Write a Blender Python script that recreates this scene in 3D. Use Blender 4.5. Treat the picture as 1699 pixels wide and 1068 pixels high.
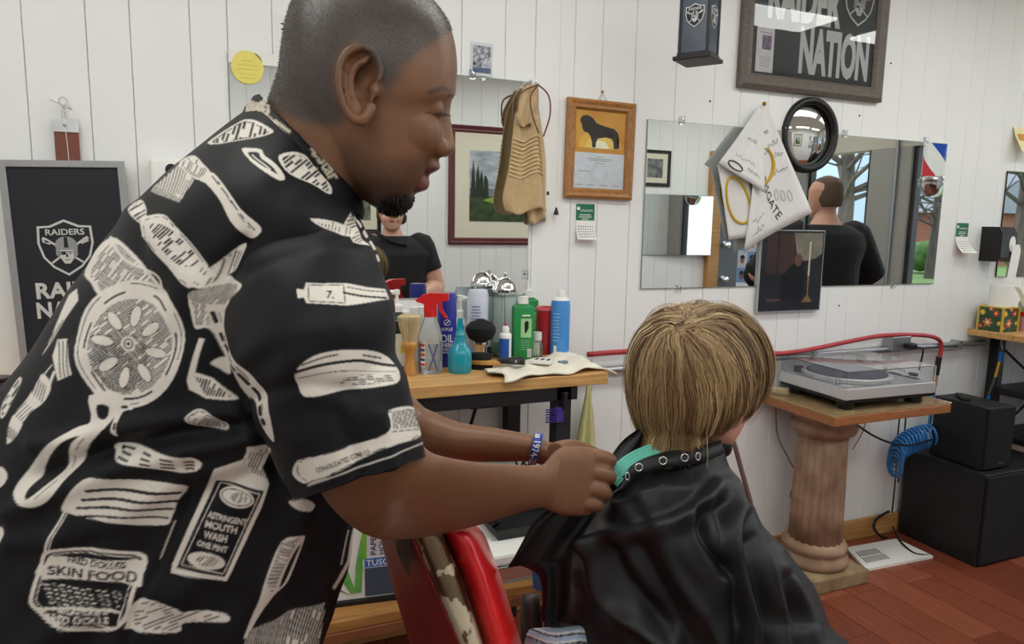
import bpy, bmesh, math, random
import numpy as np
from mathutils import Vector, Matrix
random.seed(7); np.random.seed(7)
PI = math.pi
for o in list(bpy.data.objects): bpy.data.objects.remove(o)
SC = bpy.context.scene
COL = SC.collection

# ------------------------------------------------------------------ camera
F = 1175.0
YAW, PITCH, ROLL = (math.radians(a) for a in (22.83, 8.01, -1.0))
def _rot(y, p, r):
    f = np.array([math.sin(y)*math.cos(p), math.cos(y)*math.cos(p), -math.sin(p)])
    rt = np.array([math.cos(y), -math.sin(y), 0.0]); d = np.cross(f, rt)
    c, s = math.cos(r), math.sin(r)
    return np.array([c*rt+s*d, -s*rt+c*d, f])
R = _rot(YAW, PITCH, ROLL)
CAM = np.array([0.0, -2.25, 1.42])
cd = bpy.data.cameras.new('camera'); cd.sensor_width = 36; cd.lens = F*36/1699; cd.clip_start = .05
cam = bpy.data.objects.new('camera', cd); COL.objects.link(cam)
mw = Matrix.Identity(4)
for i, ax in enumerate((R[0], -R[1], -R[2])):
    for j in range(3): mw[j][i] = ax[j]
for j in range(3): mw[j][3] = CAM[j]
cam.matrix_world = mw; SC.camera = cam

# ------------------------------------------------------------------ world, view
vs = SC.view_settings; vs.view_transform = 'Standard'; vs.look = 'None'; vs.gamma = 1; vs.use_curve_mapping = False
vs.exposure = 0.0
w = bpy.data.worlds.new('overcast_sky'); SC.world = w; w.use_nodes = True
nt = w.node_tree; bg = nt.nodes['Background']
wt = nt.nodes.new('ShaderNodeTexCoord'); wn = nt.nodes.new('ShaderNodeTexNoise'); wn.inputs['Scale'].default_value = 2.2
wr = nt.nodes.new('ShaderNodeValToRGB')
wr.color_ramp.elements[0].position = .35; wr.color_ramp.elements[0].color = (.66, .76, .92, 1)
wr.color_ramp.elements[1].position = .7; wr.color_ramp.elements[1].color = (.92, .96, 1, 1)
nt.links.new(wt.outputs['Generated'], wn.inputs['Vector']); nt.links.new(wn.outputs['Fac'], wr.inputs['Fac'])
nt.links.new(wr.outputs['Color'], bg.inputs['Color']); bg.inputs['Strength'].default_value = 3.4
LIGHT_K = 9.3          # strength of the fluorescent diffusers

# ------------------------------------------------------------------ pixel <-> place (frame of 1699 x 1068)
def ray(x, y): return ((x-849.5)/F)*R[0] + ((y-534)/F)*R[1] + R[2]
def onY(x, y, Y=0.0):
    r = ray(x, y); return CAM + r*((Y-CAM[1])/r[1])
def onZ(x, y, Z=0.0):
    r = ray(x, y); return CAM + r*((Z-CAM[2])/r[2])
def P(x, y, d): return CAM + ray(x, y)*d
def PA(a):                                   # array of (px,py,depth) -> world
    a = np.asarray(a, float)
    return CAM + (((a[:, 0:1]-849.5)/F)*R[0] + ((a[:, 1:2]-534)/F)*R[1] + R[2])*a[:, 2:3]
def proj(V):
    q = (np.asarray(V)-CAM) @ R.T
    return np.stack([849.5+F*q[:, 0]/q[:, 2], 534+F*q[:, 1]/q[:, 2], q[:, 2]], 1)

# ------------------------------------------------------------------ materials
def lin(c):
    c = c/255.0
    return c/12.92 if c <= .04045 else ((c+.055)/1.055)**2.4
def rgb(c, k=1.0): return tuple(min(1, lin(x)*k) for x in c)+(1,)
MATS = {}
def M(name, c=(200, 200, 200), rough=.5, metal=0.0, var=.10, scale=40, bump=0.0, bscale=None, trans=0.0, ior=1.45,
      emit=None, es=1.0, c2=None, stretch=None, coat=0.0, attr=None, spec=.5, alpha=1.0, sheen=0.0, detail=4):
    if name in MATS: return MATS[name]
    m = bpy.data.materials.new(name); m.use_nodes = True; MATS[name] = m
    n = m.node_tree; b = n.nodes['Principled BSDF']; L = n.links.new
    b.inputs['Roughness'].default_value = rough; b.inputs['Metallic'].default_value = metal
    b.inputs['IOR'].default_value = ior; b.inputs['Transmission Weight'].default_value = trans
    b.inputs['Coat Weight'].default_value = coat; b.inputs['Coat Roughness'].default_value = .08
    b.inputs['Specular IOR Level'].default_value = spec; b.inputs['Alpha'].default_value = alpha
    b.inputs['Sheen Weight'].default_value = sheen
    tc = n.nodes.new('ShaderNodeTexCoord'); src = tc.outputs['Object']
    if stretch:
        mp = n.nodes.new('ShaderNodeMapping'); mp.inputs['Scale'].default_value = stretch
        L(src, mp.inputs['Vector']); src = mp.outputs['Vector']
    nz = n.nodes.new('ShaderNodeTexNoise'); nz.inputs['Scale'].default_value = scale; nz.inputs['Detail'].default_value = detail
    L(src, nz.inputs['Vector'])
    if attr:
        at = n.nodes.new('ShaderNodeAttribute'); at.attribute_name = attr
        mx = n.nodes.new('ShaderNodeMix'); mx.data_type = 'RGBA'; mx.blend_type = 'MULTIPLY'; mx.inputs[0].default_value = 1
        rp = n.nodes.new('ShaderNodeValToRGB')
        rp.color_ramp.elements[0].position = .3; rp.color_ramp.elements[1].position = .7
        rp.color_ramp.elements[0].color = (1-var,)*3+(1,); rp.color_ramp.elements[1].color = (1, 1, 1, 1)
        L(nz.outputs['Fac'], rp.inputs['Fac']); L(at.outputs['Color'], mx.inputs[6]); L(rp.outputs['Color'], mx.inputs[7])
        L(mx.outputs[2], b.inputs['Base Color'])
    else:
        rp = n.nodes.new('ShaderNodeValToRGB')
        rp.color_ramp.elements[0].position = .3; rp.color_ramp.elements[1].position = .7
        rp.color_ramp.elements[0].color = rgb(c2) if c2 else rgb(c, 1-var)
        rp.color_ramp.elements[1].color = rgb(c)
        L(nz.outputs['Fac'], rp.inputs['Fac']); L(rp.outputs['Color'], b.inputs['Base Color'])
    if emit:
        b.inputs['Emission Color'].default_value = rgb(emit); b.inputs['Emission Strength'].default_value = es
    if bump:
        bn = n.nodes.new('ShaderNodeBump'); bn.inputs['Strength'].default_value = bump; bn.inputs['Distance'].default_value = .002
        nb = n.nodes.new('ShaderNodeTexNoise'); nb.inputs['Scale'].default_value = bscale or scale*6; nb.inputs['Detail'].default_value = 3
        L(src, nb.inputs['Vector']); L(nb.outputs['Fac'], bn.inputs['Height']); L(bn.outputs['Normal'], b.inputs['Normal'])
    return m

# ------------------------------------------------------------------ geometry
def cr(pts, k=4, closed=False):               # Catmull-Rom resample of rows
    p = np.asarray(pts, float); n = len(p); out = []
    rng = range(n if closed else n-1)
    for i in rng:
        if closed: a, b, c, d = p[(i-1) % n], p[i], p[(i+1) % n], p[(i+2) % n]
        else: a, b, c, d = p[max(i-1, 0)], p[i], p[i+1], p[min(i+2, n-1)]
        for j in range(k):
            t = j/k
            out.append(.5*((2*b)+(-a+c)*t+(2*a-5*b+4*c-d)*t*t+(-a+3*b-3*c+d)*t**3))
    if not closed: out.append(p[-1])
    return np.array(out)

class G:
    def __init__(s): s.v = []; s.f = []
    def add(s, v, f):
        o = len(s.v); s.v += [tuple(map(float, x)) for x in v]; s.f += [tuple(i+o for i in q) for q in f]; return s
    def xf(s, m):
        m = np.array(m); a = np.array(s.v); s.v = [tuple(x) for x in a @ m[:3, :3].T+m[:3, 3]]; return s
    def mv(s, x, y, z): s.v = [(a+x, b+y, c+z) for a, b, c in s.v]; return s
    def box(s, c, d, bev=0.0, rz=0.0, seg=2, m=None):
        bm = bmesh.new(); bmesh.ops.create_cube(bm, size=1)
        bmesh.ops.scale(bm, vec=d, verts=bm.verts)
        if bev: bmesh.ops.bevel(bm, geom=bm.edges[:], offset=bev, segments=seg, affect='EDGES', profile=.5)
        mm = Matrix.Translation(c) @ (Matrix.Rotation(rz, 4, 'Z') if m is None else m)
        bm.transform(mm); bm.verts.index_update()
        s.add([v.co[:] for v in bm.verts], [[v.index for v in f.verts] for f in bm.faces]); bm.free(); return s
    def b2(s, lo, hi, bev=0.0):
        return s.box([(a+b)/2 for a, b in zip(lo, hi)], [abs(b-a) for a, b in zip(lo, hi)], bev)
    def rings(s, rs, cap=True, closed=True, loop=False):
        n = len(rs[0]); v = [p for r in rs for p in r]; f = []
        for i in range(len(rs)-(0 if loop else 1)):
            k = (i+1) % len(rs)
            for j in range(n if closed else n-1):
                j2 = (j+1) % n; f.append((i*n+j, i*n+j2, k*n+j2, k*n+j))
        if cap and not loop:
            f.append(tuple(range(n))[::-1]); f.append(tuple((len(rs)-1)*n+j for j in range(n)))
        return s.add(v, f)
    def lathe(s, prof, n=24, c=(0, 0, 0), sx=1.0, sy=1.0):
        rs = [[(c[0]+r*sx*math.cos(2*PI*j/n), c[1]+r*sy*math.sin(2*PI*j/n), c[2]+z) for j in range(n)] for r, z in prof]
        return s.rings(rs)
    def tube(s, pts, r, n=8, k=1, closed=False):
        p = cr(pts, k, closed) if k > 1 else np.asarray(pts, float)
        rr = np.full(len(p), r) if np.isscalar(r) else np.interp(np.linspace(0, 1, len(p)), np.linspace(0, 1, len(r)), r)
        rs = []; up = None
        for i in range(len(p)):
            if closed: t = p[(i+1) % len(p)]-p[i-1]
            else: t = p[min(i+1, len(p)-1)]-p[max(i-1, 0)]
            t = t/(np.linalg.norm(t)+1e-12)
            if up is None:
                up = np.array([0, 0, 1.0]) if abs(t[2]) < .9 else np.array([1.0, 0, 0])
            a = np.cross(t, up); a /= np.linalg.norm(a)+1e-12; b = np.cross(a, t); up = b
            rs.append([p[i]+rr[i]*(a*math.cos(2*PI*j/n)+b*math.sin(2*PI*j/n)) for j in range(n)])
        return s.rings(rs, loop=closed)
    def prism(s, poly, z0, z1):               # polygon in local xy, extruded in z
        n = len(poly)
        bm = bmesh.new(); vs_ = [bm.verts.new((x, y, z0)) for x, y in poly]
        f = bm.faces.new(vs_); bmesh.ops.triangulate(bm, faces=[f]); bm.verts.index_update()
        tri = [[v.index for v in q.verts] for q in bm.faces]; bm.free()
        area = sum(poly[i][0]*poly[(i+1) % n][1]-poly[(i+1) % n][0]*poly[i][1] for i in range(n))
        v = [(x, y, z0) for x, y in poly]+[(x, y, z1) for x, y in poly]
        top = [tuple(i+n for i in t) for t in tri]; bot = [t[::-1] for t in map(tuple, tri)]
        side = [(i, (i+1) % n, n+(i+1) % n, n+i) for i in range(n)]
        if area < 0: side = [q[::-1] for q in side]
        return s.add(v, list(bot)+top+side)
    def ball(s, c, r, n=16, m=10):
        r = (r, r, r) if np.isscalar(r) else r
        rs = [[(c[0]+r[0]*math.sin(PI*i/m)*math.cos(2*PI*j/n), c[1]+r[1]*math.sin(PI*i/m)*math.sin(2*PI*j/n), c[2]-r[2]*math.cos(PI*i/m))
               for j in range(n)] for i in [.15]+list(range(1, m))+[m-.15]]
        return s.rings(rs)
    def loft(s, st, n=28, k=3, p=2.0, cap=True):   # stations (ax,ay,bx,by,depth,half_depth) in frame px + metres
        st = cr(st, k) if k > 1 else np.asarray(st, float); rs = []
        for ax, ay, bx, by, d, rd in st:
            cx, cy, hx, hy = (ax+bx)/2, (ay+by)/2, (ax-bx)/2, (ay-by)/2
            t = np.arange(n)*2*PI/n; c, sn = np.cos(t), np.sin(t)
            c = np.sign(c)*np.abs(c)**(2/p); sn = np.sign(sn)*np.abs(sn)**(2/p)
            rs.append(PA(np.stack([cx+hx*c, cy+hy*c, d-rd*sn], 1)))
        return s.rings(rs, cap=cap)

def mesh_of(g, name):
    me = bpy.data.meshes.new(name); me.from_pydata(g.v, [], g.f); me.validate(); 
    bm = bmesh.new(); bm.from_mesh(me); bmesh.ops.recalc_face_normals(bm, faces=bm.faces); bm.to_mesh(me); bm.free()
    return me
ROOTLOC = {}
def base_of(o):
    while o.parent: o = o.parent
    return o
def obj(name, g, mat, parent=None, smooth=False, world=False, label=None):
    me = g if isinstance(g, bpy.types.Mesh) else mesh_of(g, name)
    if world and parent is not None: me.transform(base_of(parent).matrix_basis.inverted())
    o = bpy.data.objects.new(name, me); COL.objects.link(o)
    if mat: me.materials.clear(); me.materials.append(mat)
    if smooth:
        me.polygons.foreach_set('use_smooth', [True]*len(me.polygons))
        if smooth != 'all':
            try: me.set_sharp_from_angle(angle=math.radians(40))
            except Exception: pass
    if parent is not None: o.parent = parent
    if label: o['label'] = label
    return o
def tag(o, label, cat, group=None, kind=None):
    if label: o['label'] = label
    if cat: o['category'] = cat
    if group: o['group'] = group
    if kind: o['kind'] = kind
    return o
def thing(name, label, cat, loc=(0, 0, 0), rz=0.0, group=None):
    o = bpy.data.objects.new(name, None); COL.objects.link(o); o.empty_display_size = .05
    o.location = loc; o.rotation_euler = (0, 0, rz)
    o.matrix_basis = Matrix.Translation(loc) @ Matrix.Rotation(rz, 4, 'Z')
    return tag(o, label, cat, group)
def struct(name, g, mat, **k):
    o = obj(name, g, mat, **k); o['kind'] = 'structure'; return o
def copy_tree(o, parent=None):
    c = o.copy(); COL.objects.link(c)
    if parent is not None: c.parent = parent
    for ch in list(o.children): copy_tree(ch, c)
    return c
def fuse(g, name, voxel=.003, smooth=4, factor=.5):
    me = mesh_of(g, name); t = bpy.data.objects.new('tmp', me); COL.objects.link(t)
    r = t.modifiers.new('r', 'REMESH'); r.mode = 'VOXEL'; r.voxel_size = voxel
    if smooth:
        q = t.modifiers.new('s', 'SMOOTH'); q.factor = factor; q.iterations = smooth
    bpy.context.view_layer.update(); dg = bpy.context.evaluated_depsgraph_get()
    out = bpy.data.meshes.new_from_object(t.evaluated_get(dg)); bpy.data.objects.remove(t); bpy.data.meshes.remove(me)
    out.name = name; return out
def verts(me):
    a = np.empty(len(me.vertices)*3); me.vertices.foreach_get('co', a); return a.reshape(-1, 3)
def normals(me):
    a = np.empty(len(me.vertices)*3); me.vertices.foreach_get('normal', a); return a.reshape(-1, 3)
def set_verts(me, V): me.vertices.foreach_set('co', np.asarray(V).ravel()); me.update()
def paint(me, colr, name='Col'):
    ca = me.color_attributes.new(name, 'FLOAT_COLOR', 'POINT')
    ca.data.foreach_set('color', np.concatenate([colr, np.ones((len(colr), 1))], 1).ravel())

# lettering: outlines of the built-in font as flat geometry, centred, cap height = size
def text_tris(s, size, off=0.0, align='CENTER', shear=0.0):
    cu = bpy.data.curves.new('t', 'FONT'); cu.body = s; cu.align_x = align; cu.size = 1; cu.offset = off; cu.resolution_u = 3; cu.shear = shear
    t = bpy.data.objects.new('t', cu); COL.objects.link(t); bpy.context.view_layer.update()
    me = bpy.data.meshes.new_from_object(t.evaluated_get(bpy.context.evaluated_depsgraph_get()))
    v = verts(me).copy(); f = [tuple(p.vertices) for p in me.polygons]
    bpy.data.objects.remove(t); bpy.data.curves.remove(cu); bpy.data.meshes.remove(me)
    v[:, :2] *= size/.7; v[:, 1] -= size/2
    return v, f
def text_g(s, size, z=0.0, off=0.0, width=None, align='CENTER', at=(0, 0), shear=0.0):
    v, f = text_tris(s, size, off, align, shear)
    if width and len(v): v[:, 0] *= width/(v[:, 0].max()-v[:, 0].min())
    v[:, 0] += at[0]; v[:, 1] += at[1]; v[:, 2] = z
    g = G(); g.add(v, f); return g
def arcp(cx, cy, rx, ry, a0, a1, n): return [(cx+rx*math.cos(a0+(a1-a0)*i/n), cy+ry*math.sin(a0+(a1-a0)*i/n)) for i in range(n+1)]
def wall_m(x, y, z, rz=0.0, roll=0.0, tilt=0.0):    # local xy -> picture plane on the mirror wall, local z -> into the room
    return Matrix.Translation((x, y, z)) @ Matrix.Rotation(rz, 4, 'Z') @ Matrix.Rotation(PI/2+tilt, 4, 'X') @ Matrix.Rotation(roll, 4, 'Z')
# ------------------------------------------------------------------ the room
X0, X1, YB, ZC = -1.9, 5.2, -3.3, 2.62
m_wall = M('painted panel white', (240, 241, 241), .55, var=.03, scale=3, bump=.05, bscale=60)
m_gap = M('panel groove', (222, 220, 214), .8)
m_ceil = M('ceiling white', (232, 232, 228), .8, var=.04, scale=8)
m_trimwood = M('pine trim', (196, 152, 96), .5, c2=(168, 120, 70), scale=6, stretch=(1, 14, 14))
m_black = M('black plastic', (24, 24, 27), .42, var=.2)
m_blackmetal = M('black powder coat', (26, 27, 31), .5, var=.2)
m_chrome = M('chrome', (225, 226, 228), .12, 1.0, var=.04)
m_steel = M('galvanised steel', (170, 174, 178), .35, .9, var=.12, scale=20)
m_white = M('white plastic', (238, 238, 234), .4, var=.03)
m_paper = M('white paper', (240, 240, 236), .8, var=.03)
m_mirror = M('mirror silver', (228, 232, 230), .012, 1.0, var=.01)
m_clear = M('clear plastic', (246, 248, 250), .06, trans=1.0, ior=1.2, var=.01)
m_ink = M('black ink', (22, 22, 24), .7)
m_silver = M('silver print', (206, 206, 204), .5, var=.05)

def grooves(seed, fixed, lo, hi):
    rnd = random.Random(seed); xs = sorted(fixed); out = []
    x = lo
    pts = [lo]+xs+[hi]
    for a, b in zip(pts[:-1], pts[1:]):
        n = max(1, round((b-a)/.145)); out.append(a)
        if n > 1:
            for k in range(1, n): out.append(a+(b-a)*k/n+rnd.uniform(-.02, .02))
    out.append(hi); return out
GX = [-.434, -.291, -.187, -.039, .058, .756, .907, 1.015, 1.163, 1.271, 1.58, 1.753, 2.135, 2.251, 2.405, 2.519, 2.722, 3.022, 3.259, 3.417, 3.528]
def panelled(name, gs, place, parent_mat=None):
    g = G(); place(g.b2((gs[0], .012, 0), (gs[-1], .10, ZC)))
    wl = struct(name, g, m_gap)
    for a, b in zip(gs[:-1], gs[1:]):
        q = G(); bm_ = .003
        # board with chamfered long edges, recessed joint between boards
        prof = [(a+.0006, .012), (a+.0006, .0025), (a+.0026, 0), (b-.0026, 0), (b-.0006, .0025), (b-.0006, .012)]
        q.rings([[(x, y, 0) for x, y in prof], [(x, y, ZC) for x, y in prof]])
        place(q); obj('board', q, m_wall, wl)
    return wl
panelled('wall_back', grooves(1, GX, X0, X1), lambda g: g)
gsb = grooves(2, [], X0, X1)
panelled('wall_front', gsb, lambda g: g.xf(Matrix.Translation((X0+X1, YB, 0)) @ Matrix.Rotation(PI, 4, 'Z')))
gl = grooves(3, [], 0, -YB)
panelled('wall_left', gl, lambda g: g.xf(Matrix.Translation((X0, YB, 0)) @ Matrix.Rotation(PI/2, 4, 'Z')))
struct('ceiling', G().b2((X0-.1, YB-.1, ZC), (X1+.1, .1, ZC+.1)), m_ceil)

# wood-look floor tiles, each one its own piece
m_floor = M('red brown wood tile', (146, 78, 54), .38, c2=(112, 54, 36), scale=5, stretch=(16, 1.2, 1), bump=.08, bscale=40, detail=6)
m_floor2 = M('red brown wood tile darker', (132, 68, 46), .38, c2=(100, 46, 30), scale=5, stretch=(16, 1.2, 1), bump=.08, bscale=40, detail=6)
m_floor3 = M('red brown wood tile lighter', (158, 90, 66), .38, c2=(122, 62, 44), scale=5, stretch=(16, 1.2, 1), bump=.08, bscale=40, detail=6)
m_grout = M('grout', (176, 130, 104), .8)
fl = struct('floor', G().b2((X0-.1, YB-.1, -.1), (X1+.1, .1, -.004)), m_grout)
pw = .1475; n0 = math.floor((X0-2.2515)/pw)
tile_mesh = {}
for i in range(n0, n0+60):
    xa = 2.2515+i*pw; xb = xa+pw
    if xb > X1+.05 or xa < X0-.2: continue
    off = {0: -.376, 1: -.753, 2: -.38+.9, 3: -.2}.get(i, random.uniform(-.9, 0))
    if i == 1: off = -.753
    if i == 2: off = -.387
    ya = off
    while ya < 0: ya += .9
    while ya > YB:
        y1 = min(ya, -.001); y0 = max(ya-.9, YB)
        if y1-y0 > .02:
            key = (round(y1-y0, 3), i % 3)
            if key not in tile_mesh:
                h = (y1-y0)/2
                tile_mesh[key] = mesh_of(G().box((0, 0, -.003), (pw-.0035, 2*h-.0035, .006), .0012, seg=1), 'tile')
                tile_mesh[key].materials.append((m_floor, m_floor2, m_floor3)[random.randrange(3)])
            o = bpy.data.objects.new('tile', tile_mesh[key]); COL.objects.link(o); o.parent = fl
            o.location = ((xa+xb)/2, (y0+y1)/2, 0)
        ya -= .9
struct('baseboard_back', G().b2((X0, -.016, 0), (X1, 0, .092), .004), m_trimwood)
struct('baseboard_front', G().b2((X0, YB, 0), (X1, YB+.016, .092), .004), m_trimwood)

# storefront with window openings (street side)
m_store = M('storefront grey paint', (158, 156, 152), .55, var=.05)
m_storelight = M('storefront beige paint', (196, 190, 178), .6, var=.05)
m_glass = M('window glass', (250, 252, 252), 0.0, trans=1.0, ior=1.02, var=.0)
def sbox(y0, y1, z0, z1, x0=X1, x1=X1+.12): return G().b2((x0, y0, z0), (x1, y1, z1), .004)
wr_ = struct('wall_right', sbox(YB-.1, .1, 0, .75), m_store)
# piers and header
for (a, b, z0, z1) in ((YB-.1, -3.0, .75, 2.08), (-2.29, -1.9, .75, 2.08), (-.42, .1, .75, 2.08)):
    obj('pier', sbox(a, b, z0, z1), m_store, wr_)
obj('header', sbox(YB-.1, .1, 2.08, ZC), m_storelight, wr_)
for i, (a, b) in enumerate(((-3.0, -2.29), (-1.9, -.42))):
    wn_ = struct('window_%d' % (i+1), (lambda g: [g.b2((X1+.03, a, .75), (X1+.09, a+.04, 2.08)), g.b2((X1+.03, b-.04, .75), (X1+.09, b, 2.3)),
        g.b2((X1+.03, a, 2.26), (X1+.09, b, 2.08)), g.b2((X1+.03, a, .75), (X1+.09, b, .79))] and g)(G()), M('dark bronze frame', (52, 50, 50), .4, .3))
    obj('pane', G().b2((X1+.055, a+.04, .79), (X1+.061, b-.04, 2.05)), m_glass, wn_)
cnd = thing('wall_conduit', 'thin grey conduit running down the grey storefront pier', 'conduit', (X1, -2.02, 1.3))
obj('pipe', G().tube([(-.02, 0, -.35), (-.02, 0, .95)], .012), m_steel, cnd, True)
obj('switch_box', G().box((-.03, .05, -.42), (.05, .11, .14), .006), m_steel, cnd)

# fluorescent ceiling fixtures
m_lamp = M('lit diffuser', (255, 252, 244), .6, emit=(252, 254, 249), es=LIGHT_K)
for i, (x, y) in enumerate(((-.6, -1.0), (1.0, -1.0), (2.6, -1.0), (4.2, -1.0), (-.6, -2.5), (1.0, -2.5), (2.6, -2.5), (4.2, -2.5))):
    t = thing('ceiling_light', 'long fluorescent ceiling light, number %s along the %s row' % (('one', 'two', 'three', 'four')[i % 4], 'mirror side' if y > -2 else 'far'),
              'light', (x, y, ZC), 0, 'fluorescent ceiling lights')
    obj('housing', G().b2((-.62, -.16, -.06), (.62, .16, 0), .008), m_white, t)
    obj('diffuser', G().b2((-.6, -.14, -.075), (.6, .14, -.058), .006), m_lamp, t)

# ------------------------------------------------------------------ outside the windows
m_grass = M('lawn', (112, 138, 70), .9, c2=(84, 112, 50), scale=3)
struct('lawn', G().b2((X1+1.6, -45, -.3), (60, 14, -.12)), m_grass)
struct('pavement', G().b2((X1+.12, -22, -.3), (X1+1.6, 12, -.1)), M('concrete', (176, 174, 168), .85, scale=6))
m_bark = M('bark', (98, 88, 80), .9, c2=(66, 58, 52), scale=12, stretch=(1, 1, .2), bump=.5)
def bare_tree(loc, h, label, seed, r=.2):
    rnd = random.Random(seed); t = thing('bare_tree', label, 'tree', loc, 0, 'street trees')
    obj('trunk', G().tube([(0, 0, -.1), (.05, .04, h*.3), (-.05, 0, h*.6), (.05, .05, h)], [r, r*.8, r*.55, r*.2], 10, 4), m_bark, t, True)
    g = G()
    for i in range(26):
        z = h*rnd.uniform(.22, .95); a = rnd.uniform(0, 2*PI); p = np.array([0, 0, z]); L = (1.1-z/h*.6)*h*.4
        d = np.array([math.cos(a), math.sin(a), .45]); pts = [p]
        for k in range(4):
            d = d+np.array([rnd.uniform(-.35, .35) for _ in range(3)]); d /= np.linalg.norm(d); p = p+d*L/4; pts.append(p)
            for _ in range(2):
                q = p+np.array([rnd.uniform(-1, 1), rnd.uniform(-1, 1), rnd.uniform(-.2, 1)])*L*.28
                g.tube([p, (p+q)/2+np.array([0, 0, .05]), q], [.018, .012, .004], 4)
        g.tube(pts, [.05, .035, .02, .01], 5)
    b = obj('branches', g, m_bark, t); b['kind'] = 'stuff'
    return t
bare_tree((9.6, -6.6, -.12), 6.5, 'thick grey street tree with bare branches left of the pale house', 3, .15)
bare_tree((21, -13.4, -.12), 7, 'bare tree on the lawn seen below the barber pole', 5, .2)
bare_tree((18.5, 3.2, -.12), 8, 'tall bare tree far across the lawn', 9, .2)
bare_tree((15.5, -7.4, -.12), 8, 'bare tree reflected in the narrow mirror beside the paper dispenser', 12, .2)
hs = thing('pale_house', 'pale blue sided house with white windows across the street', 'house', (17.5, -14.6, -.12))
obj('wall', G().b2((-2, -3, 0), (.1, 2.6, 6.0)), M('pale blue siding', (196, 212, 232), .7), hs)
for (y0, z0) in ((-2, .9), (.2, .9), (-2, 3.4), (.2, 3.4)):
    q = obj('window', G().b2((-2.06, y0, z0), (-1.98, y0+1.3, z0+1.5)), m_white, hs)
    for a in (0, 1): obj('pane', G().b2((-2.08, y0+.08+a*.6, z0+.1), (-2.05, y0+.62+a*.6, z0+1.4)), M('dusk pane', (150, 170, 196), .15), q)
obj('roof', G().b2((-2.3, -3.3, 6.0), (.4, 2.9, 6.25), .02), M('slate roof', (130, 132, 140), .8), hs)
h2 = thing('brick_house', 'low red brick house with a grey roof beyond the lawn', 'house', (33, -22.5, -.12))
obj('wall', G().b2((-3, -4, 0), (3, 4, 2.3)), M('red brick', (150, 96, 80), .85, c2=(120, 74, 62), scale=14), h2)
obj('roof', G().rings([[(-3.5, y, 2.3), (3.5, y, 2.3), (0, y, 4.2)] for y in (-4.4, 4.4)]), MATS['slate roof'], h2)
obj('door', G().b2((-3.05, -.5, 0), (-2.98, .5, 2.0)), m_white, h2)
m_leaf = M('hedge green', (96, 124, 66), .9, c2=(60, 88, 40), scale=5, bump=1, bscale=12)
for i, (y, r) in enumerate(((-12.4, 1.0), (-8.6, .9))):
    g = G(); rnd = random.Random(i)
    for k in range(14): g.ball((rnd.uniform(-.6, .6), rnd.uniform(-1.1, 1.1), rnd.uniform(.3, .9)), rnd.uniform(.3, .55)*r, 10, 7)
    tag(obj('hedge', mesh_of(g.mv(23.5, y-2.5, -.12), 'hedge'), m_leaf, None, True), ('round green hedge in front of the brick house, nearer the barber pole', 'round green hedge farther from the pale house')[i], 'hedge', 'hedges')
m_pane_post = None
# ------------------------------------------------------------------ mirrors and things on the mirror wall
def flat(name, poly, z0, z1, mat, parent): return obj(name, G().prism(poly, z0, z1), mat, parent)
def rect(w, h, cx=0, cy=0): return [(cx-w/2, cy-h/2), (cx+w/2, cy-h/2), (cx+w/2, cy+h/2), (cx-w/2, cy+h/2)]
def hung(name, label, cat, x, z, y=0.0, roll=0.0, tilt=0.0, rz=0.0, group=None):
    t = thing(name, label, cat, (x, y, z), 0, group); t.matrix_basis = wall_m(x, y, z, rz, roll, tilt); return t
m_edge = M('mirror edge glass', (150, 168, 160), .1, .3)
def wall_mirror(label, x0, x1, z0, z1, clips, y=-.006, edge=None):
    t = hung('wall_mirror', label, 'mirror', (x0+x1)/2, (z0+z1)/2, 0, group='wall mirrors')
    w, h = x1-x0, z1-z0
    obj('backing', G().prism(rect(w, h), .001, .006), edge or m_edge, t)
    obj('glass', G().prism(rect(w-.003, h-.003), .006, .0072), m_mirror, t)
    for (cx, cz) in clips:
        g = G(); g.box((cx-(x0+x1)/2, cz-(z0+z1)/2, .007), (.022, .03, .012), .003)
        c = obj('clip', g, m_clear, t)
        obj('screw', G().lathe([(.0, .0), (.004, 0), (.004, .002), (0, .003)], 8, (cx-(x0+x1)/2, cz-(z0+z1)/2+.004, .0132)), m_chrome, c)
    return t
wall_mirror('large mirror behind the bottles, with a yellow sticker on its corner', .057, 1.0, 1.17, 1.885, [(.79, 1.89), (.99, 1.24)])
wall_mirror('mirror between the lion frame and the album cover, partly behind the white flag', 1.463, 2.233, 1.182, 1.797, [(1.61, 1.802), (2.1, 1.802), (1.63, 1.178), (2.12, 1.178)])
wall_mirror('mirror right of the album cover, reflecting the barber pole', 2.238, 3.04, 1.176, 1.80, [(2.42, 1.805), (2.9, 1.805), (2.78, 1.172)])
wall_mirror('black edged mirror at the right end behind the paper dispenser', 3.47, 4.25, 1.2, 1.70, [], edge=m_black)
# white rail with round yellow sticker on the big mirror
t = hung('mirror_top_rail', 'white plastic strip along the top of the large mirror', 'strip', .0575+.21, 1.872, -.0076)
obj('strip', G().prism(rect(.42, .034), 0, .004), m_white, t)
t = hung('round_sticker', 'round yellow sticker peeling off the large mirror corner', 'sticker', .108, 1.845, -.012)
m_yel = M('yellow sticker', (238, 226, 120), .6, var=.05)
obj('disc', G().prism(arcp(0, 0, .044, .046, PI*.36, PI*2.14, 30), 0, .0008), m_yel, t)
obj('folded_flap', G().prism([(.018, .042), (.041, .018), (.036, .03), (.028, .038)], .0012, .0024), M('sticker back', (150, 140, 70), .6), t)
g = G()
for i, wd in enumerate((.03, .05, .056, .05, .04)): g.box((0, .018-.012*i, .0012), (wd, .0015, .0004))
obj('faint_print', g, M('faint yellow print', (214, 198, 96), .7), t)

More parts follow.
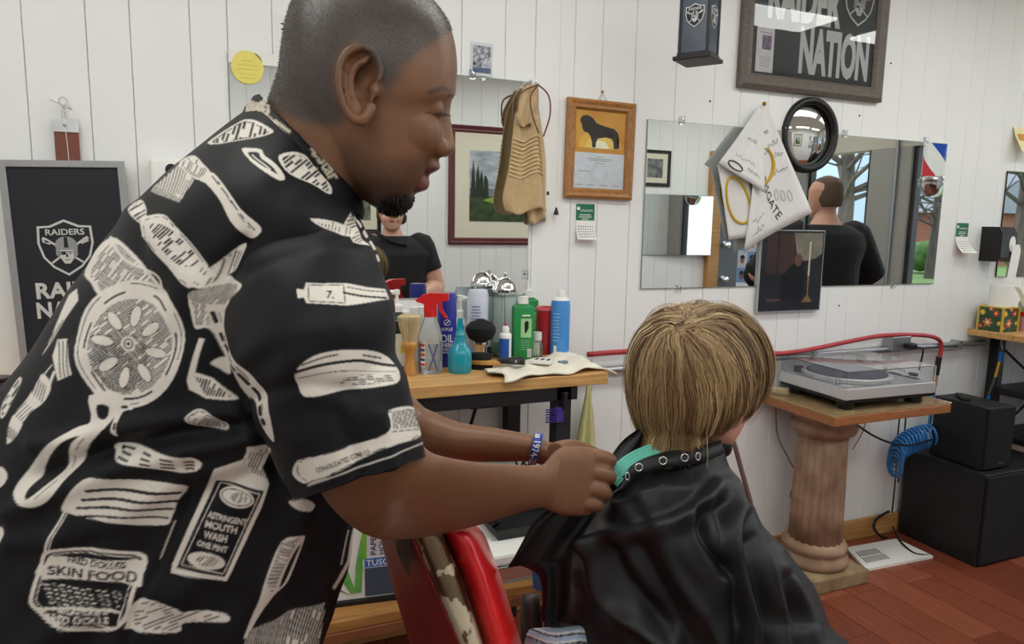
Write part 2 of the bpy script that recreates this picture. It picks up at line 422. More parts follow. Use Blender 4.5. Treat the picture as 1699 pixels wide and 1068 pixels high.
# ---- the shield emblem used on the banner, the framed sign and the lantern
SH = [(-.5, .46), (-.28, .47), (0, .6), (.28, .47), (.5, .46), (.52, .1), (.44, -.2), (.27, -.42), (0, -.6), (-.27, -.42), (-.44, -.2), (-.52, .1)]
m_field = M('black sign board', (26, 29, 38), .5, var=.1)
m_grey = M('grey print', (150, 152, 154), .5)
def emblem(parent, s, at=(0, 0), z=0.0, mx=None):
    def T(g): 
        g.v = [(x*s+at[0], y*s+at[1], zz+z) for x, y, zz in g.v]
        if mx is not None: g.xf(mx)
        return g
    e = obj('emblem_outline', T(G().prism(SH, 0, .0006)), m_silver, parent)
    obj('emblem_field', T(G().prism([(x*.91, y*.91) for x, y in SH], .0006, .0009)), m_field, e)
    g = text_g('RAIDERS', .125, .0011, .02, .72, at=(0, .335))
    for sg in (-1, 1):                       # crossed sabres behind the helmet
        g.prism([(sg*.36, .22), (sg*.39, .19), (-sg*.27, -.33), (-sg*.31, -.31)][::sg], .0009, .0011)
        g.prism([(sg*.26, .1), (sg*.30, .07), (sg*.43, .13), (sg*.42, .20), (sg*.37, .12)][::sg], .0009, .0012)
        g.add([(sg*a, b, .0012) for a, b in ((.40, .24), (.44, .2), (.40, .14), (.34, .2))], [(0, 1, 2, 3)[::sg]])
    obj('emblem_print', T(g), m_silver, e)
    g = G().prism([(-.19, .0)]+arcp(0, .04, .21, .2, PI, 0, 10)+[(.2, -.16), (.13, -.26), (.13, -.05), (-.14, -.05), (-.14, -.22), (-.2, -.14)], .0012, .0014)
    obj('emblem_helmet', T(g), m_grey, e)
    g = G().prism([(-.13, -.05), (.13, -.05), (.12, -.24), (.05, -.34), (-.05, -.34), (-.12, -.22)], .0012, .0015)
    obj('emblem_face', T(g), m_silver, e)
    g = G().prism([(-.03, .23), (.03, .23), (.04, .0), (-.04, .0)], .0014, .0017).prism(rect(.09, .06, -.06, -.12), .0015, .0018)
    g.prism(rect(.25, .014, 0, -.085), .0015, .0017).prism(rect(.05, .02, .06, -.12), .0015, .0018).prism(rect(.08, .015, 0, -.26), .0015, .0018).prism([(-.012, -.13), (.012, -.13), (.025, -.2), (-.02, -.2)], .0015, .0017)
    obj('emblem_ink', T(g), m_field, e)
    return e

# ---- leaning banner board at the far left
tl, tr = onY(3, 262, -.03), onY(213, 268, -.03); wbn = tr[0]-tl[0]
t = hung('team_banner', 'black team banner with silver border and shield, far left behind the barber', 'banner', (tl[0]+tr[0])/2, tl[2]-.295, -.03, roll=.035, tilt=-.02)
m_alu = M('brushed aluminium border', (168, 168, 170), .35, .7, var=.08)
Hb = .59
obj('board', G().prism(rect(wbn-.03, Hb-.03), .002, .006), m_field, t)
for nm, rc in (('border_side', rect(.017, Hb, -wbn/2+.0085)), ('border_side', rect(.017, Hb, wbn/2-.0085)), ('border_rail', rect(wbn-.034, .017, 0, Hb/2-.0085)), ('border_rail', rect(wbn-.034, .017, 0, -Hb/2+.0085))):
    obj(nm, G().prism(rc, 0, .012), m_alu, t)
emblem(t, .125, (-.012, .067), .0062)
obj('lettering', text_g('RAIDER', .04, .0064, .035, .19, at=(.0, -.045)), m_silver, t)
obj('lettering', text_g('NATION', .04, .0064, .035, .19, at=(.0, -.097)), m_silver, t)

# ---- leather strop hanging above the banner
c = onY(107, 205, -.015)
t = hung('leather_strop', 'reddish brown leather strop with chrome clip hanging above the banner', 'strop', c[0], c[2], -.015)
obj('leather', G().box((.003, -.10, 0), (.056, .18, .005), .001), M('reddish leather', (128, 74, 62), .5, var=.15), t)
obj('clip', G().rings([[(x, y, z) for x, z in ((-.029, -.004), (.033, -.004), (.033, .006), (-.029, .006))] for y in (-.022, .006, .012)]), m_chrome, t)
obj('rivet', G().lathe([(0, 0), (.005, 0), (.004, .003), (0, .004)], 10, (.001, -.004, .006)), m_steel, t, True)
obj('swivel', G().tube([(0, .012, 0), (0, .03, 0)], .006).tube([(.001, .03, 0), (0, .045, 0)], .0035), m_chrome, t, True)
obj('ring', G().tube([(.0+.009*math.cos(a), .056+.011*math.sin(a), .004) for a in np.linspace(0, 2*PI, 14)[:-1]], .0025, 6, 1, True), m_chrome, t, True)
obj('nail', G().tube([(-.028, .058, .01), (.022, .036, .014)], .002, 6), m_chrome, t, True)
obj('cord', G().tube([(.0, .03, .006), (.004, -.05, .006), (.008, -.17, .008)], .001, 5), m_white, t)

# ---- white dispenser behind the barber's back
c = onY(278, 300, -.04)
t = hung('wall_dispenser', 'white plastic wall dispenser with dark oval opening behind the barber', 'dispenser', c[0], c[2], 0)
obj('case', G().box((0, -.05, .035), (.085, .22, .07), .012, seg=3), m_white, t, True)
obj('opening', G().prism(arcp(.012, .028, .015, .017, 0, 2*PI*23/24, 23), .068, .0715), m_black, t)

# ---- small cards
c = onY(799, 99); t = hung('photo_card', 'small black and white photo card in a clear sleeve above the mirror', 'card', c[0], c[2])
obj('sleeve', G().prism(rect(.076, .104), .001, .003), M('clear sleeve', (222, 228, 232), .15), t)
obj('photo', G().prism(rect(.062, .084), .003, .0036), M('busy photo print', (206, 208, 220), .5, c2=(30, 34, 52), scale=110, detail=2), t)
obj('caption_band', G().prism(rect(.062, .016, 0, -.034), .0036, .004), M('blue caption', (82, 100, 128), .5), t)
obj('push_pin', G().ball((.004, -.058, .006), (.008, .009, .006), 10, 6), m_clear, t, True)
c = onY(463, 45); t = hung('paper_note', 'white paper note pinned behind the barber\'s head', 'note', c[0]+.03, c[2]-.01)
obj('sheet', G().prism(rect(.08, .09), .001, .002), m_paper, t); obj('print', G().prism(rect(.05, .004, 0, .02), .002, .0024).prism(rect(.05, .004, 0, .005), .002, .0024), m_ink, t)

# ---- pull chain
a, b = onY(929, -60, -.02), onY(923, 350, -.02)
t = thing('pull_chain', 'white beaded blind chain with a black end weight', 'chain', tuple(b))
g = G()
for i in range(150):
    z = i*.0058
    if b[2]+z < 2.6: g.ball((0, 0, z+.012), .0022, 6, 4)
obj('beads', g, m_white, t, True)['kind'] = 'stuff'
obj('cord', G().tube([(0, 0, 0), (0, 0, 2.6-b[2])], .0009, 5), m_white, t)
obj('end_weight', G().lathe([(0, -.014), (.009, -.013), (.008, -.006), (.003, .012), (0, .013)], 12), m_black, t, True)

# ---- licence frame with lion
m_oak = M('oak frame', (178, 126, 72), .4, c2=(146, 98, 52), scale=8, stretch=(6, 6, 40))
def framed(t, w, h, fw, mat, depth=.018, inner=None):
    prof = [(0, 0), (0, depth*.7), (fw*.25, depth), (fw*.55, depth*.75), (fw*.8, depth*.8), (fw, depth*.4), (fw, 0)]
    for nm, L, mx in (('frame_rail', w, Matrix.Translation((0, -h/2, 0))), ('frame_rail', w, Matrix.Translation((0, h/2, 0)) @ Matrix.Rotation(PI, 4, 'Z')),
                      ('frame_stile', h, Matrix.Translation((-w/2, 0, 0)) @ Matrix.Rotation(-PI/2, 4, 'Z')), ('frame_stile', h, Matrix.Translation((w/2, 0, 0)) @ Matrix.Rotation(PI/2, 4, 'Z'))):
        g = G().rings([[(-L/2+a, a, z) for a, z in prof], [(L/2-a, a, z) for a, z in prof]]); g.xf(mx); obj(nm, g, mat, t)
c = onY(993, 252); t = hung('licence_frame', 'oak frame with a lion silhouette above a printed licence', 'picture frame', c[0], c[2]+.005, -.004, roll=-.012)
W_, H_ = .272, .338
framed(t, W_, H_, .036, m_oak, .02)
gy = H_-.072; gx = W_-.072
m_sun = M('sunset print', (226, 168, 72), .5, c2=(206, 140, 60), scale=9)
obj('sunset_print', G().prism(rect(gx, gy*.56, 0, gy*.22), .002, .006), m_sun, t)
for r, cc in ((.075, (240, 190, 84)), (.052, (250, 216, 120)), (.03, (255, 248, 214))):
    obj('sun_glow', G().prism(arcp(.0, .006, min(r*1.15, .098), r*.9, 0, PI, 16), .006, .0061+(.075-r)*.004), M('sun %d' % int(r*1000), cc, .6, var=.02), t)
LION = [(-.083, .095), (-.075, .108), (-.06, .112), (-.045, .109), (-.03, .1), (-.02, .088), (0, .082), (.03, .076), (.055, .072), (.07, .058), (.076, .035), (.077, .006), (.073, .006), (.073, .038), (.068, .05),
        (.065, .03), (.066, .004), (.054, .004), (.053, .026), (.046, .038), (.02, .042), (-.012, .035), (-.018, .02), (-.019, .004), (-.032, .004), (-.033, .02), (-.04, .04), (-.05, .052), (-.066, .056), (-.074, .068), (-.075, .08), (-.08, .085)]
obj('lion_silhouette', G().prism([(x, y+.004) for x, y in LION][::-1], .0064, .0069), M('lion shade', (58, 52, 50), .6), t)
obj('licence_sheet', G().prism(rect(gx, gy*.46, 0, -gy*.27), .0064, .0072), M('licence paper', (226, 230, 238), .7), t)
g = G()
for i, (wd, yy, xx) in enumerate(((.03, -.024, 0), (.1, -.031, 0), (.075, -.037, 0), (.03, -.046, 0), (.05, -.075, -.06), (.03, -.122, -.08), (.03, -.122, -.03), (.03, -.122, .02), (.025, -.122, .07))): g.prism(rect(wd, .0022, xx, yy), .0072, .0075)
obj('licence_print', g, m_grey, t)
g = G()
for r in (.034, .026): g.tube([(r*math.cos(a_), -.08+r*math.sin(a_), .0074) for a_ in np.linspace(0, 2*PI, 24)[:-1]], .0006, 4, 1, True)
obj('licence_seal', g, M('seal grey', (196, 202, 214), .7), t)
obj('hanging_wire', G().tube([(-.02, H_/2-.004, .006), (0, H_/2+.028, .006), (.02, H_/2-.004, .006)], .0012, 5), m_steel, t)
obj('nail', G().ball((0, H_/2+.03, .006), .005, 8, 6), M('brass', (176, 134, 60), .3, .9), t)
obj('glazing', G().prism(rect(gx, gy), .0085, .0095), M('thin glazing', (250, 252, 252), .02, trans=1, ior=1.1, var=0), t)

# ---- small tear-off calendars
m_green = M('calendar green', (34, 112, 84), .6, var=.06)
def calendar(label, px, py, s, flip):
    c = onY(px, py); t = hung('tear_off_calendar', label, 'calendar', c[0], c[2], 0, group='small green calendars')
    obj('card', G().prism(rect(.086*s, .15*s, 0, -.0*s), .001, .002), m_paper, t)
    hd = obj('header', G().prism(rect(.08*s, .062*s, 0, .044*s), .002, .003), m_green, t)
    obj('script_print', G().tube(cr([((-.022+.006*i_)*s, (.05+.004*((-1)**i_))*s, .0034) for i_ in range(10)], 3), .0011*s, 4), m_paper, hd)
    g = G()
    for k, wd in enumerate((.05, .056, .03)): g.prism(rect(wd*s, .003*s, 0, (.034-.008*k)*s), .003, .0033)
    g.ball((-.03*s, .058*s, .003), (.008*s, .007*s, .0006), 8, 5)
    obj('small_print', g, m_paper, hd)
    pg = G(); n = 6
    pg.rings([[(-.04*s, .01*s-.07*s*q, .004+flip*q*q), (.04*s, .01*s-.07*s*q, .004+flip*q*q*1.4)] + [(.04*s, .01*s-.07*s*q, .003+flip*q*q*1.4), (-.04*s, .01*s-.07*s*q, .003+flip*q*q)] for q in np.linspace(0, 1, n)])
    pgo = obj('top_page', pg, m_paper, t)
    g = G()
    for r_ in range(5):
        q = .3+.14*r_
        for k in range(7): g.add([(x_, y_, .0047+flip*q*q*(1.2+k*.03)) for x_, y_ in rect(.006*s, .005*s, (-.03+.01*k)*s, .01*s-.07*s*q)], [(0, 1, 2, 3)])
    obj('date_grid', g, m_grey, pgo)
    obj('lower_page', G().prism(rect(.084*s, .05*s, 0, -.05*s), .002, .0032), M('pinkish page', (236, 226, 226), .7), t)
calendar('small green tear-off calendar under the lion frame', 970, 371, .92, .018)
calendar('small green tear-off calendar right of the mirrors', 1594, 397, 1.0, .04)

# ---- tan towel and leather cord on a hook
c = onY(882, 145, -.03); hx, hz = c[0], c[2]
t = hung('hanging_towel', 'tan ribbed hand towel hanging from a white hook beside the mirror', 'towel', hx, hz, -.012)
def strip(rows, th=.006, k=4, n=24):           # draped cloth from rows of (xl, xr, y, z, wave)
    rs = cr(rows, k); g = G(); R1 = []
    for xl, xr, y, z, wv in rs:
        u = np.linspace(0, 1, n)
        xx = xl+(xr-xl)*u; zz = z+wv*np.sin(u*PI*3.2+.4)*.6+wv*np.sin(u*PI*1.3)*.8
        R1.append([(a, y-.012*math.sin(b*PI*2)*(wv/.02), q) for a, b, q in zip(xx, u, zz)]+[(a, y-.012*math.sin(b*PI*2)*(wv/.02), q-th) for a, b, q in zip(xx[::-1], u[::-1], zz[::-1])])
    g.rings(R1); return g
m_towel = M('tan towelling', (206, 178, 134), .95, var=.12, scale=60, bump=.8, bscale=500, sheen=.3)
obj('back_fold', strip([(-.025, .022, .0, .012, .0), (-.05, .035, -.06, .014, .01), (-.02, .07, -.22, .012, .018), (-.01, .075, -.36, .012, .02), (.0, .078, -.44, .012, .02)]), m_towel, t, 'all')
obj('front_fold', strip([(-.02, .02, .005, .03, .0), (-.055, .025, -.06, .034, .01), (-.07, .03, -.13, .036, .018), (-.085, .05, -.26, .036, .022), (-.105, .062, -.36, .036, .022), (-.095, .07, -.405, .036, .022)]), m_towel, t, 'all')
obj('top_flap', strip([(-.03, .01, .0, .05, .0), (-.06, .015, -.055, .056, .012), (-.072, -.005, -.10, .058, .014), (-.06, -.01, -.13, .056, .012)], n=16), m_towel, t, 'all')
g = G()
for i in range(10):
    y = -.17-.013*i; q = (y+.13)/(-.13); x0_, x1_ = -.07-.018*q, .03+.02*q
    u = np.linspace(.02, .98, 16)
    g.tube([(x0_+(x1_-x0_)*a, y-.012*math.sin(a*PI*2)*1.0, .039+.02*math.sin(a*PI*3.2+.4)*.6+.02*math.sin(a*PI*1.3)*.8) for a in u], .0032, 5)
obj('ribs', g, M('tan towel ribs', (218, 192, 148), .95, var=.1, bump=.6, bscale=400), t, True)
obj('small_logo', G().box((.048, -.345, .062), (.008, .012, .003)), M('dark green thread', (38, 62, 50), .9), t)
obj('hook', G().tube([(0, .02, 0), (0, .02, .03), (0, .004, .045), (0, .012, .06)], .006, 8, 3), m_white, t, True)
t2 = hung('leather_lanyard', 'thin brown leather lanyard looped over the towel hook', 'lanyard', hx, hz, -.012)
obj('loop', G().tube([(-.0, .0, .07), (-.06, -.03, .068), (-.07, -.08, .062), (-.065, -.1, .06)], .0028, 6, 5).tube([(0, .0, .072), (-.03, -.04, .078), (-.025, -.10, .085), (.0, -.155, .085)], .0028, 6, 5)
    .tube([(.0, .0, .07), (.04, -.03, .066), (.05, -.09, .06), (.03, -.16, .055)], .0028, 6, 5), M('brown leather', (112, 70, 52), .5), t2, True)
obj('cord_knot', G().ball((-.012, -.11, .09), (.006, .01, .006), 8, 6), M('pale leather', (206, 190, 170), .6), t2, True)

# ---- framed team sign
tl = onY(1226, 146, -.02); tr = onY(1462, 168, -.02)
W_ = tr[0]-tl[0]; H_ = .56
t = hung('framed_team_sign', 'large grey wood framed team sign under glass, above the round mirror', 'picture frame', (tl[0]+tr[0])/2, (tl[2]+tr[2])/2+H_/2, -.002, tilt=-.0)
m_greywood = M('grey stained wood', (112, 104, 96), .5, c2=(88, 80, 74), scale=8, stretch=(4, 40, 4))
framed(t, W_, H_, .058, m_greywood, .03)
obj('board', G().prism(rect(W_-.1, H_-.1), .002, .008), m_field, t)
zt = .0085
obj('lettering', text_g('NATION', .158, zt, .05, .37, at=(.105, -.112)), m_silver, t)
obj('lettering', text_g('RAIDER', .158, zt, .05, .37, at=(-.07, .076)), m_silver, t)
emblem(t, .155, (.215, .1), zt)
tk = obj('ticket', G().prism([(x_, y_) for x_, y_ in rect(.085, .165, -.252, -.132)], .0085, .0095), M('ticket paper', (232, 226, 226), .6), t)
obj('ticket_photo', G().prism(rect(.045, .052, -.245, -.105), .0095, .01), M('ticket photo', (170, 140, 150), .6, c2=(40, 60, 120), scale=90), tk)
g = G().prism(rect(.06, .003, -.25, -.07), .0095, .01)
for k in range(5): g.prism(rect(.05, .002, -.25, -.16-.008*k), .0095, .01)
obj('ticket_print', g, m_grey, tk)
obj('glazing', G().prism(rect(W_-.11, H_-.11), .0125, .014), M('picture glass', (250, 252, 252), .0, trans=1, ior=1.35, var=0), t)

# ---- hanging lantern with team panels
c = P(1158, 100, 2.15); t = thing('hanging_lantern', 'black four sided lantern with team shields hanging from the ceiling', 'lantern', tuple(c), math.radians(33))
m_lant = M('lantern black', (40, 40, 42), .4, .3)
obj('base', G().box((0, 0, .0), (.118, .118, .012), .003).box((0, 0, .01), (.1, .1, .012), .003), m_lant, t)
obj('cap', G().box((0, 0, .32), (.118, .118, .012), .003).rings([[(x*s_, y*s_, z) for x, y in rect(1, 1)] for s_, z in ((.1, .326), (.03, .37))]), m_lant, t)
g = G()
for sx in (-1, 1):
    for sy in (-1, 1): g = G().box((sx*.043, sy*.043, .165), (.009, .009, .3), .002); obj('corner_post', g, m_lant, t)
m_lpanel = M('blue grey panel', (70, 84, 102), .25, c2=(40, 46, 60), scale=6)
for k in range(4):
    mx = Matrix.Rotation(k*PI/2, 4, 'Z') @ Matrix.Translation((0, -.043, .165)) @ Matrix.Rotation(PI/2, 4, 'X')
    p_ = obj('panel', G().prism(rect(.078, .3), -.002, .001).xf(mx), m_lpanel, t)
    emblem(t, .056, (0, -.045), .0012, mx)
obj('chain', G().tube([(0, 0, .37), (0, 0, ZC-c[2])], .003, 6), m_lant, t)

# ---- golf flag with signatures
t = hung('signed_flag', 'white signed pin flag with yellow emblem hung in front of the mirror by one corner', 'flag', *[onY(1268, 172, -.03)[i] for i in (0, 2)], 0)
m_flag = M('white flag cloth', (230, 230, 230), .8, var=.05, bump=.15, bscale=700)
ref = np.array(t.matrix_basis.inverted())
def fl_(px, py, y): q = onY(px, py, y); return (ref @ np.append(q, 1))[:3]
# right hanging sheet and left folded sheet, both shells with thickness
def sheet(corners, th=.0018, n=14, wave=.012, ph=0.0):
    A, B, C_, D_ = [np.array(fl_(*q)) for q in corners]; g = G(); top = []
    for i in range(n):
        u = i/(n-1); row = []
        for j in range(n):
            v_ = j/(n-1); p = (A*(1-u)+B*u)*(1-v_)+(D_*(1-u)+C_*u)*v_
            p = p+np.array([0, 0, wave*math.sin(u*5+v_*2.5+ph)*(.2+v_)]); row.append(p)
        top.append(row)
    rs = [[p for p in r]+[p-np.array([0, 0, th]) for p in r[::-1]] for r in top]; g.rings(rs); return g, top
gR, topR = sheet([(1262, 176, -.03), (1273, 172, -.03), (1343, 352, -.045), (1233, 420, -.035)], ph=.4)
gL, topL = sheet([(1258, 178, -.036), (1266, 182, -.036), (1268, 320, -.05), (1194, 270, -.055)], ph=1.5, wave=.006)
gB, topB = sheet([(1190, 272, -.028), (1240, 290, -.028), (1258, 390, -.024), (1212, 398, -.028)], ph=2.2, wave=.008)
fr = obj('hanging_sheet', gR, m_flag, t, 'all'); fo = obj('folded_sheet', gL, m_flag, t, 'all'); fb = obj('rear_sheet', gB, m_flag, t, 'all')
def on_sheet(top, u, v_, lift=.0016):
    n = len(top)-1; a = min(max(u, 0), .999)*n; b = min(max(v_, 0), .999)*n; i, j = int(a), int(b); fa, fb_ = a-i, b-j
    p = top[i][j]*(1-fa)*(1-fb_)+top[i+1][j]*fa*(1-fb_)+top[i][j+1]*(1-fa)*fb_+top[i+1][j+1]*fa*fb_
    return p+np.array([0, 0, lift])
def decal(geo, top, u0, v0, su, sv, ang=0.0, lift=.0016):
    c_, s_ = math.cos(ang), math.sin(ang)
    geo.v = [tuple(on_sheet(top, u0+(x*c_-y*s_)*su, v0-(x*s_+y*c_)*sv, lift)) for x, y, z in geo.v]; return geo
def scrib(top, u0, v0, w_, seed, sv=.05):
    rnd = random.Random(seed); pts = [(u0+w_*i/14, v0+rnd.uniform(-sv, sv)*.5) for i in range(15)]
    return G().tube([on_sheet(top, a, b, .002) for a, b in cr(pts, 3)], .0006, 4)
g = G()
for i, (u_, v_, w_) in enumerate(((.25, .2, .35), (.5, .32, .4), (.2, .36, .3), (.62, .42, .3), (.1, .82, .25), (.15, .9, .2), (.6, .55, .3))): 
    q = scrib(topR, u_, v_, w_, i); g.add(q.v, q.f)
for (u_, v_) in ((.62, .70), (.72, .73), (.82, .76)):     # outline of a glove with fingers
    q = G().tube([on_sheet(topR, u_+.03*math.cos(a_)-.03, v_+.09*math.sin(a_)*.5+.02, .002) for a_ in np.linspace(0, 2*PI, 16)[:-1]], .0007, 4, 1, True); g.add(q.v, q.f)
obj('signatures', g, m_ink, fr)
obj('lettering', decal(text_g('NSGATE', .3, 0, .0, 2.0), topR, .47, .72, .3, .2, -1.15), m_ink, fr)
obj('club_emblem', (lambda q: q)(G().tube([on_sheet(topR, .35+.28*math.cos(a_), .45+.13*math.sin(a_), .0018) for a_ in np.linspace(-1.5, 2.6, 20)], [.002, .006, .008, .006, .002], 6)), M('yellow print', (206, 172, 48), .7), fr)
g = G()
for i, (u_, v_, w_) in enumerate(((.3, .45, .4), (.2, .75, .5), (.55, .85, .3))):
    q = scrib(topL, u_, v_, w_, i+20); g.add(q.v, q.f)
obj('signatures', g, m_ink, fo)
obj('club_emblem', G().tube([on_sheet(topB, .5+.36*math.cos(a_), .45+.34*math.sin(a_), .0018) for a_ in np.linspace(0, 2*PI, 24)[:-1]], .005, 6, 1, True), MATS['yellow print'], fb)
obj('grommet', G().tube([on_sheet(topL, .3+.16*math.cos(a_), .9+.05*math.sin(a_), .002) for a_ in np.linspace(0, 2*PI, 12)[:-1]], .0022, 6, 1, True), m_black, fo)
obj('pin', G().ball(fl_(1268, 172, -.035), .008, 10, 6), MATS['brass'], t, True)

# ---- round convex mirror
c = onY(1347, 224, -.03); t = hung('round_convex_mirror', 'round black framed convex mirror hung over the mirror joint', 'mirror', c[0], c[2], -.0075, roll=0, rz=-.15)
rO = .128
g = G(); rs = []
for a in np.linspace(0, 2*PI, 49)[:-1]:
    rs.append([((rO-.012+q*.0125)*math.cos(a), (rO-.012+q*.0125)*math.sin(a)*1.15, .012+z) for q, z in ((-1, 0), (-.8, .012), (0, .016), (.8, .012), (1, 0), (1, -.012), (-1, -.012))])
obj('frame_ring', g.rings(rs, loop=True), m_black, t, 'all')
rs = [[(r_*math.cos(a), r_*math.sin(a)*1.15, .024*(1-(r_/.106)**2)+.002) for a in np.linspace(0, 2*PI, 33)[:-1]] for r_ in (.1062, .1, .09, .075, .06, .04, .02, .006)]
obj('convex_glass', G().rings(rs), m_mirror, t, 'all')

# ---- framed album-size print (generic candle-lit interior)
cs = [onY(x, y, -.04) for x, y in ((1268, 386), (1376, 384), (1368, 512), (1262, 516))]
t = hung('clear_cased_print', 'dark square print of a candle-lit room in a clear case below the round mirror', 'picture', sum(c[0] for c in cs)/4, sum(c[2] for c in cs)/4, -.008)
s_ = .325
obj('case', G().prism(rect(s_+.008, s_+.008), .0, .012), M('case edge', (186, 192, 194), .1), t)
obj('print', G().prism(rect(s_, s_), .012, .0128), M('dark print', (40, 42, 54), .6, c2=(28, 30, 40), scale=12), t)
g = G()
for (x_, w2) in ((-.11, .05), (-.03, .08)): g.prism(rect(w2, .16, x_, .07), .0128, .0131)
obj('dark_panelling', g, M('print brown', (76, 54, 50), .7), t)
obj('pale_canvas', G().prism([(-.0, .155), (.155, .155), (.155, .07), (.12, .05), (.06, .04), (.02, .07)], .0128, .0132), M('print cream', (150, 146, 132), .7, c2=(110, 104, 94), scale=14), t)
obj('candle', G().prism(rect(.009, .14, .09, .05), .0132, .0136), M('print candle', (222, 212, 184), .7), t)
obj('candlestick', G().prism([(.085, -.02), (.095, -.02), (.093, -.1), (.12, -.13), (.06, -.13), (.087, -.1)], .0132, .0136), M('print gold', (150, 112, 68), .6), t)
obj('seated_shape', G().prism([(-.05, -.02), (.0, .03), (.05, .03), (.07, -.02), (.06, -.12), (-.06, -.12)], .0132, .0134), M('print coat', (22, 24, 34), .7), t)
obj('head_shape', G().prism(arcp(.03, .045, .02, .027, 0, 2*PI*15/16, 15), .0134, .0137), M('print skin', (118, 84, 72), .7), t)
obj('signature_print', G().tube(cr([(-.125+.009*i, -.118+.008*((-1)**i)*(1-.08*i), .0134) for i in range(9)], 4), .0012, 4), M('print pink gold', (180, 132, 110), .7), t)
m_cover = M('case cover', (250, 252, 252), .0, trans=1, ior=1.1, var=0)
obj('cover', G().prism(rect(s_+.006, s_+.006), .0145, .016), m_cover, t)

# ---- paper dispenser at right and yellow card
c = onY(1658, 405, -.06); t = hung('paper_dispenser', 'black wall dispenser with white paper hanging from its round opening', 'dispenser', c[0], c[2], 0)
obj('case', G().rings([[(-.045, y, 0), (.06, y, 0), (.06, y, d_), (-.045, y, d_)] for y, d_ in ((-.08, .085), (-.06, .1), (.05, .1), (.08, .08))]), m_black, t)
obj('opening', G().prism(arcp(.03, .002, .022, .036, 0, 2*PI*23/24, 23), .095, .1012), m_paper, t)
obj('paper_tail', G().rings([[(x_+o_, y, z_) for x_, z_ in ((.015, .104), (.07, .108), (.07, .109), (.015, .105))] for y, o_ in ((.0, 0), (-.03, .012), (-.1, .004), (-.17, -.006))]), m_paper, t)
c = onY(1692, 232, -.03); t = hung('yellow_card', 'cream and yellow card sticking out above the black edged mirror', 'card', c[0]+.03, c[2], -.0)
obj('card', G().rings([[(x_-.05*0, y, z_) for x_, z_ in ((-.045, .004+k), (.06, .004+k), (.06, .006+k), (-.045, .006+k))] for y, k in ((.06, .0), (.02, .012), (-.055, .05))]), M('cream card', (238, 226, 178), .6), t)
obj('print', G().rings([[(x_, y, z_) for x_, z_ in ((-.03, .0066+k), (.05, .0066+k), (.05, .0072+k), (-.03, .0072+k))] for y, k in ((.03, .009), (.0, .023))]), M('orange print', (216, 150, 70), .6), t)
# screw holes in the panelling
for i, (px, py) in enumerate(((1178, 168), (1426, 192), (1152, 513), (1392, 507), (1478, 105))):
    c = onY(px, py); o = hung('screw_head', 'tiny dark screw head in the white panelling, %s' % ('below the lantern', 'right of the round mirror', 'above the boy\'s head', 'below the album print', 'right of the framed team sign')[i], 'screw', c[0], c[2], group='screws in the wall')
    obj('head', G().lathe([(0, 0), (.004, 0), (.003, .002), (0, .0025)], 10), m_black, o)
# ------------------------------------------------------------------ work counter on black frame
ZT = .975
m_pine = M('pine counter', (214, 172, 112), .42, c2=(186, 138, 82), scale=5, stretch=(1.5, 22, 22), bump=.05, detail=6)
ct = thing('work_counter', 'pine topped counter on a black steel frame under the large mirror', 'table', (.35, -.21, 0))
for i in range(4):                                           # top glued up from pine planks
    obj('plank', G().b2((-.75, -.43+.1075*i, ZT-.034), (1.085, -.43+.1075*(i+1)-.0008, ZT), .0025), m_pine, ct, world=True)
fr_ = lambda lo, hi: obj('frame_tube', G().b2(lo, hi, .002), m_blackmetal, ct, world=True)
fr_((-.72, -.425, ZT-.075), (.985, -.385, ZT-.034)); fr_((-.72, -.045, ZT-.075), (.985, -.005, ZT-.034)); fr_((.945, -.385, ZT-.075), (.985, -.045, ZT-.034))
for (x, y) in ((.915, -.425), (.915, -.05), (-.72, -.425), (-.72, -.05)):
    obj('leg', G().b2((x, y, 0), (x+.05, y+.045, ZT-.034), .002), m_blackmetal, ct, world=True)
fr_((.78, -.05, .79), (.915, -.03, .835))
obj('bolt', G().lathe([(0, 0), (.006, 0), (.005, .003), (0, .004)], 8).xf(Matrix.Translation((.83, -.05, .812)) @ Matrix.Rotation(PI/2, 4, 'X')), m_steel, ct, world=True)
# lower shelf with its plank front
ZS = .335
for k in range(3): obj('shelf_plank', G().b2((-.72, -.42+.125*k, ZS-.03), (.94, -.42+.125*(k+1)-.001, ZS), .0025), M('amber pine shelf', (190, 138, 78), .45, c2=(150, 102, 54), scale=5, stretch=(1.5, 22, 22)), ct, world=True)
obj('shelf_rail', G().b2((-.72, -.425, ZS-.06), (.94, -.40, ZS-.031), .002), M('reddish rail', (140, 86, 56), .5), ct, world=True)

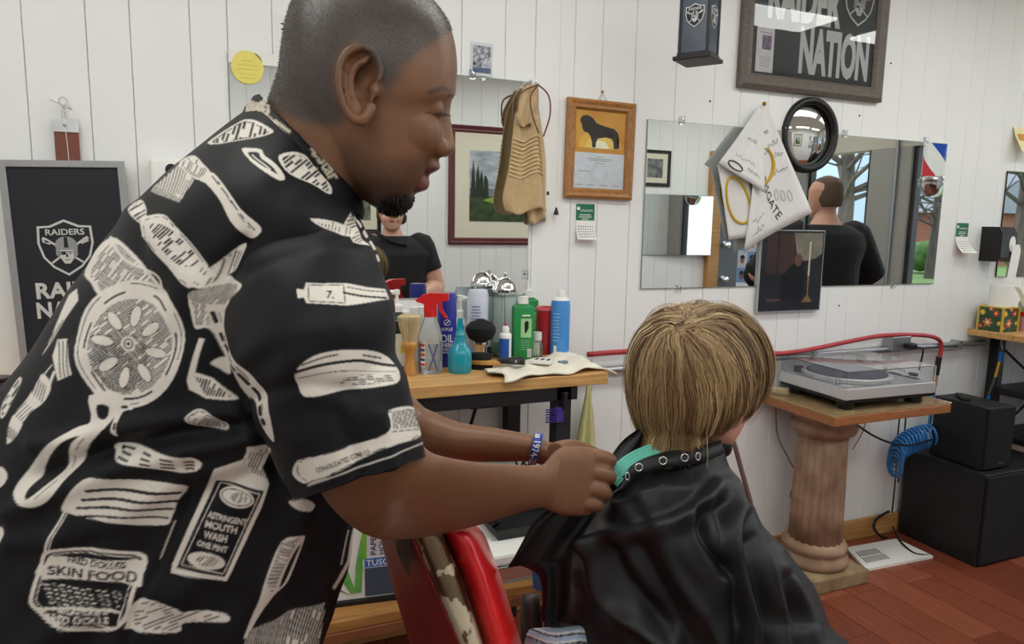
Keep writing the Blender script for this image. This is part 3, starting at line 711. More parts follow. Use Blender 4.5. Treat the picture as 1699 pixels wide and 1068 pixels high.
# ------------------------------------------------------------------ things on the counter
def at(px, py, z=ZT): return onZ(px, py, z)
def mpp(p): return float((np.asarray(p)-CAM) @ R[2])/F        # metres per pixel there
def bottle(name, label, px, py, prof, mat, n=24, group=None, sx=1.0, sy=1.0, rz=0.0, cat='bottle', part='body'):
    p = at(px, py); k = mpp(p); t = thing(name, label, cat, tuple(p), rz, group)
    obj(part, G().lathe([(r*k, z*k) for r, z in prof], n, (0, 0, 0), sx, sy), mat, t, True); return t, k
def add(t, k, name, prof, mat, n=20, c=(0, 0), sx=1.0, sy=1.0):
    return obj(name, G().lathe([(r*k, z*k) for r, z in prof], n, (c[0]*k, c[1]*k, 0), sx, sy), mat, t, True)
VIEW = math.atan2(-R[2][0], R[2][1])                          # turns a label's front to the room's viewer side
def label_wrap(t, k, r, z0, z1, a, mat, name='label', off=.3, n=10):
    c = -PI/2+VIEW+off
    ang = np.linspace(c-a/2, c+a/2, n); rr = r*k+.0008
    g = G().rings([[(rr*math.cos(q), rr*math.sin(q), z*k) for q in ang]+[((rr-.0007)*math.cos(q), (rr-.0007)*math.sin(q), z*k) for q in ang[::-1]] for z in (z0, z1)])
    return obj(name, g, mat, t)
def text_wrap(parent, k, r, z, s, size, mat, off=.3, width=None, vertical=False):
    c = -PI/2+VIEW+off; g = text_g(s, size*k, 0, .01, None if width is None else width*k); rr = r*k+.0016
    g.v = [(rr*math.cos(c+(x if not vertical else -y)/rr), rr*math.sin(c+(x if not vertical else -y)/rr), z*k+(y if not vertical else x)) for x, y, _ in g.v]
    return obj('lettering', g, mat, parent)
m_wood = M('honey beech', (198, 148, 82), .35, c2=(172, 120, 62), scale=9, stretch=(6, 6, 1.5))
m_bris = M('pale bristle', (226, 212, 172), .8, c2=(196, 178, 134), scale=60, stretch=(1, 1, .08))
def bristle_tuft(t, k, c, r0, r1, z0, z1, n, mat, seed, name='bristles', lean=(0, 0), rr=.5, dome=.1):
    rnd = random.Random(seed); g = G()
    for i in range(n):
        a = rnd.uniform(0, 2*PI); q = math.sqrt(rnd.random())
        p0 = (c[0]+q*r0*math.cos(a), c[1]+q*r0*math.sin(a), z0); dz = (z1-z0)*rnd.uniform(.92, 1)*(1-dome*q*q)
        p2 = (c[0]+q*r1*math.cos(a)+lean[0], c[1]+q*r1*math.sin(a)+lean[1], z0+dz)
        p1 = ((p0[0]*.45+p2[0]*.55), (p0[1]*.45+p2[1]*.55), z0+dz*.5)
        g.tube([[x*k for x in p] for p in (p0, p1, p2)], [rr*k, rr*k, rr*.5*k], 3)
    o = obj(name, g, mat, t); o['kind'] = 'stuff'; return o
# neck duster
t, k = bottle('neck_duster', 'wooden handled neck duster with pale bristles in front of the bottles', 680, 622,
    [(0, 0), (11, 0), (11.5, 3), (9.5, 10), (8, 26), (8, 36), (10.5, 42), (13.5, 48), (14, 54), (12, 57), (0, 57)], m_wood, cat='brush', part='handle')
add(t, k, 'bristle_core', [(8, 56), (11, 70), (17, 96), (17, 99), (0, 101)], m_bris)
bristle_tuft(t, k, (0, 0), 10, 21, 56, 104, 420, m_bris, 1, rr=.55)
# pump bottle, dark with white label
def pump(label, px, py, r, h, bodymat, pm=m_white, group='pump bottles', turn=PI, lab=None):
    t, k = bottle('pump_bottle', label, px, py, [(0, 0), (r*.97, 0), (r, 3), (r, h*.82), (r*.85, h*.93), (r*.42, h), (0, h)], bodymat, group=group)
    pu = add(t, k, 'pump_collar', [(r*.5, h), (r*.52, h+10), (r*.3, h+13), (3, h+14), (3, h+28), (5, h+28), (5, h+36), (0, h+37)], pm)
    obj('pump_spout', G().tube([(0, 0, (h+31)*k), (10*k*math.cos(VIEW+turn), 10*k*math.sin(VIEW+turn), (h+32)*k), (19*k*math.cos(VIEW+turn), 19*k*math.sin(VIEW+turn), (h+27)*k)], [4*k, 3.6*k, 2.6*k], 8, 3), pm, pu, True)
    if lab: label_wrap(t, k, r, lab[0], lab[1], 1.9, lab[2])
    return t, k
m_darkb = M('dark green bottle', (22, 42, 34), .12, coat=.5)
m_lab = M('pale label', (226, 224, 214), .6, var=.06)
t, k = pump('dark green pump bottle with white pump and pale label beside the barber\'s sleeve', 659, 612, 19, 96, m_darkb, lab=(8, 62, m_lab))
label_wrap(t, k, 19.3, 30, 44, .5, M('yellow label patch', (222, 206, 60), .6), 'label_patch', .7)
t, k = pump('white pump bottle between the blue hair spray and the jars', 764, 588, 13, 62, m_white, turn=0)
# plain white bottles at the back
for (px, py, r, h, lb) in ((668, 600, 15, 72, 'short clear bottle with wide white cap behind the neck duster'), (690, 598, 12, 76, 'white flip-cap bottle with hooked nozzle behind the neck duster'), (702, 600, 9, 78, 'narrow white capped bottle left of the trigger sprayer')):
    t, k = bottle('capped_bottle', lb, px, py, [(0, 0), (r, 0), (r, h*.75), (r*.6, h*.88), (r*.55, h*.9), (0, h*.9)], M('milky bottle', (222, 224, 222), .25), group='white capped bottles')
    add(t, k, 'cap', [(r*.75, h*.88), (r*.8, h*.9), (r*.78, h*1.18), (0, h*1.2)], m_white)
    label_wrap(t, k, r, h*.15, h*.6, 2.0, M('dark label', (44, 48, 52), .5) if r > 13 else m_lab)
# trigger sprayer, clear
m_clr = M('clear bottle', (238, 244, 246), .05, trans=.92, ior=1.12, var=.02)
m_red = M('red plastic', (214, 40, 40), .3, var=.08)
def sprayer(name, label, px, py, prof, body, head, hz, k2=1.0, rot=0.0, trig=True, group='trigger spray bottles'):
    t, k = bottle(name, label, px, py, prof, body, group=group)
    mx = Matrix.Rotation(VIEW+rot, 4, 'Z')
    def hp(poly, w_): g = G().prism([(x*k, y*k) for x, y in poly], -w_*k, w_*k); g.xf(mx @ Matrix.Rotation(PI/2, 4, 'X')); return g
    hd = obj('spray_head', hp([(x*k2, hz+y*k2) for x, y in ((-10, 0), (10, 0), (10, 12), (14, 16), (30, 19), (30, 31), (0, 31), (-14, 27), (-24, 18), (-21, 16), (-10, 13))], 6*k2), head, t)
    add(t, k, 'collar', [(9*k2, hz-8), (10.5*k2, hz-8), (10.5*k2, hz+2), (0, hz+3)], head)
    if trig: obj('trigger', hp([(x*k2, hz+y*k2) for x, y in ((12, 16), (18, 17), (20, 4), (29, -10), (25, -11), (15, 2))], 4*k2), head, hd)
    return t, k
t, k = sprayer('trigger_sprayer', 'clear spray bottle with a red trigger head and barber pole print', 714, 617,
    [(0, 0), (17, 0), (19.5, 2), (20, 8), (20, 60), (17, 72), (11, 88), (10, 96), (0, 96)], m_clr, m_red, 101)
obj('liquid', G().lathe([(0, 1*k), (17*k, 1*k), (18.5*k, 3*k), (18.5*k, 50*k), (0, 50*k)], 20), M('water', (232, 238, 240), .02, trans=.9, ior=1.15, var=.01), t, True)
lp = label_wrap(t, k, 20, 12, 56, .42, m_white, 'pole_print', -.55, 6)
for q in range(5): label_wrap(t, k, 20.3, 14+q*8, 18+q*8, .4, (M('pole red', (206, 60, 60), .5), M('pole blue', (60, 76, 140), .5))[q % 2], 'pole_stripe', -.55, 6)
for sg in (-1, 1):
    c_ = -PI/2+VIEW+.35; rr = 20*k+.001
    obj('razor_print', G().tube([(rr*math.cos(c_+sg*u*.36), rr*math.sin(c_+sg*u*.36), (28+u*22)*k) for u in np.linspace(-1, 1, 7)], 1.1*k, 5), M('indigo print', (86, 84, 140), .5), t)
# tall blue hair spray
t, k = bottle('blue_hair_spray', 'tall dark blue hair spray can with white lettering behind the trigger sprayer', 741, 606, [(0, 0), (15.5, 0), (16, 2), (16, 114), (14, 121), (0, 122)], M('royal blue can', (34, 44, 150), .3, coat=.3), group='spray cans', cat='spray can')
for s_, z_, sz, wd in (('ISOPLUS', 63, 5, 19), ('OIL', 48, 12.5, 21), ('SHEEN', 37, 6.5, 19), ('PROTECTIVE', 30, 3.4, 20), ('HAIR SPRAY', 25, 3.2, 19)): text_wrap(t, k, 16, z_, s_, sz, m_white, .12, wd)
g = G(); c_ = -PI/2+VIEW+.12; rr = 16*k+.0014
g.tube([(rr*math.cos(c_+.3*math.cos(a)), rr*math.sin(c_+.3*math.cos(a)), (74+4.6*math.sin(a))*k) for a in np.linspace(0, 2*PI, 18)[:-1]], .5*k, 4, 1, True)
g.tube([(rr*math.cos(c_+.2*u), rr*math.sin(c_+.2*u), (74+3*u)*k) for u in (-1, 0, 1)], .7*k, 4)
obj('round_logo', g, m_white, t)
# turquoise spray bottle
t, k = bottle('turquoise_sprayer', 'round turquoise spray bottle with a long ribbed neck', 763, 617, [(0, 0), (18, 0), (19.5, 3), (20, 12), (20, 30), (18, 38), (12, 46), (9.5, 52), (9.5, 57), (8.5, 58), (8.5, 63), (7.5, 64), (6.5, 74), (0, 75)], M('turquoise plastic', (28, 152, 176), .22, coat=.5), group='trigger spray bottles')
mx = Matrix.Rotation(VIEW, 4, 'Z') @ Matrix.Rotation(PI/2, 4, 'X')
obj('spray_head', G().prism([(x*k, y*k) for x, y in ((-6, 68), (6, 68), (7, 76), (4, 82), (4, 90), (-4, 90), (-5, 80))], -4*k, 4*k).xf(mx), MATS['turquoise plastic'], t)
# black powder brush standing on its chrome handle
t, k = bottle('powder_brush', 'round black powder brush on a chrome handle', 797, 600, [(0, 0), (9, 0), (9, 26), (12, 30), (12, 34), (0, 34)], m_chrome, cat='brush', part='handle')
m_bb = M('black bristle', (20, 20, 22), .85, scale=80)
add(t, k, 'bristle_core', [(8, 33), (20, 40), (25, 50), (25, 58), (18, 66), (8, 70), (0, 71)], m_bb)
bristle_tuft(t, k, (0, 0), 9, 24, 34, 74, 700, m_bb, 3, rr=.5, dome=.5)
# club brush
p = at(800, 612); k = mpp(p); t = thing('club_brush', 'oval wooden clothes brush with black bristles lying by the turquoise bottle', 'brush', tuple(p), VIEW-.12)
obj('back', G().lathe([(0, 8*k), (24*k, 9*k), (25*k, 13*k), (23*k, 16*k), (0, 17*k)], 24, (2*k, 0, 0), 1.0, .5).box((24*k, 0, 12*k), (14*k, 12*k, 7*k), 2*k), m_wood, t, True)
obj('bristle_block', G().lathe([(0, 0), (19*k, 0), (20*k, 8*k), (0, 9*k)], 20, (-2*k, 0, 0), 1, .5), m_bb, t, True)
obj('upper_bristles', G().lathe([(0, 16*k), (19*k, 16*k), (20*k, 22*k), (17*k, 27*k), (0, 28*k)], 20, (-4*k, 0, 0), 1, .5), m_bb, t, True)
# jars with chrome lids
m_jar = M('jar glass', (236, 244, 242), .03, trans=.95, ior=1.12, var=.01)
def jar(label, px, py, r, h, liquid):
    t, k = bottle('disinfectant_jar', label, px, py, [(0, 0), (r*.95, 0), (r, 3), (r, h), (r*.96, h), (r*.95, 4), (0, 3)], m_jar, cat='jar', group='glass jars with chrome lids')
    ld = add(t, k, 'lid', [(r*1.06, h-1), (r*1.08, h+3), (r*.98, h+6), (r*.9, h+12), (r*.55, h+20), (r*.2, h+23), (0, h+24)], m_chrome)
    obj('knob', G().lathe([(2*k, (h+23)*k), (3.5*k, (h+26)*k), (2.5*k, (h+30)*k), (0, (h+31)*k)], 12), m_chrome, ld, True)
    obj('lift_rod', G().tube([(0, 0, 6*k), (0, 0, (h+22)*k)], .8*k, 6), m_steel, t)
    if liquid: obj('green_liquid', G().lathe([(0, 4*k), (r*.93*k, 4*k), (r*.93*k, h*liquid*k), (0, h*liquid*k)], 20), M('green disinfectant', (150, 206, 178), .05, trans=.8, ior=1.15), t, True)
    return t, k
jar('tall glass jar with chrome lid and green liquid', 836, 590, 21, 108, .2)
jar('glass jar with chrome lid behind the white aerosol can', 797, 584, 20, 112, 0)
t, k = bottle('white_aerosol', 'white and pale blue aerosol can in front of a chrome lidded jar', 792, 592, [(0, 0), (17, 0), (17.5, 2), (17.5, 104), (15, 112), (0, 113)], M('pearl white can', (214, 220, 234), .3), group='spray cans', cat='spray can')
label_wrap(t, k, 17.6, 30, 62, .5, M('navy patch', (36, 62, 140), .4), 'label_patch', .95)
for q in range(6): label_wrap(t, k, 17.6, 60+q*5, 61.6+q*5, 1.0-.12*(q % 3), M('grey blue print', (120, 134, 170), .6), 'print_line', -.15)
# whisk and comb handles standing in the jars
p = at(763, 576); k = mpp(p); t = thing('wire_whisk', 'wire balloon whisk with turquoise handle standing upright in a clear beaker', 'whisk', tuple(p))
obj('handle', G().tube([(0, 0, 130*k), (-1*k, 0, 172*k)], [2.4*k, 2.8*k], 8), MATS['turquoise plastic'], t, True)
for q in range(4):
    a = q*PI/4; obj('wire', G().tube([(0, 0, 131*k), (12*k*math.cos(a), 12*k*math.sin(a), 118*k), (20*k*math.cos(a), 20*k*math.sin(a), 90*k), (19*k*math.cos(a), 19*k*math.sin(a), 60*k), (0, 0, 38*k), (-19*k*math.cos(a), -19*k*math.sin(a), 60*k), (-20*k*math.cos(a), -20*k*math.sin(a), 90*k), (-12*k*math.cos(a), -12*k*math.sin(a), 118*k), (0, 0, 131*k)], .45*k, 4, 4), m_steel, t)
obj('beaker', G().lathe([(0, 0), (17*k, 0), (19*k, 100*k), (18*k, 100*k), (16*k, 3*k), (0, 3*k)], 20), m_jar, t, True)
p = at(797, 584); k = mpp(p); t = thing('comb_handle', 'turquoise comb handle sticking up out of the chrome lidded jar', 'comb', tuple(p+np.array([0, -.004, (136)*k])))
obj('stem', G().box((0, 0, 20*k), (5*k, 2.6*k, 42*k), .8*k), M('deep turquoise', (26, 120, 138), .3), t)
# small blue bottle, green bottles, red tub, blue can
t, k = bottle('blue_dropper', 'small blue bottle with white cone cap and red tip', 838, 598, [(0, 0), (10, 0), (10.5, 2), (10.5, 38), (0, 39)], M('mid blue label', (46, 98, 190), .35), group='small bottles')
add(t, k, 'cap', [(10.5, 38), (10.5, 44), (9, 46), (6, 47), (6.5, 54), (4, 58), (0, 59)], m_white); add(t, k, 'tip', [(2, 58), (1.6, 62), (0, 62.5)], m_red)
label_wrap(t, k, 10.5, 2, 38, .5, m_white, 'white_print', .9)
m_gb = M('green bottle', (42, 142, 78), .3, var=.06)
def square_bottle(label, px, py, w_, h, rot):
    p = at(px, py); k = mpp(p); t = thing('green_bottle', label, 'bottle', tuple(p), VIEW+rot, 'square green bottles')
    obj('body', G().box((0, 0, h*.42*k), (w_*k, w_*.62*k, h*.84*k), 2.2*k, seg=3), m_gb, t, True)
    obj('shoulder', G().rings([[(x*s_*k, y*s_*.62*k, z*k) for x, y in rect(w_, w_)] for s_, z in ((.96, h*.83), (.5, h*.88))]), m_gb, t)
    add(t, k, 'cap', [(w_*.24, h*.87), (w_*.27, h*.88), (w_*.26, h*.99), (0, h)], m_white)
    yy = -w_*.31*k-.0006
    mx = Matrix.Translation((0, yy, 0)) @ Matrix.Rotation(PI/2, 4, 'X')
    lb = obj('label', G().prism([(x*k, y*k) for x, y in rect(w_*.52, h*.3, w_*.12, h*.5)], 0, .0006).xf(mx), M('light green label', (164, 214, 150), .5), t)
    obj('figure_print', G().prism([(x*k, y*k) for x, y in ((2, h*.42), (4, h*.42), (5, h*.55), (8, h*.5), (8, h*.6), (4, h*.62), (1, h*.58))], .0006, .001).xf(mx), m_ink, lb)
    obj('print_line', G().prism([(x*k, y*k) for x, y in rect(w_*.4, h*.025, w_*.12, h*.7)], .0, .0006).xf(mx), m_white, lb)
    g = G()
    for q in range(5): g.prism([(x*k, y*k) for x, y in rect(w_*.46, .9, w_*.1, h*(.3-.035*q))], .0, .0005)
    obj('small_print', g.xf(mx), M('pale green print', (140, 196, 150), .6), lb)
    bc = obj('barcode', G().prism([(x*k, y*k) for x, y in rect(w_*.2, h*.13, w_*.3, h*.1)], 0, .0007).xf(mx), m_white, t)
    for q in range(4): obj('bar', G().prism([(x*k, y*k) for x, y in rect(.5, h*.1, w_*.3-2.2+q*1.4, h*.1)], .0007, .001).xf(mx), m_ink, bc)
    return t, k
square_bottle('square green bottle with a light green picture label, nearest the trimmer', 866, 594, 34, 104, .16)
square_bottle('square green bottle half hidden behind another green bottle', 874, 580, 33, 100, .16)
t, k = bottle('red_tub', 'red translucent tub between the green bottles and the blue can', 903, 586, [(0, 0), (12, 0), (14.5, 76), (13.5, 76), (11, 2), (0, 2)], M('red translucent', (206, 50, 60), .2, trans=.3), cat='tub')
add(t, k, 'rim', [(14.5, 72), (15.5, 73), (15.5, 77), (14, 78), (13.5, 73)], M('pink rim', (226, 110, 116), .3))
t, k = bottle('cotton_bottle', 'small clear bottle of white swabs with a white cap', 890, 592, [(0, 0), (10, 0), (10.5, 2), (10.5, 22), (7, 29), (0, 30)], m_clr, group='small bottles')
add(t, k, 'cap', [(7.5, 28), (8.5, 29), (8.5, 42), (0, 43)], M('grey white cap', (214, 216, 216), .4))
for q in range(6): obj('swab', G().tube([((q-3)*2.2*k, (q % 2)*3*k, 2*k), ((q-2.5)*1.4*k, 0, 24*k)], 1.4*k, 6), M('cotton', (232, 226, 208), .9), t)
t, k = bottle('light_blue_aerosol', 'tall light blue aerosol can with white cap at the right end of the bottles', 928, 589, [(0, 0), (15.5, 0), (16, 2), (16, 84), (14.5, 92), (0, 93)], M('sky blue can', (72, 146, 222), .3, coat=.3), group='spray cans', cat='spray can')
add(t, k, 'shoulder', [(14.5, 92), (10, 97), (0, 98)], m_white); add(t, k, 'cap', [(6.5, 97), (6.5, 106), (5, 109), (0, 110)], m_white)
label_wrap(t, k, 16, 3, 18, .35, m_white, 'barcode_patch', -.55)
for q in range(9): label_wrap(t, k, 16, 70-q*5.5, 71.2-q*5.5, .8-.1*(q % 3), M('pale blue print', (170, 206, 240), .6), 'print_line', -.5)
t, k = bottle('small_dark_bottle', 'small dark bottle tucked behind the powder brush', 806, 592, [(0, 0), (9, 0), (9, 18), (0, 19)], M('dark glass', (40, 58, 56), .1), group='small bottles')
add(t, k, 'cap', [(7, 18), (7.5, 19), (7.5, 27), (0, 28)], M('grey cap', (186, 190, 190), .4))
t, k = bottle('dark_turned_stand', 'dark turned wooden stand with a flared top at the far left of the counter', 2, 692, [(0, 0), (13, 0), (12, 4), (6, 12), (5, 24), (8, 34), (14, 44), (15, 54), (12, 60), (0, 60)], M('dark stained wood', (52, 40, 46), .35, var=.2), cat='stand', part='stem')
add(t, k, 'flared_top', [(12, 60), (19, 65), (19, 68), (0, 69)], MATS['dark stained wood'])
# cloth over the counter end
m_cloth = M('white terry cloth', (238, 232, 216), .95, var=.05, bump=.7, bscale=420)
tw = thing('counter_towel', 'white terry towel spread over the right end of the counter', 'towel', (.98, -.3, ZT))
nu, nv = 46, 26; gx_ = np.zeros((nu, nv, 3))
rim = [onZ(x, y, ZT) for x, y in ((808, 608), (826, 622), (842, 627), (870, 623), (900, 624), (925, 620), (945, 613))]
A_, B_, C_, D_ = onZ(812, 607, ZT), onZ(838, 629, ZT), onZ(1040, 628, ZT-.02), onZ(985, 588, ZT)
B_ = np.array([.745, -.445, ZT]); A_ = np.array([.72, -.31, ZT]); C_ = np.array([1.135, -.40, ZT]); D_ = np.array([1.12, -.10, ZT])
rnd = np.random.RandomState(4); ph = rnd.uniform(0, 6, 8)
for i in range(nu):
    for j in range(nv):
        u, v_ = i/(nu-1), j/(nv-1)
        p = (B_*(1-u)+C_*u)*(1-v_)+(A_*(1-u)+D_*u)*v_
        p = p+np.array([.012*math.sin(9*v_+ph[0]), .008*math.sin(14*u+ph[1])*(1-v_), 0])
        z = ZT+.0125+.004*math.sin(11*u+5*v_+ph[2])+.003*math.sin(23*u-9*v_+ph[3])
        if p[0] > 1.085: z -= (p[0]-1.085)*.45+.006*math.sin(20*v_)
        if p[1] < -.432 and p[0] < 1.085: z -= max(0, (-.432-p[1]))*.5
        gx_[i, j] = (p[0], p[1], z)
g = G(); rs = [[tuple(gx_[i, j]) for j in range(nv)]+[tuple(gx_[i, j]-np.array([0, 0, .005])) for j in range(nv-1, -1, -1)] for i in range(nu)]
obj('cloth', g.rings(rs), m_cloth, tw, 'all', world=True)
# trimmer, comb box, small grey clip on the towel
zt_ = ZT+.019
def ont(px, py): return onZ(px, py, zt_)
p = ont(846, 604); k = mpp(p); t = thing('hair_trimmer', 'black cordless hair trimmer lying on the white towel', 'trimmer', tuple(p), VIEW-.22)
obj('body', G().rings([[(x*k, y*k, z*k) for y, z in [(w_*math.cos(a)*1.0, h_*.5+h_*.5*math.sin(a)) for a in np.linspace(0, 2*PI, 13)[:-1]]] for x, w_, h_ in ((-24, 5, 5), (-16, 6, 9), (0, 7, 12), (14, 8, 14), (22, 7, 13), (25, 5, 9))]), m_black, t, 'all')
obj('grip_panel', G().box((10*k, -7.4*k, 7*k), (16*k, 1.4*k, 6*k), .6*k), M('dark grey rubber', (62, 64, 68), .5), t); obj('switch', G().box((12*k, -8.2*k, 7*k), (2.4*k, 1*k, 4*k), .3*k), m_silver, t)
obj('blade', G().box((-25*k, 0, 2.5*k), (4*k, 10*k, 2*k), .3*k), m_chrome, t)
p = ont(899, 602); k = mpp(p); t = thing('guard_box', 'flat white box with black comb prints lying on the towel', 'box', tuple(p), VIEW-.3)
obj('box', G().box((0, 0, 3*k), (34*k, 22*k, 6*k), .8*k), m_white, t)
for q in range(3): obj('comb_print', G().box(((-9+q*10)*k, 1*k, 6.1*k), (5*k, 13*k, .4*k), 0, -.1), m_ink, t)
p = ont(934, 602); k = mpp(p); t = thing('hair_clip', 'small grey blue clip lying on the towel end', 'clip', tuple(p), VIEW-.5)
obj('jaw', G().box((0, 0, 1.6*k), (17*k, 7*k, 3*k), 1.2*k), M('grey blue plastic', (128, 142, 162), .4), t); obj('lever', G().box((4*k, 0, 3.8*k), (9*k, 4*k, 1.6*k), .6*k), M('grey blue plastic', (128, 142, 162), .4), t)
# towel hanging from the counter end and clipper guard on the leg
p = onY(984, 640, -.10); t = hung('green_towel', 'pale green and white towel hanging below the counter end', 'towel', p[0], p[2], -.05)
m_gt = M('pale green towelling', (206, 206, 146), .95, var=.1, bump=.6, bscale=400)
obj('green_fold', strip([(-.006, .006, .0, .02, 0), (-.014, .014, -.05, .022, .006), (-.03, .02, -.12, .024, .01), (-.045, .03, -.22, .024, .014), (-.055, .036, -.36, .024, .016)], .007), m_gt, t, 'all')
obj('white_fold', strip([(.0, .008, .0, .006, 0), (.0, .026, -.07, .008, .008), (.005, .05, -.2, .008, .012), (.0, .06, -.36, .008, .012)], .006), m_cloth, t, 'all')
obj('loop', G().tube([(0, -.005, .02), (-.004, .02, .015), (.004, .035, .01), (.006, .0, .01)], .004, 6, 4), m_gt, t, True)
p = onY(925, 688, -.43); t = thing('clipper_guard', 'purple toothed clipper guard hung on the counter leg', 'clipper guard', tuple(p), 0)
m_pur = M('purple plastic', (70, 48, 140), .35)
obj('block', G().box((.005, 0, 0), (.026, .016, .044), .003), m_pur, t)
for q in range(6): obj('tooth', G().box((-.022, -.002, -.018+.0072*q), (.034, .006, .0026)), m_pur, t)
p = onY(936, 665, -.436); t = thing('clipper_lever', 'small black clipper attachment above the purple guard', 'clipper guard', tuple(p), 0)
obj('plate', G().box((0, 0, 0), (.012, .02, .05), .002), m_black, t); obj('tab', G().box((.004, 0, .02), (.014, .014, .012), .002), m_black, t)
# things standing on the lower shelf: aloe box, wall tile strip, clear bin, tools
p = np.array([.262, -.33, ZS]); t = thing('paper_holder_box', 'white product box with an aloe plant picture and blue band on the lower shelf', 'box', tuple(p), VIEW*.3)
obj('carton', G().b2((-.22, 0, .012), (.24, .10, .30), .002), m_white, t)
fz = Matrix.Translation((0, -.0006, 0)) @ Matrix.Rotation(PI/2, 4, 'X')
obj('base_strip', G().b2((-.24, -.012, 0), (.26, .11, .012)), m_black, t)
pan = obj('side_panel_print', G().prism(rect(.13, .26, .17, .17), 0, .0006).xf(fz), M('lilac grey', (214, 212, 224), .6), t)
obj('green_band', G().prism(rect(.012, .16, .10, .21), .0006, .001).xf(fz), M('leaf green band', (126, 190, 60), .6), t)
obj('blue_band', G().prism(rect(.14, .026, .17, .118), .0006, .001).xf(fz), M('blue band', (48, 108, 180), .6), pan)
obj('dark_band', G().prism(rect(.14, .085, .17, .06), .0006, .001).xf(fz), M('slate band', (66, 78, 96), .6), pan)
obj('lettering', text_g('TUSCAN', .018, .0013, .01, .1, at=(.155, .118)).xf(fz @ Matrix.Identity(4)), m_white, pan)
def vtext(s, size, x, y, w_): 
    g = text_g(s, size, .0013, .01, w_); g.v = [(x-b, y+a, z) for a, b, z in g.v]; return g.xf(fz)
obj('lettering', vtext('PAPER', .016, .125, .175, .07), m_ink, pan); obj('lettering', vtext('HOLDER', .016, .148, .182, .085), m_ink, pan)
m_aloe = M('aloe green', (70, 150, 66), .6, c2=(120, 186, 96), scale=20)
al = [((.06, .02), (.02, .09), (-.02, .16), (.05, .10), (.075, .02)), ((.05, .02), (-.02, .07), (-.07, .085), (.01, .05), (.06, .015)), ((.07, .02), (.075, .1), (.092, .19), (.095, .09), (.09, .02)), ((.03, .015), (-.02, .02), (-.05, .03), (.0, .012))]
for q, a in enumerate(al): obj('aloe_leaf', G().prism([(x, y+.012) for x, y in a], .0006+.0002*q, .001+.0002*q).xf(fz), m_aloe, t)
g = G()
for q in range(3): g.prism(rect(.05, .004, .03, .235-.022*q), .0006, .001)
obj('small_print', g.xf(fz), m_grey, t)
t = thing('clear_bin', 'clear plastic bin with a blue handle under the counter end', 'bin', (.80, -.30, ZS))
obj('tub', G().rings([[(x*s_, y*s_, z) for x, y in rect(.2, .2)] for s_, z in ((.9, 0), (1, .36), (.97, .36), (.87, .006))]), M('frosted plastic', (206, 210, 206), .25, trans=.5), t)
obj('lid', G().box((0, 0, .365), (.22, .22, .012), .004), M('frosted lid', (190, 192, 184), .3, trans=.3), t); obj('handle', G().box((.07, -.1, .34), (.05, .02, .02), .004), M('bin blue', (36, 96, 170), .4), t)
# cables under the counter
for i, pts in enumerate(([(.52, -.1, .93), (.54, -.1, .86), (.57, -.09, .7), (.6, -.08, .45)], [(.78, -.1, .935), (.79, -.1, .86), (.77, -.09, .76), (.72, -.08, .6), (.7, -.08, .4)])):
    tag(obj('power_cable', G().tube(pts, .006, 8, 5), m_black, None, True), ('thin black cable hanging below the counter beside the barber\'s far arm', 'black cable curving below the counter left of the steel bracket')[i], 'cable', 'cables under the counter')
# low white stand with chrome edge and black tray behind the chair
t = thing('white_side_stand', 'low white topped stand with a chrome edge behind the red chair', 'stand', (.80, -.62, 0))
obj('top', G().box((.05, 0, .60), (.52, .24, .03), .008), m_white, t); obj('chrome_edge', G().b2((-.22, -.125, .55), (.31, -.118, .585), .003), m_chrome, t)
for sx in (-.18, .28):
    for sy in (-.1, .1): obj('leg', G().tube([(sx, sy, 0), (sx, sy, .585)], .012, 8), m_steel, t, True)
t = thing('black_tray', 'black tray standing on the white stand behind the chair', 'tray', (.74, -.60, .615))
obj('tray', G().rings([[(x*s_, y*s_, z) for x, y in rect(.22, .14)] for s_, z in ((.9, 0), (1, .03), (.95, .03), (.86, .006))]), m_black, t)
obj('handle_knob', G().ball((-.1, -.03, .045), .022, 12, 8), m_black, t, True)
for i, x in enumerate((.80, .87)):
    t = thing('scissors', ('hanging steel shears nearer the barber\'s forearm', 'hanging steel shears nearer the cape')[i], 'scissors', (x, -.455, .72), 0, 'shears under the counter')
    for sg in (-1, 1):
        obj('blade', G().prism([(sg*.002, 0), (sg*.012, -.02), (sg*.009, -.1), (0, -.12)][::sg], -.001*sg, .002).xf(Matrix.Rotation(PI/2, 4, 'X')), m_steel, t)
        obj('handle_ring', G().tube([(sg*.012+.011*math.cos(a), .002, .022+.018*math.sin(a)) for a in np.linspace(0, 2*PI, 14)[:-1]], .003, 6, 1, True), m_black, t, True)
# ------------------------------------------------------------------ conduit, hose, outlet
ZP = .888
t = thing('wall_pipe', 'grey steel conduit running along the wall behind the turntable', 'pipe', (1.3, -.03, ZP))
obj('pipe', G().tube([(.4, -.03, ZP), (3.4, -.03, ZP)], .014, 10), m_steel, t, True, world=True)
for x in (1.25, 2.3, 3.2): obj('clamp', G().b2((x, -.05, ZP-.02), (x+.02, 0, ZP+.02), .003), m_steel, t, world=True)
m_redh = M('red rubber hose', (178, 58, 68), .45, var=.1)
t = thing('red_air_hose', 'red rubber air hose on the conduit, bending down behind the turntable', 'hose', (2.0, -.05, ZP+.03))
def wl(*pp): return [onY(x, y, Y) for x, y, Y in pp]
obj('hose', G().tube(wl((975, 588, -.045), (1046, 583, -.045), (1180, 581, -.045), (1300, 586, -.045), (1420, 564, -.045), (1470, 556, -.045), (1530, 556, -.045), (1556, 562, -.045), (1562, 575, -.045), (1558, 595, -.045)), .0095, 10, 4), m_redh, t, 'all', world=True)
obj('black_sleeve', G().tube(wl((1558, 592, -.045), (1553, 622, -.046)), .0125, 10), m_black, t, True, world=True)
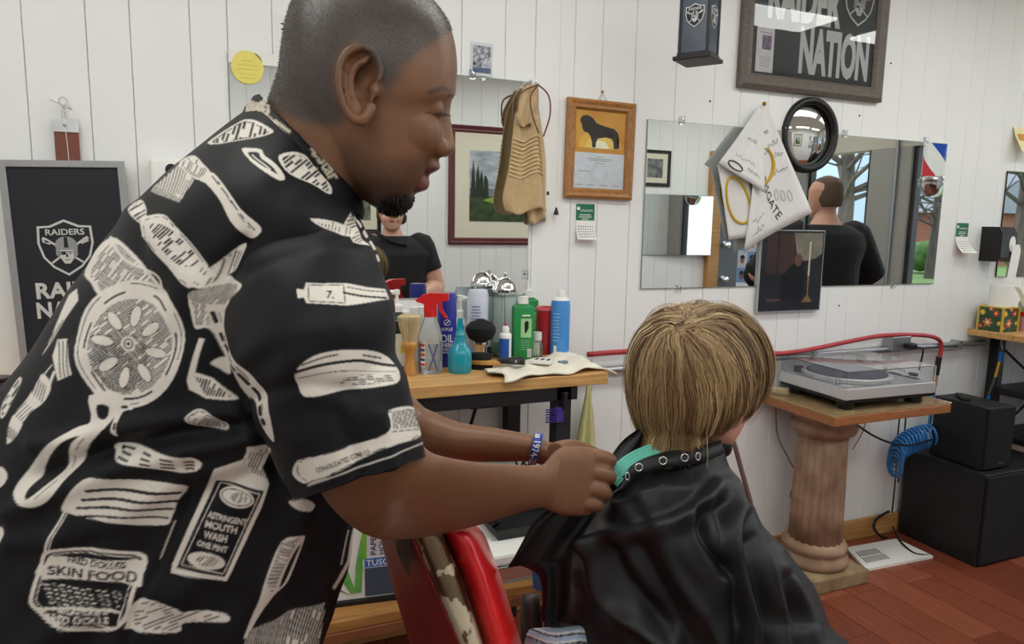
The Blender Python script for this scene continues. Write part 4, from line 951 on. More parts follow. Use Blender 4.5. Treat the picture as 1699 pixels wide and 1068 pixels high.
obj('brass_fitting', G().tube(wl((1553, 620, -.046), (1550, 640, -.047)), [.011, .013, .011], 6), MATS['brass'], t, True, world=True)
obj('coupler', G().tube(wl((1550, 639, -.047), (1548, 655, -.047)), .009, 8), m_chrome, t, True, world=True)
p = onY(1488, 569, -.03); t = thing('outlet_box', 'grey metal outlet box on the conduit with a black plug', 'outlet', tuple(p))
obj('box', G().box((0, 0, 0), (.12, .05, .07), .006), m_steel, t); obj('plug', G().box((.035, -.04, -.008), (.045, .04, .026), .006), m_black, t)
obj('plug_cord', G().tube([(.05, -.06, -.01), (.09, -.06, -.02), (.105, -.05, -.06), (.1, -.045, -.12)], .004, 6, 4), m_black, t)
# ------------------------------------------------------------------ pedestal
XP, YP = 2.24, -.185
m_stone = M('weathered terracotta stone', (176, 146, 122), .85, c2=(128, 100, 82), scale=12, bump=.4, bscale=60, detail=8)
m_plinth = M('mossy plinth', (164, 142, 108), .9, c2=(120, 100, 72), scale=14, bump=.4, bscale=50)
t = thing('column_pedestal', 'fluted stone look column pedestal with a square wooden top under the turntable', 'pedestal', (XP, YP, 0))
obj('plinth', G().box((0, 0, .03), (.30, .30, .06), .006), m_plinth, t)
obj('base_moulding', G().lathe([(.0, .06), (.125, .06), (.134, .075), (.132, .095), (.118, .108), (.116, .115), (.126, .125), (.128, .14), (.118, .155), (.1, .162), (0, .162)], 40), m_stone, t, 'all')
rs = []
for z, r_ in ((.158, .104), (.3, .102), (.45, .099), (.60, .095)):
    rs.append([((r_-.0075*(.5-.5*math.cos(20*a))**2)*math.cos(a), (r_-.0075*(.5-.5*math.cos(20*a))**2)*math.sin(a), z) for a in np.linspace(0, 2*PI, 161)[:-1]])
obj('fluted_shaft', G().rings(rs), m_stone, t, 'all')
obj('capital', G().lathe([(0, .595), (.096, .595), (.105, .605), (.122, .615), (.128, .632), (.122, .65), (.11, .657), (.118, .665), (.145, .69), (.15, .70), (0, .70)], 40), m_stone, t, 'all')
obj('wooden_top', G().b2((2.06, -.40, .70), (2.68, -.02, .735), .004), M('reddish board', (170, 112, 70), .45, c2=(146, 90, 54), scale=6, stretch=(3, 20, 20)), t, world=True)
obj('cork_sheet', G().b2((2.063, -.397, .735), (2.677, -.023, .738)), M('tan board face', (190, 156, 112), .6, c2=(168, 132, 88), scale=16), t, world=True)
obj('glass_sheet', G().b2((2.06, -.4, .738), (2.68, -.02, .744)), M('green tint glass', (240, 246, 242), .02, trans=.97, ior=1.2, var=.01), t, world=True)
ZG = .744
# ------------------------------------------------------------------ turntable
tx, ty = 2.37, -.205
t = thing('record_turntable', 'silver record turntable with a clear dust cover on the pedestal', 'turntable', (tx, ty, ZG), -.04)
m_sil = M('satin silver', (206, 206, 208), .35, .4, var=.05)
W2, D2 = .228, .178
for sx in (-1, 1):
    for sy in (-1, 1): obj('foot', G().lathe([(0, 0), (.03, 0), (.033, .006), (.033, .026), (0, .028)], 20, (sx*.175, sy*.125, 0)), m_black, t, True)
obj('plinth_base', G().box((0, 0, .036), (2*W2-.012, 2*D2-.012, .016), .003), m_black, t)
obj('plinth', G().box((0, 0, .064), (2*W2, 2*D2, .044), .004), m_sil, t)
obj('top_plate', G().box((0, 0, .0865), (2*W2-.014, 2*D2-.014, .002)), M('deck grey', (176, 178, 182), .4, .3), t)
pl = obj('platter', G().lathe([(0, .088), (.164, .088), (.166, .09), (.166, .104), (.158, .106), (0, .106)], 64, (-.045, .005, 0)), m_sil, t, True)
for q in range(60):
    a = 2*PI*q/60; obj('strobe_dot', G().box((-.045+.1662*math.cos(a), .005+.1662*math.sin(a), .097), (.004, .004, .006), 0, a), M('dot silver', (232, 232, 226), .3, .5), pl)
obj('slip_mat', G().lathe([(0, .106), (.15, .106), (.15, .109), (0, .109)], 48, (-.045, .005, 0)), M('slate mat', (72, 78, 92), .8), pl, True)
obj('spindle', G().tube([(-.045, .005, .108), (-.045, .005, .122)], .004, 8), m_chrome, pl)
ar = obj('tonearm_base', G().lathe([(0, .088), (.04, .088), (.04, .096), (.024, .1), (.022, .118), (0, .12)], 24, (.165, .09, 0)), m_sil, t, True)
obj('tonearm', G().tube([(.165, .13, .122), (.165, .08, .124), (.16, -.03, .122), (.145, -.1, .118), (.15, -.125, .114)], .0045, 8, 4), m_chrome, ar, True)
obj('counterweight', G().tube([(.165, .115, .122), (.165, .148, .122)], .015, 14), m_black, ar, True)
obj('headshell', G().box((.152, -.135, .112), (.018, .03, .012), .002), m_black, ar)
obj('start_button', G().box((-.195, -.145, .089), (.034, .028, .005), .001), m_silver, t); obj('speed_buttons', G().box((-.15, -.155, .0885), (.03, .012, .004), .001), m_silver, t)
obj('strobe_lamp', G().lathe([(0, .088), (.012, .088), (.011, .108), (0, .109)], 14, (-.2, -.1, 0)), m_chrome, t, True)
obj('pitch_slider', G().box((.19, -.06, .0885), (.022, .13, .003), .001), m_black, t); obj('slider_knob', G().box((.19, -.06, .092), (.018, .012, .006), .001), m_silver, t)
obj('power_knob', G().lathe([(0, .088), (.008, .088), (.008, .104), (0, .105)], 12, (.19, .03, 0)), M('green tip', (92, 120, 100), .4), t, True)
obj('cartridge_box', G().box((-.17, .13, .1), (.03, .026, .026), .002), m_black, t)
# dust cover: five real acrylic panels
m_acr = M('acrylic cover', (246, 248, 250), .03, trans=.96, ior=1.12, var=.01)
dc = obj('dust_cover_top', G().b2((-W2+.004, -D2+.004, .148), (W2-.004, D2-.004, .151)), m_acr, t)
for lo, hi in (((-W2+.004, -D2+.004, .09), (W2-.004, -D2+.007, .148)), ((-W2+.004, D2-.007, .09), (W2-.004, D2-.004, .148)), ((-W2+.004, -D2+.007, .09), (-W2+.007, D2-.007, .148)), ((W2-.007, -D2+.007, .09), (W2-.004, D2-.007, .148))):
    obj('dust_cover_side', G().b2(lo, hi), m_acr, t)
# pale feather-like bristle pad beside the boy's hair
# ------------------------------------------------------------------ speakers
m_spk = M('black vinyl', (30, 31, 35), .5, c2=(24, 25, 28), scale=30)
t = thing('subwoofer', 'large black subwoofer cabinet on the floor by the wall', 'speaker', (3.18, -.21, 0))
obj('cabinet', G().b2((2.935, -.40, .0), (3.43, -.03, .405), .004), m_spk, t, world=True)
obj('front_grille', G().b2((2.94, -.414, .01), (3.425, -.40, .398), .005), M('grille cloth', (20, 21, 24), .9, bump=.3, bscale=900), t, world=True)
sp = thing('bookshelf_speaker', 'black bookshelf speaker standing on the subwoofer', 'speaker', (3.06, -.24, .405), -.02)
obj('cabinet', G().b2((-.085, -.115, .004), (.085, .125, .275), .003), m_spk, sp)
obj('front_grille', G().b2((-.083, -.127, .008), (.083, -.115, .272), .004), MATS['grille cloth'], sp)
obj('name_badge', G().prism(rect(.03, .005), 0, .0006).xf(Matrix.Translation((.02, -.1275, .03)) @ Matrix.Rotation(PI/2, 4, 'X')), M('copper badge', (140, 100, 90), .4, .5), sp)
for sx in (-1, 1):
    for sy in (-1, 1): obj('foot', G().lathe([(0, 0), (.01, 0), (.01, .004), (0, .004)], 10, (sx*.065, sy*.09, 0)), m_black, sp)
t = thing('remote_control', 'slim black remote control lying on the bookshelf speaker', 'remote', (3.04, -.2, .68), .9)
obj('body', G().box((0, 0, .008), (.1, .034, .016), .004), m_black, t)
for q in range(4): obj('button', G().box((-.03+.018*q, 0, .0165), (.008, .012, .002), .0006), M('button grey', (70, 72, 76), .5), t)
# ------------------------------------------------------------------ blue coiled air hose and cables
m_blue = M('blue coil hose', (36, 122, 200), .3, coat=.3)
p0 = onY(1545, 660, -.06); pa = onY(1500, 757, -.10); 
t = thing('coiled_air_hose', 'bright blue coiled air hose hanging behind the speakers', 'hose', tuple(onY(1510, 740, -.1)))
pts = []
path = cr([onY(x, y, -.10) for x, y in ((1484, 775), (1490, 748), (1510, 732), (1535, 724), (1575, 722))], 8)
nT = 17; N = nT*14
for i in range(N):
    u = i/(N-1)*(len(path)-1); q = path[int(u)]*(1-u % 1)+path[min(int(u)+1, len(path)-1)]*(u % 1); a = 2*PI*nT*i/N
    pts.append(q+np.array([.012*math.cos(a), .045*math.cos(a), .052*math.sin(a)]))
obj('coil', G().tube(pts, .0062, 6), m_blue, t, 'all', world=True)
obj('straight_run', G().tube(wl((1549, 655, -.05), (1544, 690, -.06), (1540, 715, -.08)), .007, 8, 3), m_blue, t, True, world=True)
cables = [('thin grey cable drooping from the turntable left of the column', [(1287, 660, -.08), (1290, 720, -.03), (1308, 760, -.03), (1322, 790, -.03), (1311, 822, -.03), (1322, 832, -.03)], .003),
          ('black cable sagging from the column to the blue hose', [(1415, 700, -.22), (1448, 722, -.15), (1480, 735, -.16), (1512, 738, -.17), (1550, 728, -.17)], .0045),
          ('thin grey cable slanting down right of the column', [(1437, 690, -.1), (1432, 715, -.05), (1415, 745, -.03)], .002),
          ('black cable hanging straight below the turntable top, nearer the column', [(1494, 678, -.06), (1490, 720, -.05), (1486, 790, -.05), (1480, 850, -.05)], .0035),
          ('black cable hanging straight below the turntable top, nearer the speakers', [(1504, 675, -.06), (1500, 725, -.05), (1494, 770, -.05), (1490, 800, -.05)], .0035),
          ('black cable looped on the floor beside the subwoofer', [(1475, 848, -.03), (1455, 860, -.03), (1450, 875, -.06), (1462, 890, -.06), (1478, 893, -.05)], .006)]
for lb, pts, r_ in cables:
    tag(obj('hanging_cable', G().tube(wl(*pts), r_, 6, 5), m_black if 'black' in lb else M('grey cable', (120, 120, 122), .5), None, True), lb, 'cable', 'cables around the pedestal')
tag(obj('floor_cable', G().tube([onZ(x, y, .006+zz) for x, y, zz in ((1480, 868, .02), (1492, 895, .012), (1513, 915, .008), (1530, 920, .006), (1548, 921, .0))], .004, 6, 5), m_black, None, True), 'black cable lying across the white floor vent', 'cable', 'cables around the pedestal')
# white vent cover on the floor
q4 = [onZ(x, y, .0) for x, y in ((1437, 948), (1548, 926), (1487, 897), (1403, 912))]
t = thing('vent_cover', 'white vent cover with grey slots lying on the floor by the subwoofer', 'vent cover', tuple(sum(q4)/4))
vp = obj('plate', G().rings([[(p[0], p[1], z) for p in q4] for z in (.0, .012)]), m_white, t, world=True)
A_, B_, C2, D2_ = q4
for i in range(9):
    u = .08+.042*i
    for (v0, v1) in ((.22, .46), (.5, .74)):
        f_ = lambda u_, v_: (A_*(1-u_)+B_*u_)*(1-v_)+(D2_*(1-u_)+C2*u_)*v_
        a, b, c, d = f_(u, v0), f_(u+.022, v0), f_(u+.022, v1), f_(u, v1)
        obj('slot', G().rings([[(p[0], p[1], z) for p in (a, b, c, d)] for z in (.0118, .0126)]), M('slot grey', (112, 114, 118), .6), vp, world=True)
# ------------------------------------------------------------------ shelf unit at the right edge
t = thing('right_shelf_unit', 'pine topped black steel shelf unit at the right edge', 'shelf', (3.65, -.2, 0))
zr = .955
for i in range(4): obj('plank', G().b2((3.315, -.42+.105*i, zr-.03), (4.4, -.42+.105*(i+1)-.001, zr), .003), m_pine, t, world=True)
for (x, y) in ((3.45, -.07), (3.45, -.40), (4.3, -.07), (4.3, -.40)): obj('leg', G().b2((x, y, 0), (x+.05, y+.045, zr-.03), .002), m_blackmetal, t, world=True)
obj('rail', G().b2((3.45, -.40, zr-.07), (4.35, -.37, zr-.03), .002), m_blackmetal, t, world=True)
for z in (.64, .42): obj('black_shelf', G().b2((3.46, -.40, z), (4.35, -.03, z+.03), .003), m_black, t, world=True)
for a, b in (((3.5, -.03, .38), (4.3, -.03, .88)), ((3.5, -.03, .88), (4.3, -.03, .38))): obj('cross_brace', G().tube([a, b], .006, 6), m_blackmetal, t, world=True)
t = thing('key_hook_fob', 'blue fob and brass snap hanging on a chain below the shelf corner', 'hook', tuple(onY(1660, 572, -.14)))
for nm, a, b, r_, mt in (('chain', (1661, 558), (1663, 580), .003, m_chrome), ('blue_fob', (1662, 583), (1660, 600), .012, MATS['bin blue']), ('brass_snap', (1659, 600), (1652, 626), .009, MATS['brass']), ('black_sleeve', (1652, 626), (1641, 655), .0105, m_black), ('blue_tube', (1641, 655), (1638, 680), .007, m_blue)):
    obj(nm, G().tube(wl((*a, -.14), (*b, -.14)), r_, 8), mt, t, True, world=True)
p = onY(1650, 550, -.22); t = thing('floral_tissue_box', 'square tissue box with a red and yellow flower print on the pine shelf', 'box', (3.392, -.088, zr), 0)
s_ = .112
obj('carton', G().box((0, 0, s_/2), (s_, s_, s_), .002), M('deep green carton', (52, 92, 60), .6, c2=(34, 66, 50), scale=30), t)
for sx in (-1, 1):
    for sy in (-1, 1): obj('edge_stripe', G().box((sx*s_/2, sy*s_/2, s_/2), (.008, .008, s_+.002)), M('mustard stripe', (212, 176, 60), .6), t)
obj('rim_stripe', G().box((0, 0, s_), (s_+.002, s_+.002, .005)), MATS['mustard stripe'], t)
rnd = random.Random(2)
for fc in range(2):
    mx = (Matrix.Translation((0, -s_/2, 0)) if fc == 0 else Matrix.Translation((-s_/2, 0, 0)) @ Matrix.Rotation(-PI/2, 4, 'Z')) @ Matrix.Rotation(PI/2, 4, 'X')
    for q, (x, y, r_, cc) in enumerate(((-.01, .04, .024, 'flower coral'), (.025, .085, .018, 'flower red'), (-.038, .085, .016, 'flower yellow'), (.042, .04, .012, 'flower yellow'), (-.042, .02, .012, 'flower red'), (0, .105, .012, 'flower coral'))):
        col_ = {'flower coral': (228, 130, 100), 'flower red': (206, 66, 50), 'flower yellow': (230, 190, 70)}[cc]
        g = G().prism([((r_*(.75+.25*math.cos(6*a)))*math.cos(a)+x, (r_*(.75+.25*math.cos(6*a)))*math.sin(a)+y) for a in np.linspace(0, 2*PI, 37)[:-1]], .0002, .001+.0001*q).xf(mx)
        fo_ = obj('flower_print', g, M(cc, col_, .6), t)
        obj('flower_centre', G().prism(arcp(x, y, r_*.3, r_*.3, 0, 2*PI*11/12, 11), .001, .002).xf(mx), M('flower heart', (240, 220, 150), .6), fo_)
t2 = thing('paper_roll', 'white roll of neck paper standing on the floral box', 'paper roll', (3.392, -.088, zr+s_+.003), 0)
obj('roll', G().lathe([(.015, 0), (.048, 0), (.048, .1), (.015, .1)], 32), m_paper, t2, True)
obj('loose_tail', G().rings([[(x, y, z), (x+.006, y-.02, z-.002), (x+.007, y-.02, z-.002), (x+.001, y, z)] for x, y, z in ((.03, -.035, .095), (.055, -.045, .06), (.075, -.05, .02), (.08, -.055, .0))]), m_paper, t2)
t = thing('pink_tub', 'clear tub with a red band and pink contents on the pine shelf', 'tub', (3.53, -.15, zr))
obj('tub', G().lathe([(0, 0), (.05, 0), (.055, .05), (.055, .07), (0, .07)], 24), M('pink contents', (214, 160, 164), .4), t, True)
obj('red_band', G().lathe([(.056, .07), (.058, .072), (.058, .09), (.056, .092), (0, .092)], 24), m_red, t, True)
obj('clear_top', G().lathe([(.055, .092), (.055, .135), (.05, .14), (0, .14)], 24), M('frosted lid', (190, 192, 184), .3, trans=.3), t, True)
# ------------------------------------------------------------------ ink canvas for the shirt print (a flat print drawn with strokes and fills)
class Ink:
    def __init__(s, x0, y0, x1, y1): s.x0, s.y0 = x0, y0; s.a = np.zeros((y1-y0, x1-x0), np.float32)
    def mask(s, poly):
        p = np.asarray(poly, float)-(s.x0, s.y0); h, w_ = s.a.shape
        xa, ya = np.maximum(np.floor(p.min(0)).astype(int), 0); xb = min(int(p[:, 0].max())+2, w_); yb = min(int(p[:, 1].max())+2, h)
        if xb <= xa or yb <= ya: return None
        yy, xx = np.mgrid[ya:yb, xa:xb]; m = np.zeros(yy.shape, bool); n = len(p)
        for i in range(n):
            x1, y1 = p[i]; x2, y2 = p[(i+1) % n]
            if y1 == y2: continue
            c = ((y1 > yy) != (y2 > yy)) & (xx < (x2-x1)*(yy-y1)/(y2-y1)+x1); m ^= c
        return (slice(ya, yb), slice(xa, xb)), m
    def fill(s, poly, v=1.0):
        r = s.mask(poly)
        if r: s.a[r[0]][r[1]] = v
    def stroke(s, pts, w_, v=1.0, closed=False, dash=None):
        p = np.asarray(pts, float)-(s.x0, s.y0)
        if closed: p = np.vstack([p, p[:1]])
        h, ww = s.a.shape; L = 0
        for a, b in zip(p[:-1], p[1:]):
            seg = np.hypot(*(b-a)); L0 = L; L += seg
            if dash and int(L0/dash) % 2: continue
            lo = np.maximum(np.floor(np.minimum(a, b)-w_).astype(int), 0); hi = np.ceil(np.maximum(a, b)+w_).astype(int)+1
            xb, yb = min(hi[0], ww), min(hi[1], h)
            if xb <= lo[0] or yb <= lo[1]: continue
            yy, xx = np.mgrid[lo[1]:yb, lo[0]:xb]; d = b-a; t_ = np.clip(((xx-a[0])*d[0]+(yy-a[1])*d[1])/(d @ d+1e-9), 0, 1)
            m = np.hypot(xx-a[0]-t_*d[0], yy-a[1]-t_*d[1]) <= w_/2
            s.a[lo[1]:yb, lo[0]:xb][m] = v
    def hatch(s, poly, ang, gap, w_, v=0.0, jit=.3, seed=0, broken=.25):
        r = s.mask(poly)
        if not r: return
        sl, m = r; yy, xx = np.mgrid[sl[0], sl[1]]; q = xx*math.cos(ang)+yy*math.sin(ang); l = -xx*math.sin(ang)+yy*math.cos(ang)
        rnd = np.random.RandomState(seed); tb = rnd.rand(4096)
        idx = np.floor(q/gap).astype(int); f = (q/gap) % 1
        brk = tb[(idx*37+np.floor(l/14).astype(int)*101) % 4096]
        m2 = m & (f < w_/gap*(1+jit*(tb[idx*7 % 4096]-.5))) & (brk > broken); s.a[sl][m2] = v
    def text(s, st, cx, cy, size, ang=0.0, v=1.0, width=None, off=.03):
        vv, ff = text_tris(st, 1.0, off); 
        if not len(vv): return
        k = size; vv = vv[:, :2]*k
        if width: vv[:, 0] *= width/(vv[:, 0].max()-vv[:, 0].min())
        c, sn = math.cos(ang), math.sin(ang)
        q = np.stack([cx+vv[:, 0]*c+vv[:, 1]*sn, cy+vv[:, 0]*sn-vv[:, 1]*c], 1)
        for f in ff: s.fill(q[list(f)], v)
    def blur(s, n=1):
        for _ in range(n):
            a = np.pad(s.a, 1, mode='edge'); s.a = (a[:-2, 1:-1]+a[2:, 1:-1]+a[1:-1, :-2]+a[1:-1, 2:]+2*a[1:-1, 1:-1])/6
    def sample(s, px, py):
        h, w_ = s.a.shape; x = np.clip(px-s.x0, 0, w_-2); y = np.clip(py-s.y0, 0, h-2); i = x.astype(int); j = y.astype(int); fx, fy = x-i, y-j
        return s.a[j, i]*(1-fx)*(1-fy)+s.a[j, i+1]*fx*(1-fy)+s.a[j+1, i]*(1-fx)*fy+s.a[j+1, i+1]*fx*fy
def ell(cx, cy, rx, ry, rot=0.0, n=40):
    a = np.linspace(0, 2*PI, n+1)[:-1]; c, s_ = math.cos(rot), math.sin(rot)
    x, y = rx*np.cos(a), ry*np.sin(a); return np.stack([cx+x*c-y*s_, cy+x*s_+y*c], 1)
K = Ink(-420, 120, 780, 1320)
def motif(poly, inset=None, hatch=None, seed=0, smooth=True, line=1.6):
    p = cr(poly, 4, True) if smooth else np.asarray(poly, float)
    K.fill(p, 1); c = p.mean(0)
    if hatch: 
        q = c+(p-c)*.86; K.hatch(q, hatch[0], hatch[1], hatch[2], 0, seed=seed, broken=hatch[3] if len(hatch) > 3 else .3)
    if inset: K.stroke(c+(p-c)*inset, line, 0, True, dash=9)
    return p
def draw_shirt():
    # comb by the collar, dish, thin brush
    motif([(346, 235), (381, 210), (413, 198), (450, 212), (445, 221), (381, 235), (353, 239)], .8, (.3, 7, 4), 1)
    motif([(401, 244), (431, 244), (440, 258), (472, 292), (463, 299), (440, 288), (413, 262)])
    K.fill(cr([(410, 250), (428, 250), (434, 262), (460, 290), (440, 280), (420, 262)], 4, True), 0); K.stroke([(418, 254), (448, 284)], 2, 1)
    motif([(463, 260), (505, 258), (546, 301), (548, 322), (509, 301), (472, 283)], None, (.9, 6, 3.6), 2)
    # long brush
    motif([(298, 274), (321, 258), (337, 272), (349, 288), (326, 297)], None, (.5, 4, 1.6), 3)
    p = [(259, 308), (298, 274), (321, 297), (303, 331)]; K.fill(p, 1); K.hatch(p, .35, 4.2, 1.5, 0, broken=.15)
    for i in range(16): K.stroke([(259+i*2.8, 308+i*1.4), (252+i*3.1, 318+i*1.2)], 1.6, 1)
    motif([(330, 297), (349, 285), (367, 301), (399, 347), (433, 379), (411, 395), (381, 366), (362, 329), (344, 306)], None)
    K.stroke(cr([(352, 292), (372, 318), (398, 355), (424, 385)], 5), 2.2, 0, dash=12); K.stroke(cr([(362, 300), (388, 345), (412, 378)], 5), 1.4, 0, dash=7)
    # shaving stick
    motif([(216, 350), (234, 331), (241, 352), (232, 370)], None, (.8, 5, 2.4), 4)
    motif([(232, 384), (236, 359), (271, 356), (294, 375), (339, 430), (344, 448), (321, 478), (271, 430), (234, 393)], .9, None)
    K.hatch(cr([(250, 372), (288, 382), (332, 434), (300, 440), (262, 400)], 3, True), .75, 5, 3.2, 0, broken=.45, seed=5)
    # corner piece, razor
    p = [(69, 590), (87, 554), (119, 490), (131, 480), (133, 499), (106, 535)]; K.fill(p, 1); K.hatch([(69, 590), (87, 554), (105, 530), (112, 535)], .6, 3, 1.4, 0)
    K.fill([(94, 563), (110, 561), (122, 622), (99, 632), (87, 590)], 1)
    for q in (0, 1, 2): K.stroke([(96+q*7, 566), (104+q*6.5, 626)], 2.2, 0, dash=16)
    K.stroke([(87, 606), (74, 622)], 2, 1); K.stroke([(92, 618), (84, 638)], 5, 1)
    p = motif([(63, 632), (72, 620), (87, 639), (75, 665), (49, 687), (33, 720), (9, 735), (21, 692), (42, 663)])
    for q in np.linspace(-.8, .8, 5): K.stroke(cr([(70+q*9, 634+q*9), (56+q*11, 668+q*9), (32+q*10, 695+q*9), (18+q*8, 728+q*4)], 4), 1.8, 0, dash=22)
    # hand held vibrator / round dish with petals
    motif([(183, 393), (222, 425), (258, 470), (290, 520), (250, 500), (200, 485), (165, 490), (152, 470), (142, 448)], None, (.7, 3.6, 1.7), 6)
    K.stroke(cr([(183, 393), (205, 430), (255, 455), (262, 475)], 5), 4, 1)
    o = ell(216, 570, 90, 107, .12); K.fill(o, 1); K.stroke(ell(216, 570, 84, 101, .12), 1.6, 0, True, dash=8); K.stroke(ell(217, 572, 74, 90, .12), 3.4, 0, True, dash=40)
    inn = ell(216, 575, 68, 80, .12); K.hatch(inn, .9, 3.6, 1.9, 0, broken=.12); K.hatch(ell(200, 600, 50, 50), -.7, 4, 1.6, 0, broken=.2)
    for q in range(8):
        a = q*PI/4+.2; cx, cy = 214+44*math.cos(a), 575+52*math.sin(a); K.fill(ell(cx, cy, 19, 9.5, a), 0); K.fill(ell(cx, cy, 17.5, 8, a), 1)
    K.fill(ell(212, 570, 12, 13), 1); K.stroke(ell(212, 570, 7, 8), 2, 0, True); K.fill(ell(212, 570, 3, 3), 0)
    motif([(147, 656), (190, 662), (188, 698), (138, 750), (95, 821), (57, 840), (26, 819), (38, 788), (62, 760), (124, 712), (152, 698)])
    K.fill(cr([(162, 672), (182, 674), (178, 694), (164, 692)], 3, True), 0); K.fill(cr([(140, 722), (126, 736), (86, 796), (56, 826), (50, 812), (66, 776), (112, 734)], 4, True), 0)
    K.stroke(cr([(146, 726), (120, 756), (96, 796), (62, 832)], 4), 1.4, 0, dash=8)
    motif([(190, 664), (212, 668), (222, 678), (206, 682), (200, 700), (198, 722), (190, 716), (192, 692)]); K.fill(ell(207, 675, 6, 3), 0); K.fill(ell(196, 706, 2.5, 7), 0)
    # long horn by the armhole
    motif([(321, 467), (360, 434), (399, 402), (390, 444), (367, 457), (340, 478)], None, (.4, 5, 2), 7)
    motif([(340, 478), (367, 457), (394, 467), (399, 476), (381, 499), (367, 540), (381, 577), (413, 618), (435, 655), (447, 684), (456, 731), (442, 717), (423, 674), (395, 646), (366, 590), (345, 546), (322, 543), (318, 490)])
    K.hatch(cr([(325, 482), (392, 470), (372, 505), (325, 500)], 3, True), .6, 3, 1.5, 0, broken=.1); K.hatch([(322, 500), (340, 505), (346, 540), (324, 540)], .4, 3.4, 1.6, 0)
    K.stroke(cr([(348, 520), (364, 566), (392, 612), (420, 655), (440, 702)], 5), 6, 0, dash=14); K.stroke(cr([(356, 520), (372, 570), (404, 618), (436, 680)], 5), 1.6, 0, dash=9)
    # chest triangle + blade
    motif([(583, 352), (592, 372), (615, 407), (590, 395), (569, 375)], None, (1.2, 5, 2), 8, False); motif([(514, 363), (550, 366), (590, 380), (575, 388), (540, 380)], None, (.2, 6, 1.6), 9)
    K.stroke(cr([(590, 360), (612, 390), (628, 432)], 4), 4, 1, dash=11)
    # bottle lying on the sleeve
    motif([(493, 480), (505, 482), (509, 471), (573, 469), (637, 480), (640, 498), (573, 508), (509, 503), (505, 494), (495, 496)], None, None, 0, False)
    K.stroke([(512, 474), (570, 472), (572, 504), (513, 500)], 1.6, 0, True); K.stroke([(570, 486), (636, 496)], 3.5, 0, dash=12); K.stroke([(575, 476), (636, 485)], 1.6, 0, dash=7); K.text('7.', 548, 489, 13, .03, 0)
    # soap tin on the sleeve
    motif([(490, 627), (504, 603), (533, 586), (580, 580), (637, 584), (659, 598), (663, 631), (632, 641), (571, 650), (514, 661), (495, 653)])
    K.stroke(cr([(494, 616), (540, 604), (600, 598), (660, 605)], 4), 5, 0); K.stroke(cr([(494, 628), (560, 616), (660, 615)], 4), 1.5, 0); K.stroke(cr([(505, 604), (560, 588), (640, 592)], 4), 2.6, 0, dash=10)
    K.hatch([(560, 640), (575, 628), (600, 622), (650, 618), (656, 632), (600, 640)], 1.5, 4, 1.8, 0, broken=.3)
    # comb at the hem
    motif([(485, 788), (495, 764), (533, 755), (610, 732), (640, 716), (646, 700), (644, 681), (690, 676), (697, 722), (640, 742), (561, 783), (509, 803)], .93)
    K.hatch([(648, 682), (690, 678), (694, 708), (650, 712)], .06, 2.6, 1.3, 0, broken=.02); K.text('CONSOLIDATED COMB CO.', 570, 765, 8, -.33, 0, 96); K.stroke([(646, 716), (694, 712)], 1.6, 0); K.stroke([(500, 805), (600, 770), (697, 728)], 1.2, 0)
    K.stroke([(510, 806), (600, 775), (700, 735)], 2, 1, dash=40)
    # small comb, pieces by the side
    motif([(178, 745), (195, 736), (238, 743), (333, 760), (319, 783), (266, 774), (200, 764)], None, None); 
    for q in range(3): K.stroke(cr([(196, 744+q*7), (240, 750+q*8), (322, 766+q*6)], 5), 3.2, 0, dash=18)
    K.fill(ell(194, 745, 4, 3.5), 0)
    motif([(311, 631), (323, 589), (331, 560), (340, 562), (325, 617), (352, 627), (395, 665), (342, 660), (314, 646)], None, None, 0, False); K.hatch([(322, 624), (352, 632), (385, 660), (340, 655)], .4, 5, 3, 0)
    motif([(349, 602), (362, 594), (372, 600), (376, 624), (360, 612)]); motif([(311, 691), (333, 676), (357, 688), (376, 715), (323, 707)], .8, (.8, 4, 1.8), 11)
    # jar with label
    motif([(105, 838), (147, 793), (190, 791), (304, 803), (290, 836), (281, 860), (266, 876), (190, 864), (114, 850)])
    for q, (a, b) in enumerate(((808, 818), (824, 834), (838, 848), (852, 864))): K.stroke(cr([(150-q*10, a+4), (190-q*4, a+2), (240, a+6), (298-q*8, b)], 5), 5.2-q*.5, 0)
    K.stroke([(107, 850), (60, 950), (5, 1064)], 4, 1, dash=7); K.stroke([(112, 852), (66, 950), (14, 1064)], 2, 1, dash=5); K.stroke([(285, 870), (262, 930)], 2, 1, dash=6)
    lb = cr([(52, 983), (64, 940), (76, 914), (120, 908), (166, 909), (238, 926), (228, 974), (209, 1031), (166, 1050), (95, 1036), (52, 1007)], 4, True)
    K.fill(lb, 1); c = lb.mean(0); K.fill(c+(lb-c)*.92, 0); K.stroke(c+(lb-c)*.86, 1.6, 1, True)
    K.fill([(64, 948), (84, 922), (150, 926), (238, 934), (236, 972), (150, 962), (70, 962)], 1); K.text('FRED DOLLES', 158, 934, 11, .12, 0, 96); K.text('SKIN FOOD', 152, 953, 15, .09, 0, 150)
    for q in range(5): K.stroke([(70+3*q+j_*5, 968+q*7.2+j_*.6+1.2*((j_*7+q) % 3)) for j_ in range(28-q)], 2.0, 1, dash=6.5)
    K.fill([(60, 1008), (120, 1004), (205, 1012), (196, 1042), (110, 1038)], 1); K.fill([(72, 1012), (120, 1008), (200, 1016), (194, 1040), (110, 1036)], 0)
    K.text('MANUFACTURED BY', 140, 1014, 6.5, .07, 1, 84); K.text('FRED DOLLE', 130, 1026, 12, .08, 1, 100); K.text('CHICAGO', 126, 1040, 9, .1, 1, 52)
    # mouthwash bottle
    motif([(411, 737), (449, 743), (447, 760), (435, 779), (447, 807), (433, 845), (376, 964), (330, 958), (283, 950), (285, 936), (333, 826), (359, 774), (404, 760), (409, 750)], None, None, 0, False)
